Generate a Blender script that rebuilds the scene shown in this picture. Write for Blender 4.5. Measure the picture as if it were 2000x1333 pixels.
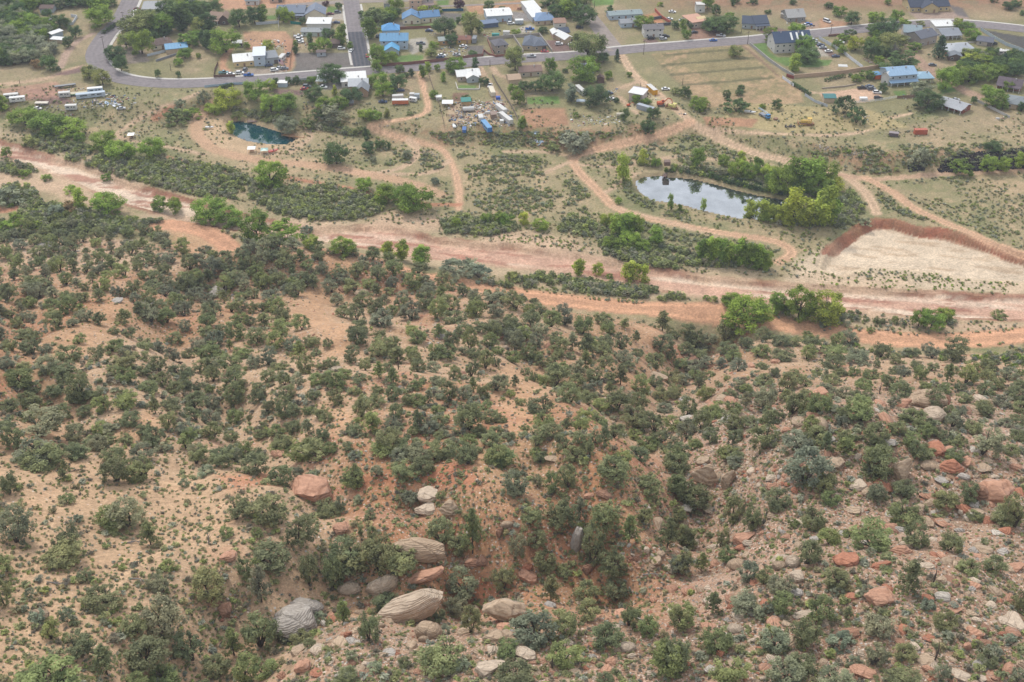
import bpy, bmesh, math, random
import numpy as np, time
T0 = time.time()
def tick(s): print('TICK', s, round(time.time() - T0, 1))
from mathutils import Vector, Matrix, Euler
R = math.radians
for o in list(bpy.data.objects): bpy.data.objects.remove(o)
SC = bpy.context.scene
COL = SC.collection
rng = np.random.default_rng(7)
random.seed(7)

# ------------------------------------------------------------------ camera, sky, sun
CAMZ, PITCH, FPX = 265.0, R(34.0), 2400.0
cd = bpy.data.cameras.new('camera'); cam = bpy.data.objects.new('camera', cd); COL.objects.link(cam)
cam.location = (0, 0, CAMZ); cam.rotation_euler = (math.pi / 2 - PITCH, 0, 0)
cd.sensor_width = 36; cd.lens = FPX / 2000 * 36; cd.clip_start = 1; cd.clip_end = 12000
SC.camera = cam
SUN_EL, SUN_AZ = R(52), R(-28)          # azimuth: from +Y (away from the camera) towards +X
W = bpy.data.worlds.new('World'); SC.world = W; W.use_nodes = True
wn, wl = W.node_tree.nodes, W.node_tree.links
wn.clear()
sky = wn.new('ShaderNodeTexSky'); sky.sky_type = 'NISHITA'; sky.sun_disc = False
sky.sun_elevation = SUN_EL; sky.sun_rotation = SUN_AZ; sky.altitude = 1500; sky.air_density = 1.0; sky.dust_density = 2.0
bgs = wn.new('ShaderNodeBackground'); bgs.inputs['Strength'].default_value = 0.10
bgc = wn.new('ShaderNodeBackground'); bgc.inputs['Color'].default_value = (0.93, 0.96, 1.0, 1); bgc.inputs['Strength'].default_value = 1.05
tcw = wn.new('ShaderNodeTexCoord'); cn = wn.new('ShaderNodeTexNoise'); cn.inputs['Scale'].default_value = 2.2; cn.inputs['Detail'].default_value = 6
cr = wn.new('ShaderNodeValToRGB'); cr.color_ramp.elements[0].position = 0.30; cr.color_ramp.elements[0].color = (.35,.35,.35,1)
cr.color_ramp.elements[1].position = 0.62; cr.color_ramp.elements[1].color = (.9,.9,.9,1)
mxw = wn.new('ShaderNodeMixShader'); wo = wn.new('ShaderNodeOutputWorld')
wl.new(tcw.outputs['Generated'], cn.inputs['Vector']); wl.new(cn.outputs['Fac'], cr.inputs['Fac'])
wl.new(sky.outputs['Color'], bgs.inputs['Color']); wl.new(cr.outputs['Color'], mxw.inputs[0])
wl.new(bgs.outputs[0], mxw.inputs[1]); wl.new(bgc.outputs[0], mxw.inputs[2]); wl.new(mxw.outputs[0], wo.inputs['Surface'])
sd_ = bpy.data.lights.new('sun', 'SUN'); sun = bpy.data.objects.new('sun', sd_); COL.objects.link(sun)
sd_.energy = 1.8; sd_.angle = R(10); sd_.color = (1.0, 0.95, 0.87)
dv = Vector((math.cos(SUN_EL) * math.sin(SUN_AZ), math.cos(SUN_EL) * math.cos(SUN_AZ), math.sin(SUN_EL)))
sun.rotation_euler = dv.to_track_quat('Z', 'Y').to_euler(); sun.location = (0, 300, 400)
vs = SC.view_settings; vs.view_transform = 'Standard'; vs.look = 'None'; vs.exposure = 0.44; vs.gamma = 1.0; vs.use_curve_mapping = False
SC.cycles.volume_bounces = 0; SC.cycles.max_bounces = 5; SC.cycles.diffuse_bounces = 3

# ------------------------------------------------------------------ noise and distances
def vnoise(x, y, seed=0):
    x = np.asarray(x, float); y = np.asarray(y, float)
    xi = np.floor(x).astype(np.int64); yi = np.floor(y).astype(np.int64)
    fx = x - xi; fy = y - yi
    fx = fx * fx * (3 - 2 * fx); fy = fy * fy * (3 - 2 * fy)
    def h(a, b):
        n = (a * 374761393 + b * 668265263 + seed * 974634777) & 0x7fffffff
        n = ((n ^ (n >> 13)) * 1274126177) & 0x7fffffff
        return ((n ^ (n >> 16)) & 0xffff) / 65535.0
    return (h(xi, yi) * (1 - fx) + h(xi + 1, yi) * fx) * (1 - fy) + (h(xi, yi + 1) * (1 - fx) + h(xi + 1, yi + 1) * fx) * fy
def fbm(x, y, s, oc=4, seed=0):
    x = np.asarray(x, float); y = np.asarray(y, float)
    t = 0; a = 1; n = 0; x = x / s; y = y / s
    for i in range(oc):
        t = t + a * vnoise(x, y, seed + i * 17); n += a; a *= .5; x = x * 2.03 + 3.1; y = y * 2.03 + 1.7
    return t / n * 2 - 1
def sstep(a, b, x):
    t = np.clip((x - a) / (b - a), 0, 1); return t * t * (3 - 2 * t)
def dline(X, Y, pts, far=60.):
    """distance to a polyline and the arc position; far beyond the box is cut off"""
    X = np.asarray(X, float); Y = np.asarray(Y, float)
    D = np.full(X.shape, far)
    pts = np.asarray(pts); lo = pts.min(0) - far; hi = pts.max(0) + far
    m = (X > lo[0]) & (X < hi[0]) & (Y > lo[1]) & (Y < hi[1])
    if not m.any(): return D
    x = X[m]; y = Y[m]; d = np.full(x.shape, far)
    for a, b in zip(pts[:-1], pts[1:]):
        v = b - a; L = max(v @ v, 1e-9)
        t = np.clip(((x - a[0]) * v[0] + (y - a[1]) * v[1]) / L, 0, 1)
        d = np.minimum(d, np.hypot(x - a[0] - t * v[0], y - a[1] - t * v[1]))
    D[m] = d
    return D
def dpoly(X, Y, pts, far=60.):
    """signed distance to a closed polygon, negative inside"""
    X = np.asarray(X, float); Y = np.asarray(Y, float)
    pts = np.asarray(pts); cl = np.vstack([pts, pts[:1]])
    D = dline(X, Y, cl, far)
    lo = pts.min(0); hi = pts.max(0)
    m = (X >= lo[0]) & (X <= hi[0]) & (Y >= lo[1]) & (Y <= hi[1])
    if m.any():
        x = X[m]; y = Y[m]; ins = np.zeros(x.shape, bool)
        for a, b in zip(cl[:-1], cl[1:]):
            c = (a[1] > y) != (b[1] > y)
            with np.errstate(divide='ignore', invalid='ignore'):
                xx = (b[0] - a[0]) * (y - a[1]) / (b[1] - a[1] + 1e-12) + a[0]
            ins ^= c & (x < xx)
        dm = D[m]; dm[ins] *= -1; D[m] = dm
    return D
def smooth(pts, step=None, n=6):
    """Catmull-Rom through the points"""
    P = np.asarray(pts, float); P = np.vstack([2 * P[0] - P[1], P, 2 * P[-1] - P[-2]]); out = []
    for i in range(1, len(P) - 2):
        p0, p1, p2, p3 = P[i - 1:i + 3]
        k = n if step is None else max(1, int(np.linalg.norm(p2 - p1) / step))
        for j in range(k):
            t = j / k
            out.append(.5 * (2 * p1 + (p2 - p0) * t + (2 * p0 - 5 * p1 + 4 * p2 - p3) * t * t + (3 * p1 - p0 - 3 * p2 + p3) * t ** 3))
    out.append(P[-2]); return np.array(out)

# ------------------------------------------------------------------ the land: photograph positions turned into places on the ground
SN, CS = math.sin(PITCH), math.cos(PITCH)
def rays(px, py):
    u = (np.asarray(px, float) - 1000) / FPX; v = (np.asarray(py, float) - 666.5) / FPX
    return u, CS - v * SN, -(SN + v * CS)          # per unit of depth: x, y, z
def flat(pts, z=0.):
    pts = np.asarray(pts, float).reshape(-1, 2)
    dx, dy, dz = rays(pts[:, 0], pts[:, 1]); t = (z - CAMZ) / dz
    return np.stack([dx * t, dy * t], 1)
FOOT = flat([(-500, 455), (0, 468), (200, 462), (450, 492), (650, 520), (880, 566), (1100, 608), (1400, 650), (1600, 668), (1800, 692), (2000, 690), (2500, 640)])
BANK = flat([(-500, 150), (0, 205), (120, 225), (300, 235), (430, 200), (560, 232), (640, 245), (760, 268), (860, 278), (1000, 275), (1150, 285), (1250, 275), (1330, 262), (1400, 272), (1500, 300), (1640, 318), (1700, 330), (1850, 330), (2000, 322), (2500, 300)])
WASH = flat([(-300, 215), (0, 275), (80, 302), (160, 322), (260, 360), (390, 397), (500, 428), (620, 447), (760, 440), (850, 468), (1000, 480), (1130, 497), (1250, 520), (1380, 542), (1550, 557), (1700, 566), (2000, 580), (2400, 590),
             (2400, 660), (2000, 626), (1850, 620), (1650, 606), (1450, 590), (1350, 577), (1200, 548), (1060, 527), (930, 518), (800, 512), (650, 475), (520, 458), (330, 425), (220, 388), (120, 347), (0, 302), (-300, 250)])
FLATC = smooth(flat([(1598, 522), (1612, 492), (1650, 458), (1700, 432), (1745, 428), (1790, 442), (1850, 450), (1905, 466), (1960, 484), (2010, 502), (2300, 570), (2300, 600), (2010, 552), (1900, 545), (1800, 528), (1700, 522), (1640, 536), (1598, 522)]), n=4)[:-1]
POND1 = flat([(443, 236), (465, 233), (490, 236), (520, 246), (560, 258), (575, 268), (560, 278), (520, 277), (485, 270), (458, 258)])
POND2 = flat([(1245, 352), (1262, 343), (1300, 341), (1350, 345), (1395, 357), (1440, 370), (1500, 382), (1550, 392), (1570, 405), (1545, 425), (1480, 425), (1440, 421), (1390, 410), (1330, 397), (1275, 387), (1252, 370)])
def hill0(X, Y):
    yf = np.interp(X, FOOT[:, 0], FOOT[:, 1]); d = yf - Y
    t = np.clip(d / (yf - 95), 0, 1.4)
    h = np.where(t < 1, 124 * (1 - np.maximum(1 - t, 0) ** 1.28), 124 + (t - 1) * 45)
    k = sstep(0, 30, d)
    n = 9 * fbm(X, Y, 70, 2, 3) + 3.6 * fbm(X, Y, 26, 2, 5) + .55 * fbm(X, Y, 7, 2, 9)
    return h + k * n
def land0(X, Y):
    X = np.asarray(X, float); Y = np.asarray(Y, float)
    yb = np.interp(X, BANK[:, 0], BANK[:, 1])
    h = 6 * sstep(-9, 9, Y - yb + 4 * fbm(X, Y, 22, 2, 31)) + .35 * fbm(X, Y, 40, 2, 11)
    h = h + np.where((X > 60), sstep(770, 900, Y) * 45, 0) * sstep(60, 130, X)
    return np.where(np.interp(X, FOOT[:, 0], FOOT[:, 1]) - Y > 0, np.maximum(h * 0 + hill0(X, Y), -1), h)
TK = 90 * 1.022 ** np.arange(128)
def at_f(px, py, f):
    px = np.atleast_1d(np.asarray(px, float)); py = np.atleast_1d(np.asarray(py, float)); n = len(px)
    dx, dy, dz = rays(px, py); lo = np.empty(n); hi = np.empty(n)
    for i in range(0, n, 4000):
        c = slice(i, i + 4000); X = dx[c, None] * TK; Y = dy[c, None] * TK
        below = CAMZ + dz[c, None] * TK < f(X, Y); k = below.argmax(1); k[~below.any(1)] = 127; k = np.maximum(k, 1); lo[c] = TK[k - 1]; hi[c] = TK[k]
    for i in range(11):
        m = (lo + hi) / 2; b = CAMZ + dz * m < f(dx * m, dy * m)
        hi = np.where(b, m, hi); lo = np.where(b, lo, m)
    return np.stack([dx * hi, dy * hi, f(dx * hi, dy * hi)], 1), hi
def gl(pts): return at_f([p[0] for p in pts], [p[1] for p in pts], land0)[0][:, :2]
GULLY = [(gl([(1385, 650), (1330, 700), (1290, 760), (1280, 820), (1310, 890), (1350, 960), (1370, 1030), (1300, 1075), (1180, 1085), (1050, 1070), (950, 1085), (860, 1120), (740, 1110), (640, 1105), (560, 1150), (470, 1190), (380, 1280), (330, 1400)]), 12, 19),
         (gl([(1000, 640), (1060, 700), (1180, 760), (1280, 800)]), 7, 12),
         (gl([(1050, 900), (1130, 970), (1200, 1060)]), 6.5, 11), (gl([(820, 960), (880, 1010), (900, 1070)]), 6.5, 10),
         (gl([(400, 560), (330, 640), (420, 760), (520, 860), (640, 960)]), 6, 14), (gl([(60, 560), (40, 700), (140, 830)]), 6, 13), (gl([(1500, 760), (1430, 870), (1380, 960)]), 6, 11)]
BUMPS = [(gl([(1700, 850)])[0], 8, 40, 30), (gl([(820, 760)])[0], 5, 40, 22), (gl([(1150, 900)])[0], 4, 18, 30), (gl([(640, 545)])[0], 12, 46, 22), (gl([(480, 540)])[0], 6, 30, 18), (gl([(250, 620)])[0], 7, 30, 15), (gl([(640, 670)])[0], 6, 26, 16), (gl([(1340, 660)])[0], 4, 24, 10)]
def edge_noise(X, Y): return 3 * fbm(X, Y, 16, 2, 77)
def height(X, Y):
    X = np.asarray(X, float); Y = np.asarray(Y, float)
    h = land0(X, Y)
    for pts, dep, w in GULLY:
        d = dline(X, Y, pts, w * 2.2); h = h - dep * np.exp(-(d / w) ** 2 * 2) * (d < w * 2.19)
    for c, a, rx, ry in BUMPS: h = h + a * np.exp(-((X - c[0]) / rx) ** 2 - ((Y - c[1]) / ry) ** 2)
    nz = edge_noise(X, Y)
    d = dpoly(X, Y, WASH, 30) + nz * .6; h = h - 1.7 * (1 - sstep(-2.2, .6, d))
    d = dpoly(X, Y, FLATC, 30) + nz * .5; h = h - 3.4 * (1 - sstep(-3.8, 1.2, d)) 
    for P, dp in ((POND1, 4.5), (POND2, 3.0)):
        d = dpoly(X, Y, P, 30) + nz * .25; h = h - dp * (1 - sstep(-5, 3.5, d))
    return h
def at(px, py): return at_f(px, py, height)
def at1(px, py):
    P, t = at(px, py); return P[0], float(t[0])
def scl(t): return FPX / t            # photograph pixels per metre at depth t
def wpts(pts): return at([p[0] for p in pts], [p[1] for p in pts])[0][:, :2]

def lin(c, k=1.0):
    out = []
    for v in c:
        v = v / 255.; out.append((v / 12.92 if v <= .04045 else ((v + .055) / 1.055) ** 2.4) * k)
    return tuple(out)
# ------------------------------------------------------------------ materials
def new_mat(name):
    m = bpy.data.materials.new(name); m.use_nodes = True; nt = m.node_tree; nt.nodes.clear()
    out = nt.nodes.new('ShaderNodeOutputMaterial'); b = nt.nodes.new('ShaderNodeBsdfPrincipled')
    nt.links.new(b.outputs[0], out.inputs[0]); b.inputs['Roughness'].default_value = .9
    b.inputs['Specular IOR Level'].default_value = .2
    return m, nt, b, out
def nd(nt, t, **kw):
    n = nt.nodes.new(t)
    for k, v in kw.items():
        if k[0] == '_': setattr(n, k[1:], v)
        else: n.inputs[k.replace('__', ' ')].default_value = v
    return n
def mixc(nt, a, b, f, mode='MIX'):
    n = nt.nodes.new('ShaderNodeMix'); n.data_type = 'RGBA'; n.blend_type = mode
    for s, v in ((6, a), (7, b), (0, f)):
        if hasattr(v, 'links'): nt.links.new(v, n.inputs[s])
        else: n.inputs[s].default_value = v if s == 0 else (*v, 1) if len(v) == 3 else v
    return n.outputs[2]
def mth(nt, op, a, b=0., c=None):
    n = nt.nodes.new('ShaderNodeMath'); n.operation = op
    for i, v in enumerate((a, b) if c is None else (a, b, c)):
        if hasattr(v, 'links'): nt.links.new(v, n.inputs[i])
        else: n.inputs[i].default_value = v
    return n.outputs[0]
def pos(nt): return nt.nodes.new('ShaderNodeNewGeometry').outputs['Position']
def noise(nt, vec, s, d=3, out='Fac', r=.55):
    n = nd(nt, 'ShaderNodeTexNoise', Scale=s, Detail=float(d), Roughness=r)
    nt.links.new(vec, n.inputs['Vector']); return n.outputs[out]
def ramp(nt, f, a, b, ca=(0, 0, 0, 1), cb=(1, 1, 1, 1)):
    n = nt.nodes.new('ShaderNodeValToRGB'); e = n.color_ramp.elements
    e[0].position = a; e[1].position = b; e[0].color = ca; e[1].color = cb
    nt.links.new(f, n.inputs[0]); return n.outputs[0]
def tint(nt):
    a = nt.nodes.new('ShaderNodeAttribute'); a.attribute_type = 'INSTANCER'; a.attribute_name = 'tint'; return a.outputs['Color']
def bump(nt, b, h, s=.5, d=.1):
    n = nd(nt, 'ShaderNodeBump', Strength=s, Distance=d); nt.links.new(h, n.inputs['Height']); nt.links.new(n.outputs[0], b.inputs['Normal'])

def m_ground():
    m, nt, b, _ = new_mat('desert_ground'); L = nt.links
    at_ = nt.nodes.new('ShaderNodeAttribute'); at_.attribute_name = 'Col'
    rb = nt.nodes.new('ShaderNodeAttribute'); rb.attribute_name = 'rub'
    sep = nt.nodes.new('ShaderNodeSeparateColor'); L.new(rb.outputs['Color'], sep.inputs[0])
    P = pos(nt); c = at_.outputs['Color']
    n1 = noise(nt, P, 1.1, 5, r=.7); c = mixc(nt, c, ramp(nt, n1, .3, .72, (.60, .59, .58, 1), (1.22, 1.21, 1.2, 1)), 1.0, 'MULTIPLY')
    # dry tufts and litter
    n2 = noise(nt, P, 2.6, 4, r=.75); c = mixc(nt, c, (.17, .15, .095), mth(nt, 'MULTIPLY', ramp(nt, n2, .52, .62), sep.outputs['Green']))
    # stones
    for s, th in ((1.5, .52), (3.4, .5)):
        v = nd(nt, 'ShaderNodeTexVoronoi', Scale=s, Randomness=1.0); L.new(P, v.inputs['Vector'])
        sc2 = nt.nodes.new('ShaderNodeSeparateColor'); L.new(v.outputs['Color'], sc2.inputs[0])
        on = mth(nt, 'LESS_THAN', sc2.outputs['Red'], mth(nt, 'MULTIPLY', sep.outputs['Red'], .62))
        core = ramp(nt, v.outputs['Distance'], .30, .42, (1, 1, 1, 1), (0, 0, 0, 1))
        rc = ramp(nt, sc2.outputs['Green'], .0, 1., (.50, .24, .15, 1), (.62, .54, .45, 1))
        rc = mixc(nt, rc, (.40, .36, .32), ramp(nt, sc2.outputs['Blue'], .72, .74))
        c = mixc(nt, c, rc, mth(nt, 'MULTIPLY', on, core))
    L.new(c, b.inputs['Base Color']); bump(nt, b, mth(nt, 'ADD', n1, n2), .6, .25)
    return m
def m_plain(name, col, rough=.85, ns=2., amt=.25, metal=0., spec=.25, use_tint=False, obj=False, bmp=.2, weath=None):
    m, nt, b, _ = new_mat(name)
    if obj: tc = nt.nodes.new('ShaderNodeTexCoord'); P = tc.outputs['Object']
    else: P = pos(nt)
    n = noise(nt, P, ns, 5, r=.65)
    base = tint(nt) if use_tint else col
    c = mixc(nt, base, ramp(nt, n, .25, .75, (1 - amt,) * 3 + (1,), (1 + amt,) * 3 + (1,)), 1.0, 'MULTIPLY')
    if weath: c = mixc(nt, c, weath, ramp(nt, noise(nt, P, ns * .37, 6, r=.7), .58, .72))
    nt.links.new(c, b.inputs['Base Color']); b.inputs['Roughness'].default_value = rough; b.inputs['Metallic'].default_value = metal
    b.inputs['Specular IOR Level'].default_value = spec
    if bmp: bump(nt, b, n, bmp, .05)
    return m
def m_leaf(name, trans=.42):
    m, nt, b, out = new_mat(name); L = nt.links
    a = nt.nodes.new('ShaderNodeAttribute'); a.attribute_name = 'var'
    c = mixc(nt, tint(nt), ramp(nt, a.outputs['Fac'], .1, .9, (.50, .53, .52, 1), (1.62, 1.56, 1.45, 1)), 1.0, 'MULTIPLY')
    oi = nt.nodes.new('ShaderNodeObjectInfo')
    c = mixc(nt, c, ramp(nt, oi.outputs['Random'], 0, 1, (.86, .88, .93, 1), (1.16, 1.11, 1.0, 1)), 1.0, 'MULTIPLY')
    L.new(c, b.inputs['Base Color']); b.inputs['Roughness'].default_value = .8; b.inputs['Specular IOR Level'].default_value = .12
    t = nt.nodes.new('ShaderNodeBsdfTranslucent'); L.new(c, t.inputs[0])
    mx = nt.nodes.new('ShaderNodeMixShader'); mx.inputs[0].default_value = trans
    L.new(b.outputs[0], mx.inputs[1]); L.new(t.outputs[0], mx.inputs[2]); L.new(mx.outputs[0], out.inputs[0])
    return m
def m_rock(name, banded):
    m, nt, b, _ = new_mat(name); L = nt.links
    tc = nt.nodes.new('ShaderNodeTexCoord'); P = tc.outputs['Object']
    base = tint(nt)
    if banded:
        w = nd(nt, 'ShaderNodeTexWave', Scale=4.2, Distortion=3.2, Detail=4.0, _wave_type='BANDS', _bands_direction='Z'); w.inputs['Detail Scale'].default_value = 1.4
        L.new(P, w.inputs['Vector'])
        c = mixc(nt, base, ramp(nt, w.outputs['Fac'], .1, .8, (.80, .77, .74, 1), (1.08, 1.07, 1.06, 1)), ramp(nt, noise(nt, P, 1.1, 3), .35, .6), 'MULTIPLY')
        h = w.outputs['Fac']
    else:
        w = nd(nt, 'ShaderNodeTexWave', Scale=.9, Distortion=9., Detail=5.0, _wave_type='BANDS', _bands_direction='Z'); L.new(P, w.inputs['Vector'])
        c = mixc(nt, base, ramp(nt, w.outputs['Fac'], .0, .3, (.80, .77, .74, 1), (1.04, 1.04, 1.04, 1)), 1.0, 'MULTIPLY'); h = w.outputs['Fac']
    n = noise(nt, P, 3.5, 7, r=.7)
    c = mixc(nt, c, ramp(nt, n, .3, .7, (.66, .64, .62, 1), (1.2, 1.18, 1.15, 1)), 1.0, 'MULTIPLY')
    pz = noise(nt, P, 1.3, 4); c = mixc(nt, c, (.30, .27, .25), mth(nt, 'MULTIPLY', ramp(nt, pz, .58, .75), .55))
    L.new(c, b.inputs['Base Color']); bump(nt, b, mth(nt, 'ADD', mth(nt, 'MULTIPLY', h, .5), n), .8, .25)
    return m
def m_water(name, col, rough, gl):
    m, nt, b, out = new_mat(name)
    g = nt.nodes.new('ShaderNodeBsdfGlossy'); g.inputs['Roughness'].default_value = rough; mx = nt.nodes.new('ShaderNodeMixShader'); nt.links.new(ramp(nt, noise(nt, pos(nt), .11, 5), .35, .7, (gl * 1.12,) * 3 + (1,), (gl * .72,) * 3 + (1,)), mx.inputs[0])
    nt.links.new(b.outputs[0], mx.inputs[1]); nt.links.new(g.outputs[0], mx.inputs[2]); nt.links.new(mx.outputs[0], out.inputs[0])
    b.inputs['Base Color'].default_value = (*col, 1); b.inputs['Roughness'].default_value = rough; b.inputs['IOR'].default_value = 1.33
    b.inputs['Specular IOR Level'].default_value = 1.0
    bump(nt, b, noise(nt, pos(nt), .9, 3), .05, .05)
    return m
def m_asphalt(name, col, dark):
    m, nt, b, _ = new_mat(name); P = pos(nt)
    at_ = nt.nodes.new('ShaderNodeUVMap'); 
    sx = nt.nodes.new('ShaderNodeSeparateXYZ'); nt.links.new(at_.outputs[0], sx.inputs[0])
    n = noise(nt, P, .35, 6, r=.7); c = mixc(nt, col, dark, ramp(nt, n, .38, .66))
    # wheel paths along the road, lighter
    u = mth(nt, 'SINE', mth(nt, 'MULTIPLY', sx.outputs[0], 25.1)); c = mixc(nt, c, (.30, .27, .27), mth(nt, 'MULTIPLY', ramp(nt, mth(nt, 'ADD', mth(nt, 'MULTIPLY', u, .5), .5), .3, 1.), .16))
    c = mixc(nt, c, ramp(nt, noise(nt, P, 5., 4), .3, .7, (.85,) * 3 + (1,), (1.12,) * 3 + (1,)), 1., 'MULTIPLY')
    nt.links.new(c, b.inputs['Base Color']); return m
MAT = {}
MAT['ground'] = m_ground()
MAT['leaf'] = m_leaf('leaves'); MAT['bark'] = m_plain('bark', (.085, .065, .05), ns=6, amt=.4, obj=True)
MAT['deadwood'] = m_plain('dead_wood', (.20, .18, .165), ns=6, amt=.4, obj=True)
MAT['band'] = m_rock('banded_sandstone', True); MAT['rock'] = m_rock('red_sandstone', False)
MAT['wall'] = m_plain('house_wall', (1, 1, 1), ns=.6, amt=.12, use_tint=True, weath=None)
MAT['shingle'] = m_plain('shingle_roof', (1, 1, 1), ns=3, amt=.28, use_tint=True)
MAT['metal'] = m_plain('sheet_metal', (1, 1, 1), rough=.55, ns=.8, amt=.10, use_tint=True, spec=.4)
MAT['rust'] = m_plain('worn_metal', (1, 1, 1), rough=.7, ns=1.5, amt=.3, use_tint=True, weath=(.22, .10, .05))
MAT['paint'] = m_plain('vehicle_paint', (1, 1, 1), rough=.35, ns=1., amt=.06, use_tint=True, spec=.5, bmp=0)
MAT['glass'] = m_plain('window_glass', (.03, .04, .055), rough=.12, ns=1, amt=.2, spec=.6, bmp=0)
MAT['rubber'] = m_plain('tyre_rubber', (.02, .02, .02), ns=3)
MAT['wood'] = m_plain('weathered_wood', (1, 1, 1), ns=5, amt=.3, use_tint=True)
MAT['white'] = m_plain('white_trim', (.74, .74, .72), ns=1, amt=.08, bmp=0)
MAT['concrete'] = m_plain('concrete', (.50, .47, .43), ns=1.2, amt=.2)
MAT['asphalt'] = m_asphalt('worn_asphalt', (.235, .205, .205), (.165, .145, .150))
MAT['asphalt2'] = m_asphalt('fresh_asphalt', (.085, .085, .10), (.055, .055, .065))
MAT['gravelroad'] = m_asphalt('gravel_road', (.30, .25, .215), (.22, .18, .165))
MAT['water1'] = m_water('pond_water_teal', (.002, .045, .060), .03, .14)
MAT['water2'] = m_water('pond_water', (.05, .06, .055), .02, .62)
def m_grass(name, a, b_):
    m, nt, b, _ = new_mat(name); P = pos(nt)
    c = mixc(nt, a, b_, ramp(nt, noise(nt, P, .6, 5, r=.7), .35, .65)); nt.links.new(c, b.inputs['Base Color']); return m
MAT['lava'] = m_plain('black_lava', (.022, .02, .024), ns=4, amt=.5)
def m_vcol(name, rough=.7):
    m, nt, b, _ = new_mat(name); a = nt.nodes.new('ShaderNodeAttribute'); a.attribute_name = 'Col'
    nt.links.new(a.outputs['Color'], b.inputs['Base Color']); b.inputs['Roughness'].default_value = rough; return m
MAT['junk'] = m_vcol('scrap_colours')
def m_flag():
    m, nt, b, _ = new_mat('striped_flag')
    tc = nt.nodes.new('ShaderNodeUVMap'); sx = nt.nodes.new('ShaderNodeSeparateXYZ'); nt.links.new(tc.outputs[0], sx.inputs[0])
    st = mth(nt, 'LESS_THAN', mth(nt, 'FRACT', mth(nt, 'MULTIPLY', sx.outputs[1], 6.5)), .5)
    c = mixc(nt, (.7, .7, .7), (.45, .02, .03), st)
    cant = mth(nt, 'MULTIPLY', mth(nt, 'LESS_THAN', sx.outputs[0], .4), mth(nt, 'GREATER_THAN', sx.outputs[1], .46))
    c = mixc(nt, c, (.02, .03, .16), cant); nt.links.new(c, b.inputs['Base Color']); return m
MAT['flag'] = m_flag()
HAZE = True
# ------------------------------------------------------------------ the ground: one land surface, painted by what lies where, cut into named pieces
def grid():
    Ys = [70.]; 
    while Ys[-1] < 960:
        y = Ys[-1]; hh = max(CAMZ - float(land0(0., y)), 90); s2 = y * y + hh * hh
        Ys.append(y + min(max(1.22 * s2 / (hh * 1230.), .3), 3.6))
    y = Ys[-1]
    while y < 5000: y *= 1.06; Ys.append(y)
    Ys = np.array(Ys)
    hh = CAMZ - land0(np.zeros_like(Ys), Ys); Z = Ys * CS + hh * SN
    Wd = .4167 * Z * 1.10
    s = np.concatenate([-np.geomspace(9, 1.02, 26), np.linspace(-1, 1, 800), np.geomspace(1.02, 9, 26)])
    X = Wd[:, None] * s[None]; Y = np.repeat(Ys[:, None], len(s), 1)
    return X, Y, Ys, Wd, s
GX, GY, GYS, GWD, GS = grid(); NR, NC = GX.shape
gx, gy = GX.ravel(), GY.ravel()
height_exact = height; gz = height(gx, gy); GZ = gz.reshape(NR, NC)
GSn = len(GS)
def height(X, Y):
    """the land surface as built, read back from its own grid"""
    X = np.asarray(X, float); Y = np.asarray(Y, float)
    r = np.interp(Y, GYS, np.arange(NR)); i = np.minimum(r.astype(int), NR - 2); fr = r - i
    def row(k):
        s = np.clip(X / GWD[k], -8.99, 8.99); c = np.where(np.abs(s) <= 1, 26 + (s + 1) * 399.5, 0.)
        o_ = np.abs(s) > 1
        if o_.any(): c = np.where(o_, np.interp(s, GS, np.arange(NC)), c)
        j = np.clip(c.astype(int), 0, NC - 2); f = c - j
        return GZ[k, j] * (1 - f) + GZ[k, j + 1] * f
    return row(i) * (1 - fr) + row(i + 1) * fr
foot = np.interp(gx, FOOT[:, 0], FOOT[:, 1]) - gy
hillm = sstep(-4, 8, foot + 3 * fbm(gx, gy, 9, 3, 41))
K = .84
def C(*c):
    a = np.array(lin(c, K)); l = a @ np.array([.3, .5, .2]); return a * .93 + l * .07
N1 = fbm(gx, gy, 30, 4, 51); N2 = fbm(gx, gy, 7, 4, 52); N3 = fbm(gx, gy, 2.2, 3, 53); N4 = fbm(gx, gy, 90, 3, 54); NW = fbm(gx, gy, 5, 3, 55)
def mixv(a, b, f): f = np.clip(f, 0, 1)[:, None]; return a * (1 - f) + b * f
# valley floor
col = mixv(np.tile(C(180, 162, 122), (len(gx), 1)), C(146, 142, 98), sstep(-.25, .3, N1 + .5 * N2))
col = mixv(col, C(203, 172, 136), sstep(.1, .5, N2 + .4 * N3 - .3 * N1) * .7)
col = mixv(col, C(118, 122, 76), sstep(.05, .4, N3 + .3 * N1) * .6)
village = sstep(0, 40, gy - np.interp(gx, BANK[:, 0], BANK[:, 1]))
col = mixv(col, C(168, 146, 118), village * .4)
col = mixv(col, C(140, 136, 92), village * sstep(-.2, .25, N1) * .65)
# red cut banks
bk = gy - np.interp(gx, BANK[:, 0], BANK[:, 1]) + 4 * fbm(gx, gy, 22, 2, 31)
bmask = (sstep(-12, -5, bk) - sstep(5, 11, bk)) * sstep(-.25, .15, fbm(gx, gy, 28, 3, 61) + .25 * (gx > 150) + .1) * (gx > -110)
col = mixv(col, C(172, 118, 92), bmask * .5 * sstep(-.3, .2, N2 + N3))
far = sstep(740, 775, gy) * sstep(60, 130, gx); col = mixv(col, C(170, 122, 98), far * .8); col = mixv(col, C(134, 122, 92), far * sstep(0, .3, N2) * .8)
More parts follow.
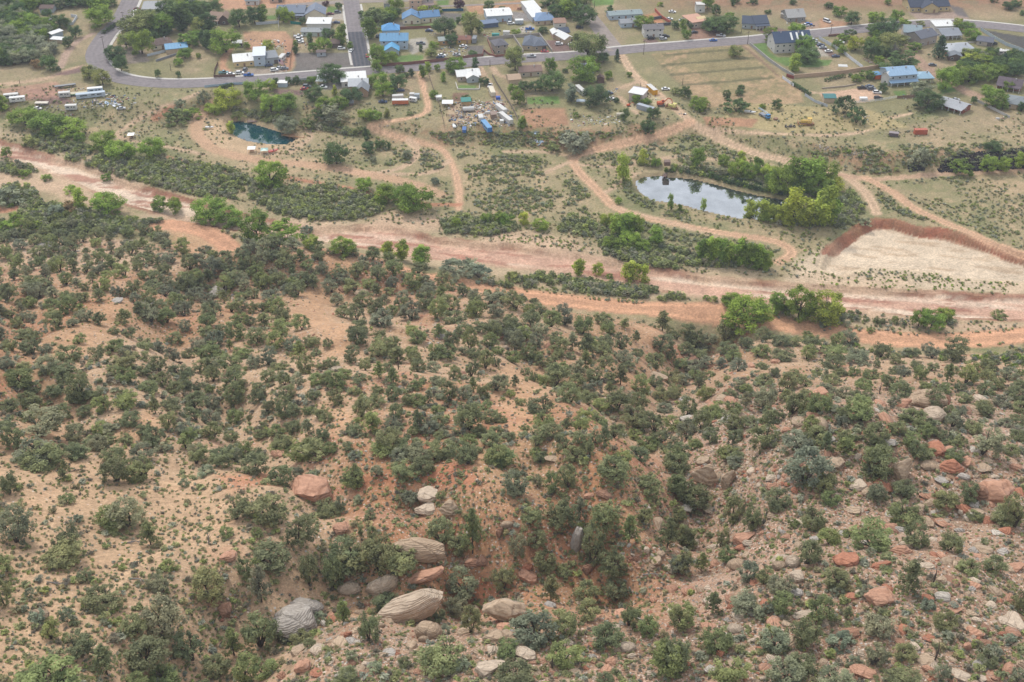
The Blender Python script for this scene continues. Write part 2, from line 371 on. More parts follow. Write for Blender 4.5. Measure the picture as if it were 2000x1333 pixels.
# hillside
hc = mixv(np.tile(C(196, 152, 112), (len(gx), 1)), C(188, 134, 94), sstep(-.2, .35, N1))
hc = mixv(hc, C(208, 172, 136), sstep(0, .4, N4 + .3 * N2))
hc = mixv(hc, C(184, 120, 88), sstep(.25, .55, N1 * .6 + N2 * .7) * .8)
hc = mixv(hc, C(150, 120, 96), sstep(.1, .5, N3) * .45)
col = mixv(col, hc, hillm)
rub = hillm * .28; tuft = .55 * np.ones(len(gx))
PROJZ = np.maximum(gy * CS + (CAMZ - gz) * SN, 1)
PXg = 1000 + FPX * gx / PROJZ; PYg = 666.5 - FPX * (gy * SN - (CAMZ - gz) * CS) / PROJZ
right = sstep(1180, 1420, PXg) * sstep(700, 800, PYg); bottom = sstep(1160, 1260, PYg) * sstep(480, 600, PXg)
rz = np.maximum(right, bottom) * hillm
rub = np.maximum(rub, rz * (.75 + .4 * N2)); col = mixv(col, C(176, 146, 122), rz * .75)
rub = np.maximum(rub, hillm * sstep(380, 470, PYg) * (1 - sstep(560, 640, PYg)) * .5)
lft = hillm * (1 - sstep(520, 700, PXg)) * sstep(840, 920, PYg); rub = rub * (1 - .75 * lft); col = mixv(col, C(200, 166, 132), lft * .6)
cls = np.where(hillm > .5, 1, 0)
NAMES = ['ground', 'hillside', 'dry_wash', 'dirt_track', 'sand_flat', 'field', 'lawn', 'gravel_yard', 'pond_bed']
def sub(P, far):
    P = np.asarray(P); lo = P.min(0) - far; hi = P.max(0) + far
    return np.nonzero((gy > lo[1]) & (gy < hi[1]) & (gx > lo[0]) & (gx < hi[0]))[0]
def lay(I, m, cc, amt, tf, rb, k):
    f = np.clip(m * amt, 0, 1)[:, None]; col[I] = col[I] * (1 - f) + cc * f
    tuft[I] = tuft[I] * (1 - m) + tf * m; rub[I] = rub[I] * (1 - m) + rb * m
    if k is not None: cls[I] = np.where(m > .5, k, cls[I])
def poly(px, c, k, soft=1.2, amt=1., tf=0., rb=0., wob=.8, world=None, tex=None):
    P = wpts(px) if world is None else world
    I = sub(P, soft * 3 + 4)
    if not len(I): return
    d = dpoly(gx[I], gy[I], P, soft * 3 + 4) + NW[I] * wob
    m = (1 - sstep(-soft, soft, d))
    lay(I, m, C(*c) if tex is None else tex[I], amt, tf, rb, k)
def track(px, w, c, k=3, amt=.92, sm=True, two=False, tf=0.05):
    P = wpts(smooth(px, n=5)); I = sub(P, w + 6)
    if not len(I): return
    d = dline(gx[I], gy[I], P, w + 6) + NW[I] * .35
    w = w * .74; d = d + .5 * N3[I] + .4 * N2[I]; m = 1 - sstep(w * .5 - .8, w * .5 + 1.2, d)
    cc = mixv(np.tile(C(*c), (len(I), 1)), C(*[v * .88 for v in c]), sstep(0, .4, N3[I] + N2[I]))
    if two: cc = mixv(cc, C(*[min(255, v * 1.09) for v in c]), np.exp(-((d - w * .27) / (w * .1)) ** 2))
    lay(I, m, cc, amt, tf, 0, k)
# sand round the first pond and along the wash
poly([(395, 225), (430, 215), (470, 228), (560, 262), (600, 262), (590, 290), (545, 310), (640, 315), (760, 338), (700, 345), (560, 328), (440, 310), (395, 275)], (214, 180, 143), None, 3, .75, .15, 0, 3)
poly([(1560, 505), (1600, 490), (1640, 480), (1720, 500), (2010, 548), (2010, 578), (1700, 565), (1540, 552)], (224, 200, 170), None, 3, .9, .2, 0, 2)
poly([(1640, 488), (1720, 440), (1800, 455), (2000, 505), (2000, 545), (1850, 532), (1660, 520)], (222, 200, 172), None, 4, .2)
d = dpoly(gx, gy, WASH, 40) + NW * 1.4
ang = fbm(gx * .22 + gy * .05, gy * 1.0 + gx * .18, 3.0, 4, 91); ang2 = fbm(gx * .12 + gy * .03, gy + gx * .18, 9.0, 3, 93)
wc = mixv(np.tile(C(216, 172, 146), (len(gx), 1)), C(238, 212, 186), sstep(-.08, .22, ang2)); wc = mixv(wc, C(180, 126, 104), sstep(.04, .26, ang) * .85)
m = 1 - sstep(-1.2, 1.2, d); col = mixv(col, wc, m); tuft *= (1 - m); rub *= (1 - m); cls = np.where(m > .5, 2, cls)
m = sstep(-1.6, -.6, d) * (1 - sstep(.8, 2.2, d)) * (1 - hillm); col = mixv(col, C(160, 98, 74), m * .7)
m = sstep(-6, 0, d) * (1 - sstep(5, 17, d)) * (1 - hillm) * sstep(-.35, .1, N1 + .2 * N2); col = mixv(col, C(214, 184, 152), m * .7); tuft *= 1 - m * .5
# pale flat under the cut bank
ENZ = edge_noise(gx, gy); d = dpoly(gx, gy, FLATC, 30) + ENZ * .5; m = 1 - sstep(-3.6, -2.8, d)
sc_ = mixv(np.tile(C(226, 204, 176), (len(gx), 1)), C(206, 180, 150), sstep(0, .35, ang)); col = mixv(col, sc_, m); tuft *= (1 - m * .9); rub *= 1 - m; cls = np.where(m > .5, 4, cls)
ymid = np.interp(gx, flat([(1590, 500), (1715, 470), (2000, 520)])[:, 0], flat([(1590, 500), (1715, 470), (2000, 520)])[:, 1])
m = sstep(-3.8, -3.0, d) * (1 - sstep(.4, 1.1, d)) * (.9 + .4 * N2) * (gy > ymid); col = mixv(col, C(170, 104, 78), m * .9); rub *= 1 - m
for q in (poly,): pass
for P in ([(-20, 338), (60, 338), (110, 350), (200, 385), (250, 412), (190, 408), (90, 380), (-20, 368)], [(330, 412), (420, 425), (480, 440), (400, 436), (335, 428)], [(560, 434), (700, 438), (770, 415), (880, 425), (850, 455), (740, 452), (600, 446)], [(940, 452), (1000, 450), (1130, 470), (1150, 492), (1040, 486), (940, 474)], [(1700, 608), (1850, 624), (2000, 632), (2000, 648), (1850, 650), (1700, 640)]):
    poly(P, (216, 182, 150), None, 3, .85, .15, 0, 3)
# ponds
for P in (POND1, POND2):
    d = dpoly(gx, gy, P, 20) + NW * .4
    m = 1 - sstep(-1, 3, d); col = mixv(col, C(150, 128, 100), m * .8); tuft *= 1 - m; cls = np.where(d < -1, 8, cls)
# clearings on the hill
CLEAR = [[(165, 608), (205, 594), (262, 600), (275, 622), (200, 630)], [(548, 618), (600, 566), (640, 574), (640, 600), (690, 640), (700, 690), (640, 700), (600, 640)],
         [(95, 695), (150, 640), (215, 640), (190, 690), (120, 720)], [(1235, 660), (1275, 640), (1285, 668), (1240, 684)], [(1215, 735), (1262, 735), (1265, 765), (1225, 765)],
         [(960, 720), (1050, 715), (1070, 800), (1020, 850), (975, 800)], [(20, 850), (110, 770), (150, 800), (90, 870), (40, 905)], [(200, 860), (300, 800), (330, 830), (260, 880)],
         [(640, 500), (700, 505), (690, 530), (640, 530)], [(640, 790), (690, 780), (700, 830), (660, 850)], [(310, 440), (430, 450), (480, 480), (440, 500), (330, 470)]]
for P in CLEAR: poly(P, (210, 164, 124), None, 4, .8, .35, .08, 3)
poly([(0, 870), (120, 880), (300, 935), (520, 925), (500, 990), (400, 1060), (290, 1090), (200, 1190), (120, 1333), (0, 1333)], (208, 170, 132), None, 5, .6, .45, .05, 4)
poly([(880, 900), (930, 905), (930, 950), (860, 955), (760, 940), (700, 960), (700, 935), (820, 925)], (196, 124, 90), None, 2.5, .8, .2, .1, 2)
poly([(960, 1020), (1100, 1050), (1110, 1090), (960, 1085)], (178, 126, 98), None, 3, .7, .2, .3, 2)
poly([(700, 1000), (850, 990), (830, 1050), (690, 1040)], (178, 126, 100), None, 3, .6, .2, .3, 2)
poly([(430, 930), (520, 925), (560, 950), (450, 965)], (204, 134, 98), None, 2.5, .7, .2, .1, 2)
for P in ([(40, 1333), (60, 1190), (90, 1040), (140, 960), (250, 940), (370, 950)], [(190, 1190), (260, 1110), (380, 1040), (440, 985), (520, 950)], [(150, 1250), (180, 1180), (200, 1150)]): track(P, 2.2, (216, 180, 142), None, .7, two=True)
# tracks
OR = (216, 172, 138); SA = (214, 180, 148); RD = (200, 138, 106)
track([(820, 142), (828, 175), (836, 205), (828, 222), (795, 232), (755, 238), (722, 246), (740, 256), (780, 268), (825, 280), (862, 292), (880, 315), (891, 345), (897, 375), (896, 408)], 4.5, OR, two=True)
track([(800, 275), (813, 290), (813, 303), (798, 320), (770, 332), (720, 339), (660, 332)], 4, SA, two=True)
track([(876, 315), (852, 333), (820, 340), (770, 340)], 3, SA)
track([(412, 205), (390, 232), (384, 258), (405, 284), (450, 302), (520, 316), (600, 322), (680, 334), (740, 345), (800, 358), (860, 380)], 8, OR, amt=.8)
track([(560, 300), (600, 275), (606, 262), (592, 246)], 3.5, SA)
track([(388, 182), (345, 200), (292, 222), (248, 248), (230, 264), (262, 276), (330, 288), (400, 302)], 3.6, SA)
track([(335, 213), (300, 232)], 3, RD)
track([(186, 127), (135, 137), (95, 152), (50, 160), (-20, 168)], 5, SA); track([(182, 66), (150, 82), (128, 108), (118, 132)], 5.5, (200, 168, 148))
track([(-20, 464), (20, 459), (60, 452)], 5, OR); track([(-20, 400), (10, 412), (50, 398), (60, 380), (30, 392)], 4, RD)
track([(285, 442), (340, 440), (385, 448), (425, 465), (455, 488)], 12, (216, 160, 124), two=True)
track([(800, 530), (880, 550), (960, 568), (1080, 585), (1200, 598), (1330, 607), (1420, 612), (1500, 628), (1580, 642), (1700, 658), (1800, 665), (1900, 664), (2000, 655), (2150, 640)], 13, (222, 166, 128), two=True)
track([(320, 306), (370, 318), (440, 334)], 2.6, RD); track([(548, 346), (620, 358), (700, 373), (765, 388), (830, 400)], 3, RD); track([(840, 400), (896, 400)], 3, RD)
track([(1213, 108), (1242, 150), (1280, 180), (1315, 208), (1350, 238), (1372, 252), (1412, 275), (1470, 298), (1530, 314), (1600, 330), (1650, 345), (1684, 370), (1703, 395), (1712, 416)], 5, SA, two=True)
track([(1350, 238), (1290, 262), (1220, 280), (1160, 295), (1122, 308), (1128, 332), (1152, 357), (1180, 385), (1202, 406), (1260, 425), (1340, 442), (1420, 457), (1490, 467), (1530, 478), (1546, 496), (1520, 512)], 5, OR, two=True)
track([(1130, 322), (1200, 326), (1260, 316), (1320, 307), (1400, 312)], 3.4, SA); track([(1120, 306), (1060, 297), (985, 297)], 3.4, SA); track([(1060, 340), (1110, 318)], 3, SA)
track([(1240, 340), (1185, 375)], 3, SA); track([(1200, 405), (1300, 432), (1420, 470)], 3, SA, amt=.6)
track([(1455, 90), (1490, 122), (1530, 158), (1560, 176), (1600, 182), (1650, 180)], 3.6, SA)
track([(1640, 342), (1700, 350), (1760, 347), (1850, 340), (2050, 326)], 4, (206, 168, 138), two=True)
track([(1690, 347), (1745, 377), (1782, 405), (1835, 431), (1900, 457), (1960, 485), (2040, 508)], 5, OR, two=True)
track([(1380, 252), (1450, 258), (1550, 263), (1640, 264), (1705, 252), (1725, 235), (1780, 222)], 3.4, SA, two=True)
track([(936, 132), (955, 165), (972, 195)], 4, SA); track([(963, 133), (972, 145), (992, 152)], 3, SA)
track([(1786, 112), (1830, 148), (1880, 175), (1912, 190)], 8, (190, 155, 132))
track([(1210, 190), (1225, 205), (1245, 222)], 3, SA); track([(1212, 172), (1245, 160)], 3, SA)
track([(452, 90), (440, 110), (435, 130), (446, 140)], 4, (200, 150, 118)); track([(565, 80), (568, 105), (560, 135)], 7, (200, 150, 118)); track([(520, 88), (560, 82)], 4, (204, 148, 112))
poly([(1600, 182), (1680, 172), (1715, 176), (1722, 190), (1690, 200), (1640, 197), (1605, 192)], (216, 178, 148), 7, .8, 1)
# field
fld = mixv(np.tile(C(154, 140, 98), (len(gx), 1)), C(182, 152, 116), sstep(-.1, .4, N1 + .5 * N3))
poly([(1272, 106), (1345, 98), (1452, 88), (1500, 125), (1562, 172), (1572, 200), (1480, 208), (1372, 214), (1345, 180), (1310, 150)], (0, 0, 0), 5, 1.5, 1, .15, 0, 1, tex=fld)
for a, b in (((1296, 128), (1470, 113)), ((1312, 147), (1488, 132)), ((1332, 167), (1510, 152)), ((1300, 108), (1432, 97))): track([a, b], 3.4, (104, 104, 72), None, .85)
track([(1272, 110), (1300, 135), (1330, 168)], 1.6, (122, 118, 84), None, .6); track([(1452, 90), (1500, 130), (1520, 150)], 2.4, (140, 100, 92), None, .6)
# lawns and gardens
LG = (106, 138, 66)
for P in ([(640, 13), (658, 14), (661, 25), (637, 26)], [(852, 0), (877, 0), (876, 12), (855, 12)], [(768, 112), (800, 107), (826, 108), (828, 117), (800, 121), (770, 124)], [(896, 167), (930, 168), (928, 175), (895, 175)],
          [(1466, 87), (1497, 84), (1500, 100), (1520, 113), (1575, 109), (1602, 116), (1602, 132), (1535, 130), (1500, 111)], [(1150, -6), (1200, -6), (1198, 11), (1160, 12)], [(1828, 164), (1850, 161), (1868, 178), (1840, 184)],
          [(1744, 178), (1768, 177), (1772, 190), (1752, 190)], [(520, 30), (540, 30), (540, 39), (521, 39)], [(800, 50), (890, 44), (893, 50), (800, 56)], [(958, 85), (965, 84), (967, 92), (960, 93)], [(1600, 118), (1625, 118), (1620, 128), (1602, 129)], [(1045, 190), (1090, 188), (1094, 204), (1030, 204), (1028, 190)]):
    poly(P, LG, 6, .6, .95, .1, 0, .3)
poly([(1845, 82), (1895, 80), (1905, 90), (1850, 90)], (140, 140, 88), 6, .8, .8)
poly([(492, 64), (525, 66), (520, 80), (485, 84), (480, 70)], (120, 140, 82), None, 2, .8)
poly([(1830, 205), (1900, 222), (1800, 232), (1790, 222)], (120, 138, 84), None, 3, .5)
poly([(1017, 212), (1102, 211), (1112, 246), (1040, 250), (1022, 236)], (182, 134, 104), None, 1.5, .85, .1)
poly([(884, 182), (915, 182), (914, 197), (884, 198)], (128, 98, 80), None, .6, .9)
# yards of gravel and packed earth
MR = (128, 96, 98); DG = (108, 104, 108); CG = (196, 186, 174)
for P, c in (([(576, 104), (684, 103), (690, 134), (570, 142), (578, 128)], DG), ([(910, 89), (944, 90), (953, 108), (916, 109)], DG), ([(858, 24), (905, 28), (909, 42), (860, 42)], DG), ([(735, 44), (790, 43), (791, 56), (736, 57)], DG),
             ([(1066, 79), (1105, 80), (1118, 99), (1082, 104)], MR), ([(1256, 77), (1280, 76), (1290, 87), (1268, 89)], MR), ([(1478, 55), (1510, 52), (1540, 60), (1505, 68), (1488, 66)], MR), ([(60, 172), (110, 180), (150, 206), (90, 206), (45, 190)], MR),
             ([(108, 146), (165, 128), (168, 140), (125, 148)], MR), ([(535, 174), (600, 177), (590, 188), (533, 184)], MR), ([(1920, 58), (2010, 74), (2010, 102), (1948, 74)], (70, 70, 82)), ([(1583, 88), (1598, 91), (1622, 111), (1584, 111)], CG),
             ([(1598, 90), (1612, 92), (1640, 110), (1622, 112)], MR), ([(1000, 24), (1035, 25), (1036, 42), (1002, 42)], (158, 154, 156)), ([(998, 62), (1036, 46), (1048, 60), (1006, 68)], CG), ([(1258, 30), (1282, 25), (1300, 47), (1262, 50)], (206, 140, 100)),
             ([(636, 28), (672, 24), (674, 40), (637, 37)], CG), ([(455, 135), (540, 132), (560, 140), (540, 146), (465, 150)], (170, 152, 140)), ([(800, 76), (832, 74), (838, 92), (805, 108), (798, 96)], (186, 178, 168)), ([(620, 165), (666, 160), (668, 175), (622, 175)], (158, 150, 150)),
             ([(237, 88), (275, 92), (296, 120), (250, 126)], (152, 136, 130)), ([(1368, 45), (1400, 60), (1420, 75), (1350, 80), (1340, 60)], (160, 118, 104)), ([(1770, 22), (1880, 24), (1900, 42), (1800, 44)], (176, 150, 138)), ([(1880, 16), (1895, 36), (1870, 30), (1850, 8)], DG),
             ([(1562, 45), (1600, 42), (1600, 62), (1560, 62)], (184, 150, 132)), ([(1600, 36), (1660, 44), (1650, 54), (1600, 60)], (190, 142, 112)), ([(1930, 100), (1990, 110), (1980, 130), (1925, 122)], (190, 150, 122)), ([(0, 176), (110, 160), (150, 190), (20, 200)], (186, 142, 120)),
             ([(870, 200), (990, 200), (1000, 245), (880, 240)], (196, 170, 140)), ([(1240, 175), (1290, 190), (1300, 215), (1225, 215)], (196, 180, 142)), ([(1440, 200), (1700, 215), (1780, 250), (1560, 262), (1400, 245)], (186, 166, 118)),
             ([(1370, 228), (1480, 232), (1470, 250), (1380, 245)], (180, 128, 100)), ([(1020, 0), (1010, 20), (920, 30), (910, 12)], (196, 146, 112)), ([(400, -6), (620, -6), (600, 12), (440, 20)], (204, 152, 122)), ([(475, 62), (560, 62), (575, 85), (480, 100)], (198, 150, 120))):
    poly(P, c, 7 if c[0] < 200 else None, 1.0, .82, .15)
# small soil variations everywhere
col *= (1 + .20 * N3 + .16 * N2 + .10 * N1)[:, None]; col = np.clip(col, .01, .9)

def split_ground():
    idx = np.arange(NR * NC).reshape(NR, NC)
    q = np.stack([idx[:-1, :-1], idx[:-1, 1:], idx[1:, 1:], idx[1:, :-1]], -1).reshape(-1, 4)
    fc = cls[q[:, 0]]
    V = np.stack([gx, gy, gz], 1); RB = np.stack([np.clip(rub, 0, 1), np.clip(tuft, 0, 1), np.zeros(len(gx)), np.ones(len(gx))], 1); CC = np.concatenate([col, np.ones((len(gx), 1))], 1)
    for k, nm in enumerate(NAMES):
        f = q[fc == k]
        if not len(f): continue
        u, inv = np.unique(f, return_inverse=True); inv = inv.reshape(-1, 4)
        me = bpy.data.meshes.new(nm); me.vertices.add(len(u)); me.vertices.foreach_set('co', V[u].astype(np.float32).ravel())
        me.loops.add(inv.size); me.loops.foreach_set('vertex_index', inv.ravel().astype(np.int32))
        me.polygons.add(len(inv)); me.polygons.foreach_set('loop_start', np.arange(0, inv.size, 4, dtype=np.int32)); me.polygons.foreach_set('loop_total', np.full(len(inv), 4, np.int32))
        me.polygons.foreach_set('use_smooth', np.ones(len(inv), bool)); me.update()
        for an, arr in (('Col', CC), ('rub', RB)):
            a = me.attributes.new(an, 'FLOAT_COLOR', 'POINT'); a.data.foreach_set('color', arr[u].astype(np.float32).ravel())
        me.materials.append(MAT['ground']); o = bpy.data.objects.new(nm, me); COL.objects.link(o); o['kind'] = 'structure'
split_ground()
tick('ground')
# ------------------------------------------------------------------ building helpers
def mesh(name, V, F, mats, mi=None, smooth_=False, attrs=None):
    me = bpy.data.meshes.new(name); V = np.asarray(V, np.float32)
    me.from_pydata(V.tolist() if len(V) < 5 else [], [], []) if False else None
    F = [list(f) for f in F] if not isinstance(F, np.ndarray) else F
    if isinstance(F, np.ndarray):
        n = F.shape[1]; me.vertices.add(len(V)); me.vertices.foreach_set('co', V.ravel())
        me.loops.add(F.size); me.loops.foreach_set('vertex_index', F.ravel().astype(np.int32))
        me.polygons.add(len(F)); me.polygons.foreach_set('loop_start', np.arange(0, F.size, n, dtype=np.int32)); me.polygons.foreach_set('loop_total', np.full(len(F), n, np.int32)); me.update()
    else: me.from_pydata(V.tolist(), [], F); me.update()
    for m in (mats if isinstance(mats, (list, tuple)) else [mats]): me.materials.append(m)
    if mi is not None: me.polygons.foreach_set('material_index', np.asarray(mi, np.int32))
    if smooth_: me.polygons.foreach_set('use_smooth', np.ones(len(me.polygons), bool))
    for an, arr in (attrs or {}).items():
        if arr.ndim == 1: a = me.attributes.new(an, 'FLOAT', 'POINT'); a.data.foreach_set('value', arr.astype(np.float32))
        else: a = me.attributes.new(an, 'FLOAT_COLOR', 'POINT'); a.data.foreach_set('color', arr.astype(np.float32).ravel())
    return me
class MB:
    """collects boxes, prisms and tubes"""
    def __init__(s): s.v = []; s.f = []
    def add(s, V, F):
        n = len(s.v); s.v += [tuple(v) for v in V]; s.f += [[i + n for i in f] for f in F]; return s
    def box(s, x0, x1, y0, y1, z0, z1, tx=0., ty=0.):
        V = [(x0, y0, z0), (x1, y0, z0), (x1, y1, z0), (x0, y1, z0), (x0 + tx, y0 + ty, z1), (x1 - tx, y0 + ty, z1), (x1 - tx, y1 - ty, z1), (x0 + tx, y1 - ty, z1)]
        return s.add(V, [(3, 2, 1, 0), (4, 5, 6, 7), (0, 1, 5, 4), (1, 2, 6, 5), (2, 3, 7, 6), (3, 0, 4, 7)])
    def prism(s, prof, y0, y1, inset=0.):
        """profile in x,z pushed along y"""
        n = len(prof); V = [(x, y0, z) for x, z in prof] + [(x, y1, z) for x, z in prof]
        return s.add(V, [list(range(n)), list(range(2 * n - 1, n - 1, -1))] + [(i, i + n, (i + 1) % n + n, (i + 1) % n) for i in range(n)])
    def tube(s, a, b, r0, r1=None, n=6):
        r1 = r0 if r1 is None else r1; a = Vector(a); b = Vector(b); d = (b - a)
        if d.length < 1e-6: return s
        q = d.to_track_quat('Z', 'Y'); V = []
        for p, r in ((a, r0), (b, r1)):
            for i in range(n): V.append(p + q @ Vector((r * math.cos(2 * PI * i / n), r * math.sin(2 * PI * i / n), 0)))
        return s.add(V, [[i, (i + 1) % n, (i + 1) % n + n, i + n] for i in range(n)] + [list(range(n - 1, -1, -1)), list(range(n, 2 * n))])
    def cyl(s, c, axis, r, h, n=10):
        c = Vector(c); ax = Vector(axis).normalized() * h / 2; return s.tube(c - ax, c + ax, r, r, n)
    def me(s, name, m, smooth_=False): return mesh(name, s.v, s.f, m, smooth_=smooth_)
PI = math.pi
_cache = {}
def shared(key, fn):
    if key not in _cache: _cache[key] = fn()
    return _cache[key]
def ob(name, data, parent=None, loc=(0, 0, 0), rz=0., sc=None, tint=None, rot=None):
    o = bpy.data.objects.new(name, data); COL.objects.link(o); o.location = loc
    o.rotation_euler = rot if rot is not None else (0, 0, rz)
    if sc is not None: o.scale = sc if hasattr(sc, '__len__') else (sc, sc, sc)
    if parent: o.parent = parent
    if tint is not None: o['tint'] = [float(v) for v in tint]
    return o
LABELS = {}
def tag(o, label, cat, group=None, kind=None):
    w = label.split()
    if len(w) > 16: label = ' '.join(w[:16])
    LABELS.setdefault(label, []).append(o)
    o['label'] = label; o['category'] = cat
    if group: o['group'] = group
    if kind: o['kind'] = kind
    return o
LM = []      # landmarks: name, px, py
def lm(name, px, py): LM.append((name, px, py))
def where(px, py, k=0, kinds=('beside',)):
    d = sorted((math.hypot(px - x, (py - y) * 1.5), n, x, y) for n, x, y in LM)
    dd, n, x, y = d[k]; dx, dy = px - x, py - y
    if abs(dx) > 1.6 * abs(dy): r = 'right of' if dx > 0 else 'left of'
    else: r = 'below' if dy > 0 else 'above'
    if dd < 26: r = 'just ' + r
    return f'{r} {n}', n
USED = set()
def auto_label(desc, px, py):
    w0, n0 = where(px, py, 0)
    for k in range(0, 5):
        if k == 0: s = f'{desc} {w0}'
        else:
            w1, n1 = where(px, py, k); s = f'{desc} {w0} and {w1}'
        if len(s.split()) > 16: continue
        if s not in USED: USED.add(s); return s
    for e in ('the upper', 'the lower', 'the fuller', 'the sparser', 'the darker', 'the taller', 'the smaller', 'the wider'):
        s = f'{desc} {w0}, {e} one'
        if len(s.split()) <= 16 and s not in USED: USED.add(s); return s
    return f'{desc} {w0}'
tick('x')
# ------------------------------------------------------------------ plants: trunk and crown meshes of unit height
def leaves(centres, radii, n_each, size, rg, up=.35, asp=1.7, flatten=.8, hang=0.):
    C_ = np.repeat(centres, n_each, 0); Rr = np.repeat(radii, n_each)[:, None]; n = len(C_)
    d = rg.normal(size=(n, 3)); d /= np.linalg.norm(d, axis=1, keepdims=True)
    p = C_ + d * Rr * (rg.random((n, 1)) ** .45) * np.array([1, 1, flatten])
    nrm = d + rg.normal(size=(n, 3)) * .6 + np.array([0, 0, up]); nrm /= np.linalg.norm(nrm, axis=1, keepdims=True)
    a = np.cross(nrm, rg.normal(size=(n, 3))); a /= np.linalg.norm(a, axis=1, keepdims=True) + 1e-9
    a[:, 2] -= hang; b = np.cross(nrm, a)
    s = size * (.6 + .8 * rg.random((n, 1))); a = a * s * asp * .5; b = b * s * .5
    V = np.stack([p - a - b * .5, p + a * .1 - b, p + a + b * .3, p - a * .2 + b], 1).reshape(-1, 3)
    F = np.arange(4 * n).reshape(n, 4)
    cv = rg.random(len(centres)); var = np.repeat(np.clip(np.repeat(cv, n_each) * .65 + rg.random(n) * .35, 0, 1), 4)
    return V, F, var
def tree_proto(kind, seed):
    rg = np.random.default_rng(seed); tr = MB()
    if kind == 'juniper':
        k = 4 + seed % 5; tips = []; low = (.10, .04, .18, .07, .12)[seed % 5]; top = (.9, .74, .96, .84)[seed % 4]; dens = (54, 60, 40, 50, 46, 58)[seed % 6]; lop = .16 * rg.normal(size=2)
        lean = rg.normal(size=2) * .07
        for i in range(k):
            a = 2 * PI * i / k + rg.random() * .9; r = .16 + .24 * rg.random(); h = .42 + .45 * rg.random()
            b0 = (0.015 * math.cos(a), .015 * math.sin(a), -.06); m = (r * .45 * math.cos(a) + lean[0] * .5, r * .45 * math.sin(a) + lean[1] * .5, h * .5); t = (r * math.cos(a + .2) + lean[0], r * math.sin(a + .2) + lean[1], h)
            tr.tube(b0, m, .032, .02, 5); tr.tube(m, t, .02, .007, 4); tips.append(t)
            for j in range(2):
                a2 = a + rg.normal() * .8; e = (m[0] + .2 * math.cos(a2), m[1] + .2 * math.sin(a2), m[2] + .1 + .2 * rg.random()); tr.tube(m, e, .012, .005, 4); tips.append(e)
        nc = dens; ph = rg.random(nc) * 2 * PI; zz = low + (top - low) * rg.random(nc) ** .9
        rad = .42 * np.sqrt(np.clip(1 - ((zz - .45) / .56) ** 2, .05, 1)) * (.35 + .7 * rg.random(nc) ** .7)
        cs = np.stack([rad * np.cos(ph) + lean[0] + lop[0] * zz, rad * np.sin(ph) + lean[1] + lop[1] * zz, zz], 1); cs = np.vstack([cs, np.array(tips)])
        keep = rg.random(len(cs)) > .12; cs = cs[keep]
        V, F, var = leaves(cs, .085 + .065 * rg.random(len(cs)), 50, .034, rg, 1.2)
    elif kind == 'pinyon':
        tr.tube((0, 0, -.06), (.01, .0, .5), .03, .02, 6); tr.tube((.01, 0, .5), (0, .01, .93), .02, .005, 5)
        cs = []
        for i in range(30):
            z = .2 + .72 * (i / 30); r = .40 * (1 - ((z - .2) / .82) ** 1.5) * (.6 + .5 * rg.random()); a = i * 2.4 + rg.random()
            e = (r * math.cos(a), r * math.sin(a), z + .03); tr.tube((0, 0, z - .04), e, .009, .004, 3); cs.append(e)
            cs.append((e[0] * .5, e[1] * .5, z))
        cs = np.array(cs + [(0, 0, .95)]); V, F, var = leaves(cs, .07 + .04 * rg.random(len(cs)), 34, .034, rg, .9)
    elif kind == 'broadleaf':       # rounded cottonwood, elm or mulberry
        tr.tube((0, 0, -.04), (.01, 0, .28), .035, .026, 7); cs = []
        for i in range(9):
            a = i * 2.4 + rg.random(); r = .2 + .22 * rg.random(); z = .45 + .38 * rg.random(); t = (r * math.cos(a), r * math.sin(a), z)
            tr.tube((.01, 0, .25), (t[0] * .5, t[1] * .5, z * .66), .018, .012, 5); tr.tube((t[0] * .5, t[1] * .5, z * .66), t, .012, .004, 4)
        nc = 52; ph = rg.random(nc) * 2 * PI; zz = .15 + .72 * rg.random(nc) ** .85; rad = .44 * np.sqrt(np.clip(1 - ((zz - .5) / .52) ** 2, .04, 1)) * (.4 + .6 * rg.random(nc))
        cs = np.stack([rad * np.cos(ph), rad * np.sin(ph), zz], 1); V, F, var = leaves(cs, .10 + .07 * rg.random(nc), 100, .028, rg, .9)
    elif kind == 'sapling':         # upright young cottonwood
        tr.tube((0, 0, -.04), (.01, 0, .6), .018, .010, 5)
        nc = 28; zz = .08 + .82 * rg.random(nc); ph = rg.random(nc) * 2 * PI; rad = .20 * np.sqrt(np.clip(1 - ((zz - .48) / .56) ** 2, .03, 1)) * rg.random(nc)
        for i in range(7): tr.tube((0, 0, zz[i] * .7), (rad[i] * math.cos(ph[i]), rad[i] * math.sin(ph[i]), zz[i]), .008, .004, 3)
        cs = np.stack([rad * np.cos(ph), rad * np.sin(ph), zz], 1); V, F, var = leaves(cs, .075 + .05 * rg.random(nc), 80, .030, rg, .8, flatten=1.4)
    elif kind == 'conifer':
        tr.tube((0, 0, -.04), (0, 0, .95), .025, .004, 6); cs = []
        for i in range(60):
            z = .08 + .88 * i / 60; r = .30 * (1 - z) ** .8 * (.6 + .5 * rg.random()); a = i * 2.4; cs += [(r * math.cos(a), r * math.sin(a), z), (r * .5 * math.cos(a), r * .5 * math.sin(a), z + .02)]
        cs = np.array(cs); V, F, var = leaves(cs, .045 + .02 * rg.random(len(cs)), 22, .028, rg, .5)
    elif kind == 'bush':            # many stems from the ground, rounded
        for i in range(8): a = i * .8; tr.tube((0, 0, -.05), (.3 * math.cos(a), .3 * math.sin(a), .6), .012, .005, 3)
        nc = 26; ph = rg.random(nc) * 2 * PI; zz = .08 + .78 * rg.random(nc); rad = .52 * np.sqrt(np.clip(1 - (zz / 1.02) ** 2, .04, 1)) * (.35 + .65 * rg.random(nc))
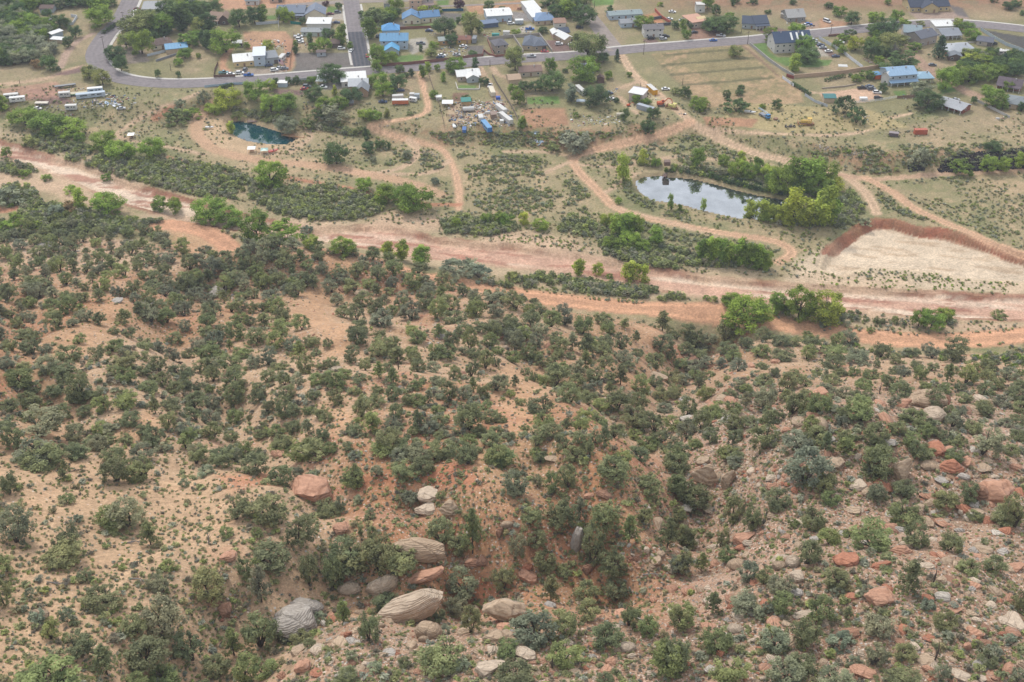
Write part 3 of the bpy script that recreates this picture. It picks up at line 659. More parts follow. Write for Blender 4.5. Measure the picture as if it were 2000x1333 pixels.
        cs = np.stack([rad * np.cos(ph), rad * np.sin(ph), zz], 1); V, F, var = leaves(cs, .10 + .07 * rg.random(nc), 42, .05, rg, 1.4, asp=2.2)
    elif kind == 'bare':
        for i in range(16):
            a = i * 2.4; r = .1 + .3 * rg.random(); z = .6 + .35 * rg.random(); m = (r * .3 * math.cos(a), r * .3 * math.sin(a), z * .5)
            tr.tube((0, 0, 0), m, .02, .012, 4); tr.tube(m, (r * math.cos(a), r * math.sin(a), z), .012, .003, 4)
            for j in range(4): tr.tube(m, (r * math.cos(a + j) * 1.1, r * math.sin(a + j) * 1.1, z * (.7 + .1 * j)), .006, .002, 3)
        return tr.me('bare_trunk', MAT['deadwood']), None
    else:                           # sage, tuft
        nc = 10; ph = rg.random(nc) * 2 * PI; zz = .25 + .4 * rg.random(nc); rad = .42 * rg.random(nc)
        cs = np.stack([rad * np.cos(ph), rad * np.sin(ph), zz], 1); V, F, var = leaves(cs, .2 + .1 * rg.random(nc), 14, .13, rg, 1.4, asp=1.9)
        tr.tube((0, 0, -.05), (0, 0, .4), .04, .02, 4)
    cm = mesh(kind + '_crown', V, F, MAT['leaf'], attrs={'var': var})
    return tr.me(kind + '_trunk', MAT['bark'], True), cm
PROTO = {'juniper': [tree_proto('juniper', s) for s in range(13)], 'pinyon': [tree_proto('pinyon', s) for s in range(3)], 'broadleaf': [tree_proto('broadleaf', s) for s in range(5)],
         'sapling': [tree_proto('sapling', s) for s in range(4)], 'conifer': [tree_proto('conifer', 1)], 'bush': [tree_proto('bush', s) for s in range(4)], 'sage': [tree_proto('sage', s) for s in range(4)], 'bare': [tree_proto('bare', 1)]}
# actual half-width of each crown so that sizes come out as asked
TONE = {'g': (.225, .320, .070), 'd': (.125, .190, .080), 'y': (.36, .43, .085), 's': (.29, .315, .225), 'o': (.270, .310, .125), 'c': (.09, .14, .085), 'p': (.10, .04, .07), 'r': (.33, .23, .12),
        'b': (.25, .36, .075), 'j': (.228, .250, .138), 'j2': (.248, .288, .132), 'j3': (.255, .270, .190), 'w': (.3, .3, .3)}
PWID = {'juniper': .95, 'pinyon': .85, 'broadleaf': 1.0, 'sapling': .46, 'conifer': .60, 'bush': 1.1, 'sage': 1.05, 'bare': .75}
def tree(kind, name, px, py, w, h, tone, label, cat, group=None, rg=random, k=None, P=None, t=None, hm=None):
    """px,py: foot of the tree in the photograph; w,h: its size there"""
    if P is None: P, t = at1(px, py)
    s = scl(t); wm = w / s
    if hm is None:
        dep = math.asin(min(.95, (CAMZ - P[2]) / math.sqrt(P[0] ** 2 + P[1] ** 2 + (CAMZ - P[2]) ** 2)))
        hm = max((h - .42 * w * math.sin(dep)) / math.cos(dep) / s, .52 * wm)
    pr = PROTO[kind]; tm, cm = pr[(k if k is not None else rg.randrange(len(pr))) % len(pr)]
    root = ob(name, None, None, P, rg.random() * 6.28); root.empty_display_size = .5
    sc = (wm / PWID[kind], wm / PWID[kind], hm)
    tn = TONE[tone]; v = .88 + .24 * rg.random(); g = 1 + .14 * (rg.random() - .5)
    if tm: ob('trunk', tm, root, sc=sc)
    if cm: ob('crown' if kind not in ('bush', 'sage') else 'foliage', cm, root, sc=sc, tint=(tn[0] * v * g, tn[1] * v, tn[2] * v))
    tag(root, label, cat, group); return root
# ------------------------------------------------------------------ boulders
def rock_proto(kind, seed, sub):
    rg = np.random.default_rng(seed + 100); bm = bmesh.new(); bmesh.ops.create_icosphere(bm, subdivisions=sub, radius=1)
    V = np.array([v.co[:] for v in bm.verts]); F = np.array([[v.index for v in f.verts] for f in bm.faces]); bm.free()
    V = V * 1.25 if kind != 'round' else V
    cuts = {'angular': 15, 'slab': 12, 'round': 8, 'stone': 11}[kind]
    for i in range(cuts):
        n = rg.normal(size=3); n /= np.linalg.norm(n); dd = (.62 + .3 * rg.random() if kind != 'stone' else .48 + .3 * rg.random()) if kind != 'round' else .80 + .16 * rg.random()
        if kind == 'slab' and i < 2: n = np.array([0, .1 * i, 1 - 2. * i]); dd = .55; n /= np.linalg.norm(n)
        e = V @ n - dd; m = e > 0; V[m] -= np.outer(e[m], n) * .96
    if sub > 2:
        q = V * 1.6 + seed * 7.
        nz = fbm(q[:, 0] + q[:, 2] * .7, q[:, 1] - q[:, 2] * .5, 1.0, 4, seed)[:, None]; V *= 1 + .10 * nz
        tilt = V[:, 2] + .12 * V[:, 0] + .12 * fbm(V[:, 0] * 2, V[:, 1] * 2, 1., 2, seed)
        groove = np.abs(np.sin(tilt * (13 if kind == 'round' else 7) + 2 * nz[:, 0]))[:, None]
        V[:, :2] *= 1 - (.05 if kind == 'round' else .045) * (1 - groove) ** 2 * 1.4
        # a crack
        n = rg.normal(size=3); n[2] *= .2; n /= np.linalg.norm(n); e = np.abs(V @ n + .15 * rg.normal() + .04 * nz[:, 0]); V *= (1 - .10 * np.exp(-(e / .035) ** 2))[:, None]
    V /= np.abs(V).max(0)
    me = mesh(kind + '_rock', V, F, MAT['band' if kind == 'round' else 'rock'], smooth_=(sub > 2)); return me
ROCK = {'angular': [rock_proto('angular', s, 5) for s in range(5)], 'slab': [rock_proto('slab', s, 5) for s in range(4)], 'round': [rock_proto('round', s, 5) for s in range(5)],
        'stone': [rock_proto('stone', s, 2) for s in range(8)]}
RT = {'red': (.42, .19, .12), 'orange': (.47, .265, .18), 'tan': (.44, .33, .235), 'pale': (.52, .42, .325), 'grey': (.40, .365, .33), 'brown': (.30, .17, .115), 'white': (.52, .47, .41)}
def boulder(x0, x1, y0, y1, kind, tone, label, k, rot=0., up=1.0, name='boulder', cat='boulder', tilt=0., group=None, lean=None):
    cx = (x0 + x1) / 2; w = x1 - x0; h = y1 - y0
    P, t = at1(cx, y0 + h * .80); s = scl(t); wm = w / s * 1.12; h *= 1.1
    dep = math.asin(min(.95, (CAMZ - P[2]) / math.sqrt(P[0] ** 2 + P[1] ** 2 + (CAMZ - P[2]) ** 2)))
    # seen height = 2*sqrt((ry sin)^2+(rz cos)^2); the far radius follows from it
    rz_ = max(h / s * .5 * up / math.cos(dep) * .78, .2); ry = math.sqrt(max((h / s / 2) ** 2 - (rz_ * math.cos(dep)) ** 2, (.3 * wm / 2) ** 2)) / math.sin(dep)
    ry = min(ry, wm * .75)
    if kind == 'slab': rz_ *= .62; ry *= 1.1
    rock = ob(name, ROCK[kind][k % len(ROCK[kind])], None, (P[0], P[1] + ry * .4, P[2] + rz_ * .45), sc=(wm / 2, ry, rz_), tint=RT[tone], rot=(.05, tilt - rot * .55, rot * .5))
    if kind == 'round' and wm > 1.6: rock.scale = (wm / 2, ry, rz_ * .8)
    if lean is not None: rock.scale = (wm / 2 * lean[0], ry * lean[1], rz_ * lean[2]); rock.rotation_euler = (0, R(lean[3]), R(lean[4])); rock.location.z += lean[5]
    tag(rock, label, cat, group); return rock
# ------------------------------------------------------------------ masses nobody could count: instanced by geometry nodes, one object each
def gn_scatter(name, P, S, RZ, IDX, TINT, protos, kind='stuff'):
    """protos: list of lists of objects; S: (n,3) scales"""
    n = len(P); me = bpy.data.meshes.new(name); me.vertices.add(n); me.vertices.foreach_set('co', np.asarray(P, np.float32).ravel()); me.update()
    a = me.attributes.new('psc', 'FLOAT_VECTOR', 'POINT'); a.data.foreach_set('vector', np.asarray(S, np.float32).ravel())
    rr = np.zeros((n, 3), np.float32); rr[:, 2] = RZ if np.ndim(RZ) == 1 else 0
    if np.ndim(RZ) == 2: rr = np.asarray(RZ, np.float32)
    a = me.attributes.new('prot', 'FLOAT_VECTOR', 'POINT'); a.data.foreach_set('vector', rr.ravel())
    a = me.attributes.new('pidx', 'INT', 'POINT'); a.data.foreach_set('value', np.asarray(IDX, np.int32))
    a = me.attributes.new('tint', 'FLOAT_VECTOR', 'POINT'); a.data.foreach_set('vector', np.asarray(TINT, np.float32).ravel())
    ng = bpy.data.node_groups.new(name, 'GeometryNodeTree'); ng.interface.new_socket('Geometry', in_out='INPUT', socket_type='NodeSocketGeometry'); ng.interface.new_socket('Geometry', in_out='OUTPUT', socket_type='NodeSocketGeometry')
    N, L = ng.nodes, ng.links; gi = N.new('NodeGroupInput'); go = N.new('NodeGroupOutput'); iop = N.new('GeometryNodeInstanceOnPoints')
    jo = N.new('GeometryNodeJoinGeometry')
    for pr in reversed(protos):
        ji = N.new('GeometryNodeJoinGeometry')
        for q in pr:
            oi = N.new('GeometryNodeObjectInfo'); oi.transform_space = 'ORIGINAL'; oi.inputs['Object'].default_value = q; oi.inputs['As Instance'].default_value = False
            L.new(oi.outputs['Geometry'], ji.inputs[0])
        g2 = N.new('GeometryNodeGeometryToInstance'); L.new(ji.outputs[0], g2.inputs[0]); L.new(g2.outputs[0], jo.inputs[0])
    def na(nm, ty):
        x = N.new('GeometryNodeInputNamedAttribute'); x.data_type = ty; x.inputs['Name'].default_value = nm
        return next(o_ for o_ in x.outputs if o_.enabled and o_.name == 'Attribute')
    iop.inputs['Pick Instance'].default_value = True
    L.new(gi.outputs[0], iop.inputs['Points']); L.new(jo.outputs[0], iop.inputs['Instance']); L.new(na('pidx', 'INT'), iop.inputs['Instance Index'])
    L.new(na('prot', 'FLOAT_VECTOR'), iop.inputs['Rotation']); L.new(na('psc', 'FLOAT_VECTOR'), iop.inputs['Scale']); L.new(iop.outputs[0], go.inputs[0])
    o = bpy.data.objects.new(name, me); COL.objects.link(o); md = o.modifiers.new('scatter', 'NODES'); md.node_group = ng; o['kind'] = kind
    return o
tick('proto')
# ------------------------------------------------------------------ the hillside: boulders
LM0 = []
BL = [
 (568, 653, 926, 988, 'slab', 'orange', 'big flat-topped red boulder above the gully, alone on red soil', 0, .2, .9, 'the flat-topped red boulder'),
 (528, 616, 1182, 1256, 'round', 'grey', 'broad grey domed boulder with swirling bands, larger of a touching pair', 0, .3, .8, 'the grey domed boulder'),
 (566, 628, 1170, 1199, 'round', 'grey', 'smaller grey slab-like boulder resting against the top of a domed grey one', 1, -.2, .8, None),
 (660, 705, 1136, 1164, 'round', 'pale', 'small round pale boulder with ring-like swirls', 2, 0, .8, 'the small swirled boulder'),
 (712, 779, 1124, 1172, 'round', 'pale', 'pale rounded boulder behind a bush, upper left of the long striped boulder', 3, .3, .8, None),
 (740, 868, 1156, 1229, 'round', 'pale', 'long striped pale sandstone boulder, largest at the gully bottom', 4, .25, .8, 'the long striped boulder'),
 (767, 872, 1050, 1102, 'round', 'tan', 'big striped tan boulder half hidden by junipers', 0, -.15, 1., 'the big tan boulder'),
 (783, 863, 1104, 1162, 'slab', 'orange', 'tilted red-brown slab above the long striped boulder', 1, .35, .8, None),
 (946, 1033, 1167, 1223, 'angular', 'tan', 'blocky layered tan boulder with a flat side towards the viewer', 0, -.1, 1., 'the layered tan boulder'),
 (811, 861, 1215, 1255, 'round', 'tan', 'swirled tan boulder below the long striped one', 1, -.2, .9, None),
 (817, 838, 1242, 1257, 'round', 'tan', 'small round stone leaning under the swirled tan boulder', 2, 0, .9, None),
 (944, 993, 1231, 1257, 'slab', 'tan', 'low tan slab on end below the layered tan boulder', 2, .1, .8, None),
 (916, 987, 1288, 1324, 'slab', 'pale', 'pale flat boulder near the bottom of the picture with a shallow hollow', 3, .1, .8, 'the pale flat boulder'),
 (1005, 1052, 1266, 1293, 'slab', 'pale', 'beige flat boulder beside dead branches below the layered tan boulder', 0, -.2, .7, None),
 (1209, 1241, 1254, 1276, 'round', 'pale', 'lone beige rounded boulder on open rubble', 3, 0, .7, 'the lone beige boulder'),
 (1113, 1140, 1037, 1087, 'round', 'grey', 'upright oval grey boulder against the gully bank', 4, 0, 1., 'the oval grey boulder'),
 (808, 862, 945, 985, 'slab', 'pale', 'cracked pale rock ledge breaking out of the red slope', 1, .1, .9, 'the cracked pale ledge'),
 (858, 898, 975, 1010, 'angular', 'tan', 'tan ledge block below the cracked pale ledge', 2, .4, .9, None),
 (812, 860, 980, 1008, 'slab', 'pale', 'overhanging lower lip of the cracked pale ledge', 2, 0, .8, None),
 (902, 936, 1088, 1112, 'angular', 'orange', 'blocky red and cream boulder in the gully', 1, .3, .9, None),
 (930, 955, 1084, 1106, 'slab', 'brown', 'long brown slab lying against a blocky boulder in the gully', 2, .6, .8, None),
 (966, 984, 1030, 1054, 'angular', 'brown', 'square brown rock stuck in the gully bank', 3, .2, 1., None),
 (977, 1001, 1018, 1034, 'round', 'tan', 'round tan rock in the gully bank', 1, .2, 1., None),
 (650, 685, 1018, 1048, 'angular', 'orange', 'stack of split red blocks left of the cracked pale ledge', 4, .2, 1., None),
 (1012, 1054, 1114, 1142, 'slab', 'orange', 'orange slab on the gully floor', 0, -.3, .8, None),
 (1016, 1040, 1100, 1116, 'angular', 'red', 'small red block sitting above an orange slab', 1, .2, .9, None),
 (1351, 1405, 908, 956, 'angular', 'tan', 'big square split boulder with a flat front face', 2, -.05, 1.15, 'the split boulder'),
 (1402, 1438, 920, 961, 'angular', 'tan', 'pointed half broken off the big square boulder', 3, .3, 1.1, None),
 (1355, 1385, 890, 910, 'slab', 'tan', 'weathered cap rock on top of the split boulder', 1, .3, .9, None),
 (1424, 1477, 1037, 1067, 'slab', 'orange', 'orange and cream layered boulder on the open slope', 3, .15, .9, 'the orange layered boulder'),
 (1422, 1460, 1091, 1117, 'round', 'tan', 'domed tan boulder below the orange layered boulder', 2, 0, .8, None),
 (1509, 1535, 1096, 1116, 'round', 'tan', 'small round tan boulder, left of a touching pair', 3, 0, .8, None),
 (1535, 1563, 1085, 1111, 'round', 'pale', 'pale tilted boulder, right of a touching pair', 4, .5, .9, None),
 (1621, 1676, 1076, 1108, 'slab', 'red', 'flat red slab with sharp corners', 1, .1, .8, 'the flat red slab'),
 (1694, 1750, 1147, 1186, 'angular', 'orange', 'large orange boulder, biggest on the lower rubble', 4, .2, .8, 'the large orange boulder'),
 (1642, 1683, 1158, 1173, 'slab', 'red', 'thin red slab left of the large orange boulder', 2, .1, .7, None),
 (1641, 1680, 1227, 1250, 'round', 'orange', 'rounded orange rock below the large orange boulder', 0, .1, .7, None),
 (1664, 1720, 1302, 1330, 'slab', 'orange', 'flat orange rock at the bottom edge of the picture', 0, -.2, .7, None),
 (1905, 1985, 933, 992, 'angular', 'orange', 'largest red boulder on the right slope, its top flat', 0, .3, 1., 'the largest red boulder'),
 (1889, 1926, 942, 985, 'angular', 'brown', 'slab split off the largest red boulder, shade put into its dark tint', 1, .5, 1., None),  # darker tint stands in for the shade on the boulder's split side
 (1733, 1784, 897, 948, 'angular', 'tan', 'upright tan block leaning to one side', 3, .4, 1.1, 'the leaning tan block'),
 (1832, 1882, 896, 927, 'angular', 'red', 'ragged deep red rock pile', 2, .2, .9, 'the ragged red rock'),
 (1799, 1833, 899, 919, 'round', 'tan', 'smooth tan rock left of the ragged red rock', 1, .1, .7, None),
 (1811, 1848, 860, 893, 'angular', 'red', 'fractured red outcrop above the ragged red rock', 4, .3, .9, 'the fractured red outcrop'),
 (1778, 1850, 760, 806, 'round', 'tan', 'huge domed grey-brown boulder standing over the trees', 0, .1, 1., 'the huge domed boulder'),
 (1842, 1857, 764, 800, 'angular', 'brown', 'red broken edge of the huge domed boulder', 0, .1, 1.1, None),
 (1804, 1847, 794, 828, 'round', 'pale', 'pale swirled boulder at the foot of the huge domed one', 4, .3, .9, None),
 (1745, 1782, 778, 800, 'angular', 'orange', 'rusty low outcrop left of the huge domed boulder', 3, .1, .8, None),
 (1573, 1627, 750, 794, 'slab', 'orange', 'big orange boulder with cream swirls and a flat cap', 2, .2, 1.2, 'the orange capped boulder'),
 (1328, 1370, 692, 713, 'slab', 'brown', 'grey overhanging slab dark underneath', 0, .15, .9, 'the overhanging slab'),
 (1262, 1304, 725, 748, 'slab', 'tan', 'long tan slab edge sticking out of the gully trees', 3, -.5, .8, None),
 (1062, 1085, 668, 682, 'slab', 'brown', 'brown slab tilted among dense junipers', 2, .5, .8, None),
 (1913, 1938, 715, 728, 'slab', 'orange', 'flat rust coloured rock on the bank under the dirt road', 0, 0, .8, None),
 (1478, 1497, 756, 776, 'slab', 'orange', 'orange slab stood on edge', 1, .5, 1., None),
 (1508, 1530, 766, 786, 'slab', 'orange', 'orange and pale slab standing right of its neighbour on edge', 3, .5, 1., None),
 (1418, 1440, 774, 792, 'slab', 'orange', 'upper of several tilted red plates beside the gully', 0, .5, .7, None),
 (1410, 1430, 792, 806, 'slab', 'orange', 'lower of several tilted red plates beside the gully', 1, .5, .7, None),
 (1378, 1402, 786, 800, 'slab', 'orange', 'tilted red plate nearest the gully trees', 2, .5, .7, None),
 (1503, 1523, 700, 712, 'angular', 'orange', 'orange rock with a cream top among the upper junipers', 1, .1, .8, None),
 (1454, 1478, 708, 720, 'slab', 'orange', 'pair of low red rocks fused into one ledge', 2, .1, .8, None),
 (1587, 1616, 815, 850, 'round', 'tan', 'striped brown boulder partly behind a juniper', 1, .4, 1., 'the striped brown boulder'),
 (1487, 1506, 862, 874, 'round', 'white', 'long white stone, lowest of a white row', 0, 0, .7, None),
 (1506, 1521, 854, 866, 'round', 'white', 'white stone in the middle of a white row', 1, 0, .7, None),
 (1511, 1526, 839, 847, 'round', 'white', 'white stone at the top of a white row', 2, 0, .7, None),
 (1963, 2004, 1098, 1120, 'slab', 'orange', 'striped rust rock cut by the right edge of the picture', 3, .1, .8, None),
 (1963, 2010, 1197, 1238, 'slab', 'pale', 'broad cream slab cut by the right edge of the picture', 2, 0, .6, None),
 (1947, 1968, 1202, 1220, 'slab', 'pale', 'small cream slab left of the broad cream slab', 1, .2, .6, None),
 (1855, 1903, 1310, 1334, 'slab', 'pale', 'cream layered slab at the bottom edge of the picture', 0, -.2, .7, None),
 (1902, 1935, 1318, 1334, 'slab', 'pale', 'cream slab right of a layered one at the bottom edge', 3, -.2, .7, None),
 (426, 456, 1176, 1207, 'angular', 'brown', 'five-sided brown boulder below a juniper', 4, .3, .9, 'the five-sided boulder'),
 (410, 428, 1162, 1188, 'angular', 'brown', 'upright brown rock leaning on the five-sided boulder', 2, .3, 1., None),
 (58, 96, 1190, 1214, 'round', 'tan', 'long tan boulder behind grey sage on the sandy slope', 0, -.2, .9, 'the long tan boulder'),
 (422, 461, 1075, 1100, 'angular', 'orange', 'crumbling orange rock beside the sandy path', 1, .4, .7, 'the crumbling orange rock'),
 (1600 - 963, 665, 1203, 1219, 'slab', 'red', 'bright red flat rock right of the grey domed boulder', 0, 0, .8, None),
 (668, 686, 1233, 1248, 'angular', 'red', 'small bright red rock above the pale ledge', 3, 0, .8, None),
 (568, 607, 1288, 1320, 'angular', 'orange', 'split orange rock low on the slope', 1, .6, .8, 'the split orange rock'),
 (540, 560, 1310, 1330, 'angular', 'orange', 'orange rock at the bottom edge below the split orange rock', 2, .3, .8, None),
 (560, 600, 1260, 1282, 'slab', 'tan', 'flat pale orange ledge below the grey domed boulder', 3, .3, .6, None),
 (1480 - 200, 1300, 1075, 1092, 'angular', 'tan', 'square tan rock in the gully rock heap', 0, .3, .9, None),
 (1255, 1268, 1066, 1084, 'angular', 'pale', 'pale square rock, leftmost of the gully rock heap', 1, .1, .9, None),
 (1236, 1250, 1084, 1098, 'angular', 'brown', 'brown rock low in the gully rock heap', 2, .1, .9, None),
 (1268, 1292, 1086, 1106, 'slab', 'tan', 'tan slab low in the gully rock heap', 1, .6, .9, None),
 (1132, 1165, 1100, 1124, 'angular', 'brown', 'dark red block under junipers in the gully', 3, .2, .9, None),
 (72, 104, 472, 487, 'round', 'grey', 'grey layered outcrop on the far brow, upper ledge', 2, 0, .8, None),
 (54, 104, 487, 501, 'slab', 'pale', 'grey layered outcrop on the far brow, lower ledge', 2, 0, .7, None),
 (408, 448, 554, 584, 'angular', 'grey', 'rugged grey outcrop among dense junipers', 0, .3, .9, None),
 (500, 525, 543, 558, 'round', 'grey', 'smooth grey outcrop right of a rugged one', 3, 0, .9, None),
 (272, 305, 585, 597, 'slab', 'grey', 'flat grey ledge at the top of the sandy clearing', 0, 0, .6, None),
 (215, 238, 580, 592, 'slab', 'grey', 'small grey ledge at the left end of the sandy clearing top', 1, 0, .6, None),
 (655, 687, 556, 572, 'slab', 'brown', 'brown flat outcrop above the curved sandy clearing', 3, .1, .8, None),
 (692, 718, 565, 580, 'round', 'tan', 'tan rock right of the brown flat outcrop', 1, .1, .8, None),
 (85, 105, 556, 572, 'slab', 'grey', 'grey rock ledge among junipers near the left edge', 2, .2, .7, None),
 (850, 870, 652, 664, 'round', 'grey', 'pale grey rock in a rocky opening between junipers', 0, 0, .8, None),
 (852, 878, 684, 700, 'slab', 'grey', 'tilted grey slab below the pale grey rock', 1, -.4, .8, None),
 (890, 912, 724, 740, 'angular', 'brown', 'brown rock below a dense row of junipers', 0, .2, .9, None),
 (645, 668, 715, 728, 'round', 'pale', 'white-patched rock at the foot of the sandy bowl', 1, 0, .7, None),
 (530, 562, 876, 896, 'slab', 'orange', 'tilted orange ledge between mid-slope junipers', 2, -.4, .8, None),
 (1065, 1102, 893, 903, 'slab', 'tan', 'long thin tan ledge on the mid slope', 0, 0, .7, None),
 (1136, 1160, 962, 976, 'angular', 'orange', 'orange rock at the left end of a broken ledge', 1, .3, .8, None),
 (1165, 1205, 955, 975, 'slab', 'brown', 'broken dark red ledge below mid-slope junipers', 2, -.3, .7, None),
 (1545, 1560, 950, 966, 'angular', 'red', 'red rock below a strip of thin red plates', 2, .3, .8, None),
 (1528, 1552, 940, 950, 'slab', 'red', 'strip of thin red plates above a red rock', 1, .2, .6, None),
 (1612, 1652, 893, 918, 'angular', 'tan', 'tan boulder with a shrub growing on top', 0, .3, .8, None),
 (1660, 1700, 936, 960, 'slab', 'pale', 'pale folded boulder between two junipers', 2, .2, .8, None),
 (1782, 1808, 984, 1012, 'angular', 'tan', 'tan wedge rock beside a juniper', 3, .3, .8, None),
 (1803, 1825, 1008, 1034, 'slab', 'tan', 'layered tan slab tipped on its edge', 0, .8, .8, None),
 (1830, 1855, 1014, 1028, 'round', 'pale', 'pale smooth rock right of the tipped slab', 3, .2, .8, None),
 (1836, 1860, 983, 1000, 'slab', 'orange', 'orange triangular rock plate on the rubble', 1, .4, .7, None),
 (1738, 1782, 1064, 1084, 'angular', 'orange', 'rusty flat-topped rock beside a juniper on the rubble', 2, .2, .7, None),
 (1695, 1742, 1098, 1114, 'angular', 'red', 'crumbled red rock right of the flat red slab', 3, .2, .7, None),
 (1790, 1830, 1100, 1112, 'slab', 'pale', 'long cream slab lying flat behind a dead bush', 0, 0, .7, None),
 (1826, 1848, 1123, 1142, 'angular', 'tan', 'tan rock right of a dead bush', 1, 0, .7, None),
 (1838, 1860, 1088, 1100, 'slab', 'tan', 'tan rock on the rubble above the cream slab', 2, 0, .7, None),
 (1866, 1880, 1063, 1080, 'angular', 'tan', 'lone upright tan stone near the right edge', 3, 0, .9, None),
 (1545, 1572, 1112, 1140, 'angular', 'pale', 'cracked pale rock with a dark hollow under it', 4, 0, .9, None),
 (1650 - 230, 1452, 1218, 1238, 'round', 'pale', 'half buried pale dome beside a small juniper', 2, 0, .6, None),
 (1455, 1490, 1190, 1206, 'slab', 'grey', 'grey flat rock beside grey sage', 3, .2, .6, None),
 (1542, 1592, 1192, 1208, 'slab', 'pale', 'pale rock streak on the lower rubble', 1, .2, .6, None),
 (1878, 1906, 1220, 1234, 'slab', 'tan', 'tan slab on the lower rubble near the right edge', 0, .1, .7, None),
 (1853, 1872, 1234, 1246, 'slab', 'pale', 'thin pale slab left of grey-green brush', 1, .1, .7, None),
 (1878, 1896, 1254, 1272, 'angular', 'orange', 'orange upright stone in the lower rubble', 1, .5, 1., None),
 (1945, 1960, 1262, 1278, 'angular', 'orange', 'orange stone behind grey-green sage near the right edge', 2, .5, 1., None),
 (1985, 2004, 1288, 1312, 'angular', 'tan', 'tan square stone at the right edge', 2, .2, .9, None),
 (1842, 1882, 1190, 1200, 'slab', 'orange', 'flat salmon slab with a shrub in front', 3, .1, .6, None),
]
for i, b in enumerate(BL):
    boulder(*b[:6], b[6], b[7], b[8], b[9], lean={'tilted red-brown slab above the long striped boulder': (1.25, .5, .5, -32, -12, .9), 'long striped pale sandstone boulder, largest at the gully bottom': (1.06, .7, .85, -20, 8, .5), 'pale rounded boulder behind a bush, upper left of the long striped boulder': (.95, .7, .85, -25, 10, .2), 'upright oval grey boulder against the gully bank': (.8, .6, 1.3, 8, 10, .5)}.get(b[6]))
    if b[10]: lm(b[10], (b[0] + b[1]) / 2, (b[2] + b[3]) / 2)
# more landmarks on the slope
for n, x, y in (('the sandy clearing', 220, 612), ('the curved sandy path', 620, 650), ('the dirt road bend', 400, 455), ('the split orange ledge', 545, 885), ('the open red soil', 880, 925), ('the upper gully', 1330, 700),
                ('the middle gully', 1290, 800), ('the gully bend', 1370, 1040), ('the bottom-left corner', 0, 1333), ('the bottom-right corner', 2000, 1333), ('the left edge at mid-height', 0, 800), ('the sandy tracks', 150, 1100), ('the dead white branches', 265, 1125),
                ('the grey deadfall', 110, 1135), ('the burnt snag', 1825, 1290), ('the dead bush', 1815, 1130), ('the right edge by the road', 2000, 720), ('the centre saddle', 1020, 760), ('the black stump', 775, 720), ('the dead trunk', 1055 / 5, 640 + 800 / 5), ('the pale knoll', 1240, 660)): lm(n, x, y)
HT = []   # x, base y, w, h (photograph)
def crop(ox, oy, k, s):
    for q in s.split(';'):
        v = [float(a) for a in q.split(',')]; HT.append((ox + v[0] / k, oy + v[1] / k, v[2] / k, v[3] / k))
crop(0, 860, 2.818, '240,130,230,130;360,170,60,80;352,220,65,85;55,290,105,130;440,95,110,95;520,40,120,60;645,225,150,165;800,215,150,160;600,475,180,140;715,470,200,180;378,345,85,60;830,575,120,155;400,610,150,170;310,690,200,110;90,560,200,200;40,720,130,150;30,910,100,160;1080,130,110,120;1195,140,130,110;1290,110,120,110;1400,180,160,130;1540,240,130,140;1640,210,80,90;1300,435,140,130;1500,420,230,180;1800,390,140,100;1960,250,130,130;1640,560,170,180;930,710,80,80;1265,525,80,65;1410,525,60,60;1500,690,220,140;1355,740,100,120;1160,880,190,200;1440,890,140,230;590,900,210,150;895,830,110,90;475,775,80,70;920,1060,220,240;280,1095,100,120;1700,790,110,190;1830,810,120,200;1940,720,180,200;750,1060,150,120;420,1200,170,140;590,1290,150,200;800,1240,230,180;330,1330,320,140;910,1330,170,140;1060,1210,160,180;1290,1185,120,180;1430,1130,210,250;1200,1300,150,130;1350,1333,150,160;1460,1290,140,120;1890,1000,90,130;1650,1110,120,80;750,1340,130,80;1920,1330,110,90;1710,1140,70,60;1760,100,150,110;1680,90,170,90;1560,50,120,80')
crop(650, 860, 2.818, '745,130,130,120;125,240,110,120;245,195,70,80;385,180,160,110;500,185,120,110;410,340,90,90;210,430,60,60;590,90,150,110;410,70,150,100;320,50,150,90;920,130,150,120;985,280,150,140;1140,110,80,70;1200,290,90,130;1125,255,60,80;1290,260,110,150;1390,60,60,80;1360,440,80,140;1540,210,180,150;1250,470,160,170;1080,460,130,130;770,620,150,270;600,560,150,150;700,620,120,130;600,320,60,50;1110,580,110,110;1015,620,100,130;1150,720,130,130;1420,680,130,240;1550,740,150,170;1500,480,170,180;1630,560,110,170;1700,450,90,100;1840,590,130,190;1735,290,150,110;1770,370,90,70;1890,170,140,130;1900,280,90,110;1900,430,80,90;1960,330,120,130;1935,560,90,110;1920,740,110,120;100,740,220,200;260,720,200,210;400,690,170,150;155,540,50,80;215,560,60,110;740,880,170,180;940,820,130,150;305,900,150,100;65,1010,100,150;200,1100,130,180;690,960,130,120;760,1060,110,170;640,1230,230,190;1120,1100,250,200;1250,1050,170,170;1280,1210,180,150;1200,880,120,160;1390,880,140,130;1555,880,140,130;1420,990,130,110;1480,1130,170,140;1630,1020,120,150;1750,1070,120,130;1850,1270,210,190;1930,1040,130,140;960,1200,120,90;1000,1333,200,110;400,1250,70,60;85,1320,110,80;1560,1300,60,40;1275,760,80,80;570,980,80,70;1500,1333,90,50')
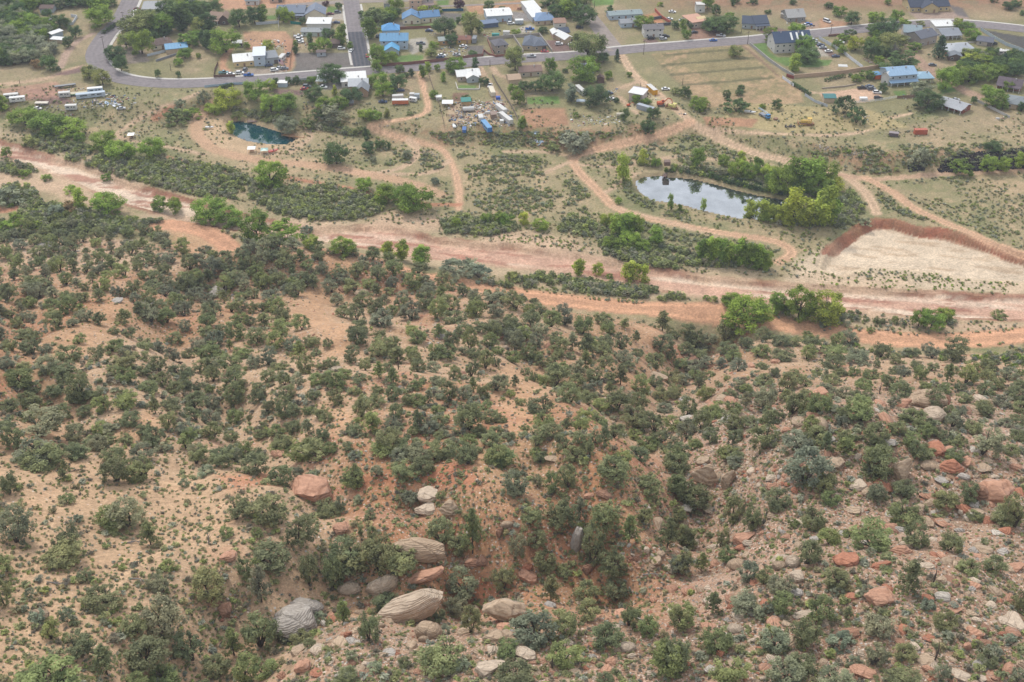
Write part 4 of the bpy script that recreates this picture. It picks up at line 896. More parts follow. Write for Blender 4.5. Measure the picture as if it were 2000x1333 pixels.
crop(1300, 860, 2.818, '60,150,140,130;50,290,110,120;350,110,110,90;390,140,100,60;760,220,240,220;850,20,140,60;1170,200,190,170;1400,90,130,90;1580,110,90,60;880,270,130,110;890,340,110,70;1160,320,110,110;1310,310,130,100;150,370,160,130;60,420,60,70;370,440,130,150;480,480,110,140;590,370,150,130;1500,370,150,130;1650,340,110,130;1285,440,190,140;1690,430,100,60;1850,450,170,120;1920,480,110,200;40,560,90,170;140,590,130,140;300,590,80,120;815,480,130,150;690,475,60,75;900,570,130,110;1010,530,70,60;1150,600,230,160;1370,590,140,140;780,680,130,150;1560,610,140,130;340,660,100,90;195,720,90,120;70,730,120,130;450,770,120,120;540,790,110,110;660,850,130,130;940,800,150,120;1330,840,160,220;1670,730,130,100;1800,720,130,110;1950,930,90,130;260,950,110,140;100,1040,150,140;430,930,180,130;630,950,120,120;850,1010,150,150;1000,980,70,90;1145,1060,170,140;1550,1040,130,110;280,1160,180,150;60,1270,150,200;300,1333,200,180;600,1150,170,140;780,1130,160,170;660,1333,200,160;760,1280,160,120;930,1333,180,140;1150,1220,130,150;1290,1200,130,100;1260,1333,160,60;1780,1230,110,90')
crop(0, 640, 5, '690,300,270,180;770,160,130,110;470,240,130,110;340,160,140,140;220,110,200,110;60,400,160,150;220,570,290,220;340,620,170,140;440,430,230,90;790,680,250,320;560,650,200,130;680,430,180,110;950,330,180,150;1170,370,230,160;1100,230,180,150;1240,90,140,90;1240,290,150,150;1110,440,130,100;1380,300,130,80;1400,470,130,150;1420,200,180,140;1550,240,140,150;1700,320,150,180;1560,430,180,170;1850,290,110,100;1930,200,170,150;1680,140,160,130;1960,430,200,160;1760,470,250,120;1590,560,150,170;1460,620,200,130;1700,640,170,140;1820,590,150,130;1940,610,100,110;1220,690,110,130;950,700,170,130;100,800,200,140;720,740,210,100;820,860,150,120;600,880,170,160;1520,840,130,200;1680,800,220,110;1640,980,170,180;1400,770,80,70;1920,920,180,170;1300,940,220,130;1000,1040,170,120;1110,1010,150,90;400,1060,420,190;190,1160,220,240;80,970,150,150;290,900,160,100;775,990,80,70;390,1260,380,190;600,1240,130,130;960,1200,200,180;820,1260,210,170;1080,1120,160,100;1240,1130,140,90;1540,1130,230,180;1390,1050,170,150;1820,1180,200,200;1950,1060,120,90;1930,1290,190,160;1120,1300,230,90;1400,1300,230,90')
crop(400, 640, 5, '80,200,180,230;520,150,210,170;250,220,90,130;150,290,120,110;420,290,170,150;640,370,170,190;860,190,180,140;1220,190,110,100;1090,260,100,70;1690,280,230,180;960,440,180,210;1120,400,130,90;770,410,150,110;300,390,240,140;50,440,130,180;320,600,260,220;630,530,150,150;780,560,140,150;910,590,120,140;1090,560,160,140;1190,560,130,160;1390,490,150,110;1510,510,130,100;1570,420,120,130;1700,490,150,190;1790,430,100,100;50,620,110,80;270,770,220,240;510,620,130,120;610,830,150,180;760,860,190,230;880,860,140,150;1080,710,110,120;1100,870,150,150;1270,740,170,200;990,840,100,110;1700,640,120,90;1470,640,130,110;1850,700,170,160;1670,770,170,120;1530,870,190,200;1870,880,160,160;1980,750,110,130;430,910,70,70;590,970,80,80;1190,930,140,90;1440,1010,160,150;530,1070,160,90;850,1030,170,150;1010,1040,140,180;1170,1100,160,160;780,1180,210,160;1840,1190,280,260;1000,1200,200,140;1220,1220,150,130;260,1110,140,120;120,1280,200,130;240,1250,130,140;380,1270,180,180;500,1300,200,100;1400,1200,120,120;1450,1290,130,70;1920,1300,170,70')
crop(800, 640, 5, '90,150,190,160;40,350,130,170;230,270,110,140;400,180,140,170;590,230,160,230;530,260,110,120;640,300,140,120;740,400,160,210;850,380,90,110;780,190,160,150;870,260,120,90;1030,240,160,220;1150,300,160,180;1260,170,150,150;1420,130,150,130;1460,290,110,100;1560,300,110,80;1590,220,150,200;1250,310,130,90;1380,400,130,140;1490,410,120,90;1720,400,160,210;1880,400,170,160;1960,530,120,130;1780,190,160,130;1920,200,180,150;430,430,80,80;600,480,150,170;1120,460,100,100;1030,580,110,150;840,610,200,200;620,630,110,180;700,680,110,180;250,440,150,110;290,560,150,120;400,720,170,240;520,680,160,150;190,740,120,170;60,760,170,160;1220,530,90,110;1290,560,130,130;990,680,90,90;1060,750,100,100;1570,730,240,220;1310,830,250,190;1730,620,130,140;1950,640,110,140;600,1000,290,310;750,800,130,90;790,930,170,160;900,920,120,110;270,830,130,130;270,970,160,130;170,1040,180,140;80,990,170,220;30,1050,110,110;1320,930,190,120;1690,880,150,150;1870,800,170,110;1850,940,170,130;1530,990,120,130;1410,1060,200,140;1130,990,90,60;990,1100,110,110;1240,1160,200,210;850,1050,140,120;780,1160,200,140;680,1060,140,80;270,1080,90,80;340,1070,90,70;430,1160,110,110;1520,1210,170,210;1640,1130,140,150;1810,1120,130,160;1900,1180,150,260;1760,1250,90,170;570,1290,190,180;880,1290,290,190;1270,1290,140,110;250,1280,190,150;100,1300,220,70;1620,1290,230,90')
crop(1200, 640, 5, '60,200,160,200;210,150,110,150;450,200,230,180;800,200,170,220;880,240,150,120;690,260,160,120;920,130,150,110;1110,240,200,150;1290,190,150,130;1600,170,180,110;1700,170,150,110;1900,120,130,100;1170,310,160,130;1400,280,180,120;1690,310,200,130;80,330,200,130;400,400,200,210;540,310,110,120;220,280,120,80;60,560,170,240;130,400,120,90;640,400,150,130;870,390,140,130;1210,430,170,140;1440,410,120,80;520,540,240,180;680,560,140,150;770,500,130,110;390,580,150,140;900,500,150,110;1090,520,70,60;1020,580,70,70;880,690,180,160;1230,590,120,110;1290,630,130,110;1150,680,110,90;1470,550,190,130;1680,610,180,190;1750,510,150,90;1570,470,100,100;1870,580,160,80;1990,460,100,90;450,710,220,160;560,690,150,150;190,930,250,250;160,700,110,110;720,870,190,210;480,830,160,130;590,1000,180,140;430,960,100,140;860,1000,190,220;960,880,230,130;1280,790,140,190;1180,910,90,70;1720,850,230,280;1580,930,170,200;1350,970,160,110;1460,960,110,130;1900,1020,160,190;190,1080,140,140;300,1180,200,170;450,1110,150,130;490,1220,130,110;240,1290,240,150;590,1130,80,80;790,1180,140,130;1110,1270,220,150;610,1290,240,130;1200,1300,160,70;80,1290,180,110')
crop(1600, 640, 5, '150,190,130,170;310,170,190,150;600,290,180,180;870,280,160,110;1100,300,150,160;90,280,200,100;380,340,230,130;150,400,240,150;200,480,140,120;350,470,120,120;520,500,150,90;640,520,90,90;720,450,120,100;560,390,80,90;830,480,140,130;940,430,130,130;1080,420,120,120;1250,540,110,220;1430,550,190,230;1550,420,110,100;1860,300,140,110;1830,510,180,170;1960,470,90,100;1960,590,130,110;1740,600,150,150;1620,640,170,150;1390,620,110,100;240,690,200,140;340,700,150,120;420,600,170,110;470,660,100,80;780,700,230,180;700,780,130,140;400,800,200,130;1030,600,120,90;1230,650,150,90;1430,730,150,110;1600,820,180,150;1380,860,130,130;1280,870,150,130;1640,880,140,170;1760,760,220,140;1900,700,200,120;1960,820,180,130;1500,1030,200,140;870,920,240,180;730,1020,180,130;1070,970,110,110;560,990,90,90;220,950,110,120;230,860,130,110;880,1160,180,150;970,1270,160,180;1240,1110,150,90;1300,1150,110,80;1390,1150,140,100;1300,1290,180,100;580,1290,200,170;60,1210,150,220;220,1090,100,80;300,1110,90,80;1850,1230,160,110;1950,1110,200,130;1940,960,180,120;1820,960,140,110;100,560,150,90;60,520,90,130')
HT.sort(key=lambda a: -a[2] * a[3])
rgh = random.Random(5)
HP, HTt = at([a[0] for a in HT], [a[1] for a in HT])
big = 300; rest = []
TALLP = (44, 12)
for i, (x, y, w, h) in enumerate(HT):
    pin = h > 1.25 * w and i % 2 == 0
    tone = rgh.choice(['j', 'j', 'j2', 'j', 'j3'])
    if i < big:
        size = 'large' if w * h > 4600 else 'mid-sized' if w * h > 2600 else 'small'
        shape = 'conical pinyon' if pin else ('tall juniper' if h > 1.15 * w else 'spreading juniper' if w > 1.35 * h else 'rounded juniper')
        hue = {'j': 'dark green', 'j2': 'fresh green', 'j3': 'grey-green'}[tone]
        tree('pinyon' if pin else 'juniper', 'pinyon_pine' if pin else 'juniper_tree', x, y, w * 1.04, h * 1.04, tone, auto_label(f'{size} {hue} {shape}', x, y - h / 2), 'tree', 'junipers and pinyons on the slope', rgh, P=HP[i], t=float(HTt[i]))
    else: rest.append((x, y, w, h, pin, tone))
# protos for the masses: real trees of the slope
_j = [o for o in bpy.data.objects if o.name.startswith('juniper_tree')]; _p = [o for o in bpy.data.objects if o.name.startswith('pinyon_pine')]
def pick(os_, names_of, kind):
    out = []
    for tm, cm in PROTO[kind]:
        r = next((o for o in os_ if any(c.data is cm for c in o.children)), None)
        if r: out.append([c for c in r.children])
    return out
JP = pick(_j, None, 'juniper'); PP = pick(_p, None, 'pinyon')
# junipers on the far brow and the gaps between
pts = [(a[0], a[1], max(a[2], 20)) for a in HT]
extra = []
tries = 0
CLP = [np.array(c, float) for c in CLEAR]
cx = rng.random(22000) * 2080 - 40; cy = 440 + rng.random(22000) * 450
edge = np.interp(cx, [-50, 0, 200, 330, 460, 560, 700, 800, 880, 960, 1100, 1250, 1400, 1600, 1800, 1900, 2050], [440, 440, 436, 446, 478, 478, 488, 520, 552, 585, 618, 634, 652, 668, 692, 705, 740])
inclr = np.zeros(22000, bool)
for c in CLP: inclr |= dpoly(cx, cy, c, 30) < 3
nzv = fbm(cx, cy * 1.6, 60, 3, 201)
cell = {}
def near(x, y, r):
    k = (int(x // 50), int(y // 50))
    for i in (-1, 0, 1):
        for j in (-1, 0, 1):
            for (a, b, c) in cell.get((k[0] + i, k[1] + j), ()):
                if abs(x - a) < (r + c) * .5 and abs(y - b) < (r + c) * .33: return True
    return False
gd = np.full(22000, 99.)
GPX = [np.array([(1385, 650), (1330, 700), (1290, 760), (1280, 820), (1310, 890), (1350, 960), (1370, 1030)], float), np.array([(1000, 640), (1060, 700), (1180, 760), (1280, 800)], float)]
for g_ in GPX: gd = np.minimum(gd, dline(cx, cy, g_, 99))
for a in pts: cell.setdefault((int(a[0] // 50), int(a[1] // 50)), []).append(a)
for x, y, e, ic, nv, gq in zip(cx, cy, edge, inclr, nzv, gd):
    if y < e + 6 or ic: continue
    open_ = .30 if y > 640 else 0.0
    if nv < -.55 + open_ * .9 and gq > 40: continue
    base = 21 + (y - 460) * .055
    w = base * (.75 + .7 * rgh.random())
    if near(x, y, w * (.43 if y < 640 or gq < 45 else .62 if y < 760 else .80)): continue
    cell.setdefault((int(x // 50), int(y // 50)), []).append((x, y, w)); extra.append((x, y, w, w * (.85 + .35 * rgh.random()), rgh.random() < .15, rgh.choice(['j', 'j', 'j2', 'j3'])))
rest += extra
EP, ET = at([a[0] for a in rest], [a[1] for a in rest])
S = []; T = []; I = []
for (x, y, w, h, pin, tone), P, t in zip(rest, EP, ET):
    s = scl(t); wm = w / s; hm = max((h - .3 * w) / s * 1.25, .6 * wm); wm *= 1.04; hm *= 1.0; S.append((wm / .92, wm / .92, hm)); v = .85 + .3 * rgh.random(); T.append([c * v for c in TONE[tone]])
    I.append(len(JP) + rgh.randrange(len(PP)) if pin and PP else rgh.randrange(len(JP)))
print('trees individual', big, 'rest', len(rest))
o = gn_scatter('juniper_woodland', EP, S, rng.random(len(EP)) * 6.28, I, T, JP + PP)
tag(o, 'dark green juniper woodland filling the slope between the larger trees', 'woodland', kind='stuff')
# dead wood
def snag(px, py, w, h, label, flat_=False, tn=(.20, .18, .165), seed=1):
    P, t = at1(px, py); s = scl(t); rg = random.Random(seed); mb = MB(); tw = MB()
    L = w / s; H = h / s * 1.1
    if flat_:
        mb.tube((-L * .5, 0, .12), (L * .1, .3, .35), .16, .10, 6); mb.tube((L * .1, .3, .35), (L * .5, -.3, .25), .10, .04, 5)
        for i in range(7): a = -1.2 + rg.random() * 2.4; x = (-.3 + .7 * rg.random()) * L; tw.tube((x, .1, .25), (x + L * .28 * math.cos(a), L * .3 * math.sin(a), .3 + H * .3 * rg.random()), .06, .015, 4)
    else:
        mb.tube((0, 0, -.3), (.05 * L, 0, H * .55), .16, .10, 6); mb.tube((.05 * L, 0, H * .55), (-.02 * L, 0, H), .10, .02, 5)
        for i in range(12): a = i * 2.4; z = H * (.1 + .6 * rg.random()); r = L * .5 * rg.random(); tw.tube((0, 0, z * .6), (r * math.cos(a), r * math.sin(a), z + .2), .06, .012, 4)
    m = MAT['deadwood'] if tn is None or tn[0] > .1 else MAT['bark']
    r = ob('dead_tree', None, None, P, rg.random() * .6 - .3); ob('trunk', mb.me('dead_trunk', m), r); ob('branches', tw.me('dead_branches', m), r); tag(r, label, 'dead tree'); return r
snag(110, 1143, 50, 30, 'grey fallen juniper with forked bleached trunk on sand', True, seed=2)
snag(270, 1135, 40, 30, 'bleached white fallen branches on the sandy slope', True, seed=3)
snag(408, 1062, 28, 28, 'small leafless dead bush on bare sand', seed=4)
snag(280, 1218, 50, 36, 'dark broken juniper trunk lying among bushes', True, (.05, .04, .04), seed=5)
snag(1825, 1292, 44, 54, 'burnt black snag spike with twigs on the rubble', False, (.04, .03, .03), seed=6)
snag(1822, 1140, 36, 40, 'dead twiggy bush with upright dark stems beside a tan rock', seed=7, tn=(.05, .04, .04))
snag(1078, 1305, 22, 30, 'thin dead shrub right of the pale flat boulder', seed=8, tn=(.05, .04, .04))
snag(778, 722, 14, 32, 'black burnt stump between junipers on mid slope', seed=9, tn=(.04, .03, .03))
snag(211, 802, 12, 34, 'leaning broken dead trunk on the mid slope', seed=10)
snag(1717, 770, 10, 30, 'slim dead pole of a tree left of the huge domed boulder', seed=11, tn=(.05, .04, .04))
snag(1275, 1125, 40, 14, 'grey log across the gully rock heap', True, seed=12)
snag(150, 922, 40, 12, 'charred log below the left junipers', True, (.05, .04, .04), seed=13)
snag(260, 1062, 50, 12, 'thin grey log beside a juniper on the sand', True, seed=14)
# sage clumps: the larger grey ones are things
rgs = random.Random(11)
SG = [(75, 1215, 40, 34), (132, 1215, 34, 40), (60, 1165, 24, 24), (50, 1195, 20, 18), (180, 1165, 20, 22), (104, 1282, 24, 18), (205, 1220, 20, 16), (312, 880, 32, 18), (360, 950, 24, 22), (405, 925, 36, 22), (395, 933, 24, 14), (612, 930, 26, 18), (665, 1000, 26, 40), (545, 1120, 30, 30), (690, 1290, 28, 26),
      (1482, 1210, 30, 28), (1850, 1250, 30, 24), (1940, 1285, 44, 34), (1838, 1330, 44, 44), (1640, 1262, 60, 40), (1670, 1300, 36, 26), (1810, 1190, 38, 26), (1690, 1160, 36, 24), (1635, 1160, 30, 20), (1985, 1330, 34, 34), (1970, 1255, 30, 24), (560, 1255, 24, 20), (625, 1215, 34, 28), (700, 985, 20, 24), (735, 1310, 36, 24), (900, 1305, 40, 26), (1700, 1085, 24, 22), (1500, 1195, 30, 24), (870, 1240, 36, 26), (1010, 1185, 30, 18), (915, 1165, 28, 24), (150, 1020, 30, 20), (330, 880, 24, 14), (1700, 925, 26, 20), (1770, 965, 26, 24)]
for x, y, w, h in SG: tree('bush', 'sage_bush', x, y, w, h, rgs.choice(['s', 's', 'j3']), auto_label('grey-green sage clump', x, y), 'shrub', 'sage clumps on the slope', rgs)
SGP = [[c for c in o.children] for o in [next(o for o in bpy.data.objects if o.name.startswith('sage_bush') and any(c.data is cm for c in o.children)) for tm, cm in PROTO['bush'] if any(o.name.startswith('sage_bush') and any(c.data is cm for c in o.children) for o in bpy.data.objects)]]
tick('hill')
# ------------------------------------------------------------------ stones, tufts and brush nobody could count
def sample_px(n, x0, x1, y0, y1):
    """random places on the ground seen through a window of the photograph, even per area of ground seen"""
    x = x0 + rng.random(n) * (x1 - x0); y = y0 + rng.random(n) * (y1 - y0)
    P, t = at(x, y); return x, y, P, t
# individual stones of the rubble slope (largest), the rest one mass
x, y, P, t = sample_px(5200, 520, 2080, 720, 1400)
m = np.maximum(sstep(1200, 1420, x) * sstep(740, 830, y), sstep(1150, 1260, y) * sstep(540, 640, x)) > rng.random(len(x)) * .9
m &= fbm(P[:, 0], P[:, 1], 9, 3, 301) > -.35
x, y, P, t = x[m], y[m], P[m], t[m]
def stone_set(n):
    c = rng.random(n); k = np.array([RT['tan'], RT['pale'], RT['orange'], RT['white'], RT['red'], RT['grey'], RT['brown']])
    i = np.searchsorted([.30, .50, .70, .76, .88, .96, 1.01], c); return k[i] * (.85 + .3 * rng.random((n, 1))), i
szp = 5 + 19 * rng.random(len(x)) ** 3.4
order = np.argsort(-szp); TN = ['tan', 'cream', 'salmon', 'white', 'red', 'grey', 'brown']
tcol, ti = stone_set(len(x)); used = []; cnt = 0; proto_st = []
rgz = random.Random(21); mass = []
for q in order:
    s = scl(t[q]); r = szp[q] / s / 2
    if cnt < 260 and 600 < x[q] < 1990 and 780 < y[q] < 1325 and all(abs(x[q] - a) > 16 or abs(y[q] - b) > 9 for a, b in used):
        used.append((x[q], y[q])); cnt += 1; w = (1.1 + .5 * rgz.random()) * r * 1.25
        k = rgz.randrange(8)
        o = ob('loose_rock', ROCK['stone'][k], None, (P[q][0], P[q][1], P[q][2] + r * .2), sc=(w, w * (.7 + .4 * rgz.random()), r * (.45 + .5 * rgz.random())), tint=tcol[q], rot=(.2 * rgz.random(), .3 * rgz.random(), rgz.random() * 6))
        sz = 'fist-like' if False else ('larger' if szp[q] > 15 else 'smaller')
        tag(o, auto_label(f'{sz} loose {TN[ti[q]]} rock', x[q], y[q]), 'rock', 'loose rocks strewn on the rubble slope')
        if k not in [a for a, b in proto_st]: proto_st.append((k, o))
    else: mass.append(q)
STP = [[o] for k, o in proto_st]
def stones(name, label, P, t, sz, tc=None):
    n = len(P); s = sz / scl(t) / 2; tc = stone_set(n)[0] if tc is None else tc
    S = np.stack([s * (1 + .6 * rng.random(n)), s * (.8 + .5 * rng.random(n)), s * (.45 + .5 * rng.random(n))], 1); Rt = np.stack([.5 * rng.random(n), .5 * rng.random(n), rng.random(n) * 6.28], 1)
    o = gn_scatter(name, P + np.array([0, 0, .03]), S, Rt, rng.integers(0, len(STP), n), tc, STP); tag(o, label, 'rubble', kind='stuff'); return o
mass = np.array(mass)
x2, y2, P2, t2 = sample_px(32000, 520, 2080, 700, 1400)
mm = np.maximum(sstep(1180, 1400, x2) * sstep(720, 830, y2), sstep(1150, 1250, y2) * sstep(560, 660, x2)) > rng.random(len(x2)); mm &= fbm(P2[:, 0], P2[:, 1], 6, 3, 305) > -.28
stones('rubble_scree', 'small broken sandstone rubble covering the rocky slope', np.vstack([P[mass], P2[mm]]), np.concatenate([t[mass], t2[mm]]), np.concatenate([szp[mass], 2.2 + 4.5 * rng.random(mm.sum()) ** 2]))
x2, y2, P2, t2 = sample_px(9000, -40, 2040, 490, 1333)
mm = (fbm(P2[:, 0], P2[:, 1], 14, 3, 311) > .02) & ((x2 > 700) | (y2 < 860) | (rng.random(len(x2)) < .12))
mm &= (np.interp(P2[:, 0], FOOT[:, 0], FOOT[:, 1]) - P2[:, 1]) > 4
stones('scattered_stones', 'scattered small stones between the junipers', P2[mm], t2[mm], 2. + 5 * rng.random(mm.sum()) ** 2.5)
# rocks in the gully bottom and under ledges
gx_ = []; 
for (cx0, cy0, rx, ry, n) in ((1270, 1080, 45, 22, 110), (1230, 1100, 60, 20, 70), (890, 1100, 60, 16, 80), (700, 1120, 40, 20, 60), (440, 1180, 50, 30, 60), (1360, 930, 40, 30, 60), (1450, 800, 70, 40, 160), (1420, 700, 60, 40, 120), (1490, 930, 120, 60, 260), (1900, 950, 90, 60, 160), (1840, 900, 60, 30, 90), (830, 970, 50, 30, 60), (640, 1240, 50, 30, 70), (860, 660, 40, 30, 60), (1000, 660, 60, 30, 50), (90, 490, 50, 15, 40), (430, 570, 40, 16, 40), (1900, 720, 80, 20, 90), (1630, 700, 80, 12, 60)):
    a = rng.normal(size=(n, 2)) * .5; gx_.append(np.stack([cx0 + a[:, 0] * rx, cy0 + a[:, 1] * ry], 1))
gx_ = np.vstack(gx_); P2, t2 = at(gx_[:, 0], gx_[:, 1]); stones('gully_rocks', 'broken rocks gathered in the gully and below the ledges', P2, t2, 4 + 8 * rng.random(len(P2)) ** 2)
# grass tufts and low sage
sag = []
for tm, cm in PROTO['sage']:
    pass
rgq = random.Random(31); SAGEP = []
for i, (x_, y_) in enumerate(((955, 372), (1015, 385), (1062, 402), (930, 395))):
    r_ = tree('sage', 'low_sage', x_, y_, 14, 9, 's', auto_label('low rounded sagebrush', x_, y_), 'shrub', 'low sagebrush between the tracks', rgq, k=i); SAGEP.append([c for c in r_.children])
def scatter_sage(name, label, P, t, w, tones, hr=.75, protos=None, abs_=False):
    n = len(P); protos = protos or SAGEP; s = w / (1 if abs_ else scl(t)); S = np.stack([s, s, s * hr * (.8 + .5 * rng.random(n))], 1)
    T = np.array([TONE[a] for a in tones])[rng.integers(0, len(tones), n)] * (.8 + .4 * rng.random((n, 1)))
    o = gn_scatter(name, P, S, rng.random(n) * 6.28, rng.integers(0, len(protos), n), T, protos); tag(o, label, 'brush', kind='stuff'); return o
x2, y2, P2, t2 = sample_px(34000, -40, 2040, 470, 1400)
on = (np.interp(P2[:, 0], FOOT[:, 0], FOOT[:, 1]) - P2[:, 1]) > 3; mm = on & (fbm(P2[:, 0], P2[:, 1], 12, 3, 321) > -.25 - .4 * (rng.random(len(x2)) < .3))
for c in CLEAR[:4]: mm &= (dpoly(x2, y2, np.array(c, float), 30) > 0) | (rng.random(len(x2)) < .25)
wd = (.35 + .55 * rng.random(len(x2)) ** 1.5) + (rng.random(len(x2)) < .07) * (.4 + .9 * rng.random(len(x2)))
TONE['t'] = (.30, .27, .16); TONE['t2'] = (.26, .28, .15); TONE['s2'] = (.30, .32, .26); TONE['k'] = (.21, .19, .15); TONE['lv'] = (.38, .37, .28); TONE['th'] = (.34, .38, .20); TONE['th2'] = (.36, .42, .15)
scatter_sage('grass_tufts', 'dry grass tufts and small shrubs dotting the sandy hillside', P2[mm], t2[mm], wd[mm], ['t', 't2', 's2', 't2', 'k', 't2', 'o'], .7, abs_=True)
# denser undergrowth between the trees of the upper woodland
x2, y2, P2, t2 = sample_px(5200, -40, 2040, 470, 860)
on = (np.interp(P2[:, 0], FOOT[:, 0], FOOT[:, 1]) - P2[:, 1]) > 3; mm = on & (fbm(P2[:, 0], P2[:, 1], 18, 3, 331) > .0)
for c in CLEAR: mm &= dpoly(x2, y2, np.array(c, float), 30) > 2
scatter_sage('undergrowth', 'low dark brush under the dense junipers', P2[mm], t2[mm], (1.0 + 1.1 * rng.random(len(x2)))[mm], ['j', 's', 'j3', 'k', 's2'], .75, abs_=True)
patch_bank = [[(-20, 405), (60, 400), (150, 405), (250, 425), (290, 440), (270, 462), (-20, 480)], [(330, 426), (440, 443), (560, 488), (530, 500), (470, 474), (400, 438)], [(880, 545), (1000, 560), (1300, 600), (1420, 625), (1500, 640), (1450, 660), (1200, 625), (1000, 590), (880, 565)], [(1450, 590), (1660, 600), (1700, 625), (2000, 630), (2000, 655), (1700, 650), (1500, 612)], [(1500, 655), (1700, 672), (1850, 685), (2010, 670), (2010, 720), (1800, 705), (1500, 670)]]
# valley sage in its patches
roadpx = [[(820, 142), (828, 175), (836, 205), (828, 222), (795, 232), (755, 238), (722, 246), (740, 256), (780, 268), (825, 280), (862, 292), (880, 315), (891, 345), (897, 375), (896, 408)],
          [(1213, 108), (1242, 150), (1280, 180), (1315, 208), (1350, 238), (1372, 252), (1412, 275), (1470, 298), (1530, 314), (1600, 330), (1650, 345), (1684, 370), (1703, 395), (1712, 416)],
          [(1350, 238), (1290, 262), (1220, 280), (1160, 295), (1122, 308), (1128, 332), (1152, 357), (1180, 385), (1202, 406), (1260, 425), (1340, 442), (1420, 457), (1490, 467), (1530, 478), (1546, 496)],
          [(800, 530), (880, 550), (960, 568), (1080, 585), (1200, 598), (1330, 607), (1420, 612), (1500, 628), (1580, 642), (1700, 658), (1800, 665), (1900, 664), (2000, 655), (2150, 640)],
          [(1640, 342), (1700, 350), (1760, 347), (1850, 340), (2050, 326)], [(1690, 347), (1745, 377), (1782, 405), (1835, 431), (1900, 457), (1960, 485), (2040, 508)], [(412, 205), (390, 232), (384, 258), (405, 284), (450, 302), (520, 316), (600, 322), (680, 334), (740, 345), (800, 358), (860, 380)]]
RW = [wpts(smooth(r, n=4)) for r in roadpx]
def clear_of_roads(P, mrg=4.0, wash=1.0):
    ok = np.ones(len(P), bool)
    for r in RW: ok &= dline(P[:, 0], P[:, 1], r, 20) > mrg
    ok &= dpoly(P[:, 0], P[:, 1], WASH, 30) > wash; ok &= dpoly(P[:, 0], P[:, 1], FLATC, 30) > 1
    for Q in (POND1, POND2): ok &= dpoly(P[:, 0], P[:, 1], Q, 30) > 2.
    return ok
def inpoly(x, y, P): return dpoly(x, y, np.array(P, float), 40) < 0
def patch(name, label, polys, n, wr, tones, hr, protos=None, thr=-.5, sc_=10, mrg=4., wash=1., seed=0):
    X_, Y_, PP_, TT_ = [], [], [], []
    for P in polys:
        a = np.array(P, float); bx = a.min(0); tx = a.max(0); k = int(n * (tx - bx)[0] * (tx - bx)[1] / 1000.) + 4
        xx = bx[0] + rng.random(k) * (tx - bx)[0]; yy = bx[1] + rng.random(k) * (tx - bx)[1]; i = inpoly(xx, yy, P); X_.append(xx[i]); Y_.append(yy[i])
    X_ = np.concatenate(X_); Y_ = np.concatenate(Y_); P2, t2 = at(X_, Y_)
    mm = clear_of_roads(P2, mrg, wash) & (fbm(P2[:, 0], P2[:, 1], sc_, 3, 400 + seed) > thr)
    return scatter_sage(name, label, P2[mm], t2[mm], (wr[0] + (wr[1] - wr[0]) * rng.random(len(X_)) ** 1.5)[mm], tones, hr, protos, abs_=True)
patch('sagebrush', 'grey-green sagebrush covering the flats and banks between the tracks',
      [[(880, 300), (1040, 306), (1118, 325), (1155, 390), (1145, 425), (960, 425), (905, 385)], [(1140, 300), (1260, 270), (1380, 262), (1520, 320), (1400, 325), (1150, 325)], [(730, 255), (850, 258), (1200, 258), (1330, 235), (1335, 262), (1200, 288), (860, 288), (780, 268)],
       [(1380, 252), (1500, 292), (1640, 330), (1650, 342), (1560, 322), (1450, 292)], [(1190, 355), (1240, 350), (1290, 400), (1540, 450), (1560, 480), (1420, 452), (1260, 420)], [(1560, 300), (1700, 340), (2000, 330), (2000, 280), (1700, 285)],
       [(1150, 410), (1380, 455), (1530, 490), (1500, 500), (1340, 480), (1200, 440)], [(720, 280), (790, 285), (805, 320), (720, 330)], [(820, 290), (870, 300), (870, 330), (820, 335)], [(1660, 360), (1700, 400), (1680, 450), (1630, 430)], [(1720, 350), (1840, 430), (1780, 430), (1710, 400)]],
      62, (.8, 2.3), ['o', 'j3', 's', 'o', 't2'], .75, thr=-.16, sc_=11, seed=1)
patch('dry_brush', 'thin dry brush and weeds spread over the valley floor',
      [[(-20, 165), (2020, 215), (2020, 330), (-20, 320)], [(-20, 320), (2020, 330), (2020, 560), (900, 520), (300, 420), (-20, 300)], [(880, 560), (2020, 690), (2020, 625), (1400, 590), (1000, 530)], [(1720, 340), (2020, 330), (2020, 500), (1840, 440)]],
      22, (.5, 1.7), ['t', 't2', 'o', 's', 'o', 's2'], .7, thr=-.2, sc_=20, seed=2, mrg=2.6)
patch('bank_weeds', 'small bright green weeds dotted over the sandy wash edge', [[(1590, 520), (1700, 515), (1990, 555), (1980, 580), (1600, 560)], [(640, 345), (760, 345), (880, 390), (700, 350)], [(940, 450), (1130, 470), (1130, 490), (950, 470)], [(1540, 480), (1620, 470), (1600, 530), (1540, 525)], [(1640, 470), (1980, 500), (1990, 540), (1680, 520)]], 22, (.5, 1.4), ['g', 'o', 'b', 't2'], .7, thr=-.2, wash=0.5, seed=3)
BU = []
rgb_ = random.Random(41)
def bushes(s, ox, oy, k, kind='bush', name='riverside_bush', cat='shrub', group='riverside bushes', desc=None, tones=None):
    for q in s.split(';'):
        a = q.split(','); v = [float(b) for b in a[:4]]; tn = a[4] if len(a) > 4 else 'o'
        X_, Y_ = ox + v[0] / k, oy + v[1] / k
        d = desc or {'s': 'silvery grey-green bush', 'o': 'olive green bush', 'g': 'green leafy bush', 'y': 'yellow-green bush', 'd': 'dark green bush', 'b': 'bright green bush', 'r': 'rust brown bush'}[tn]
        r_ = tree(kind, name, X_, Y_, v[2] / k, v[3] / k, tn, auto_label(d, X_, Y_), cat, group, rgb_); BU.append(r_)
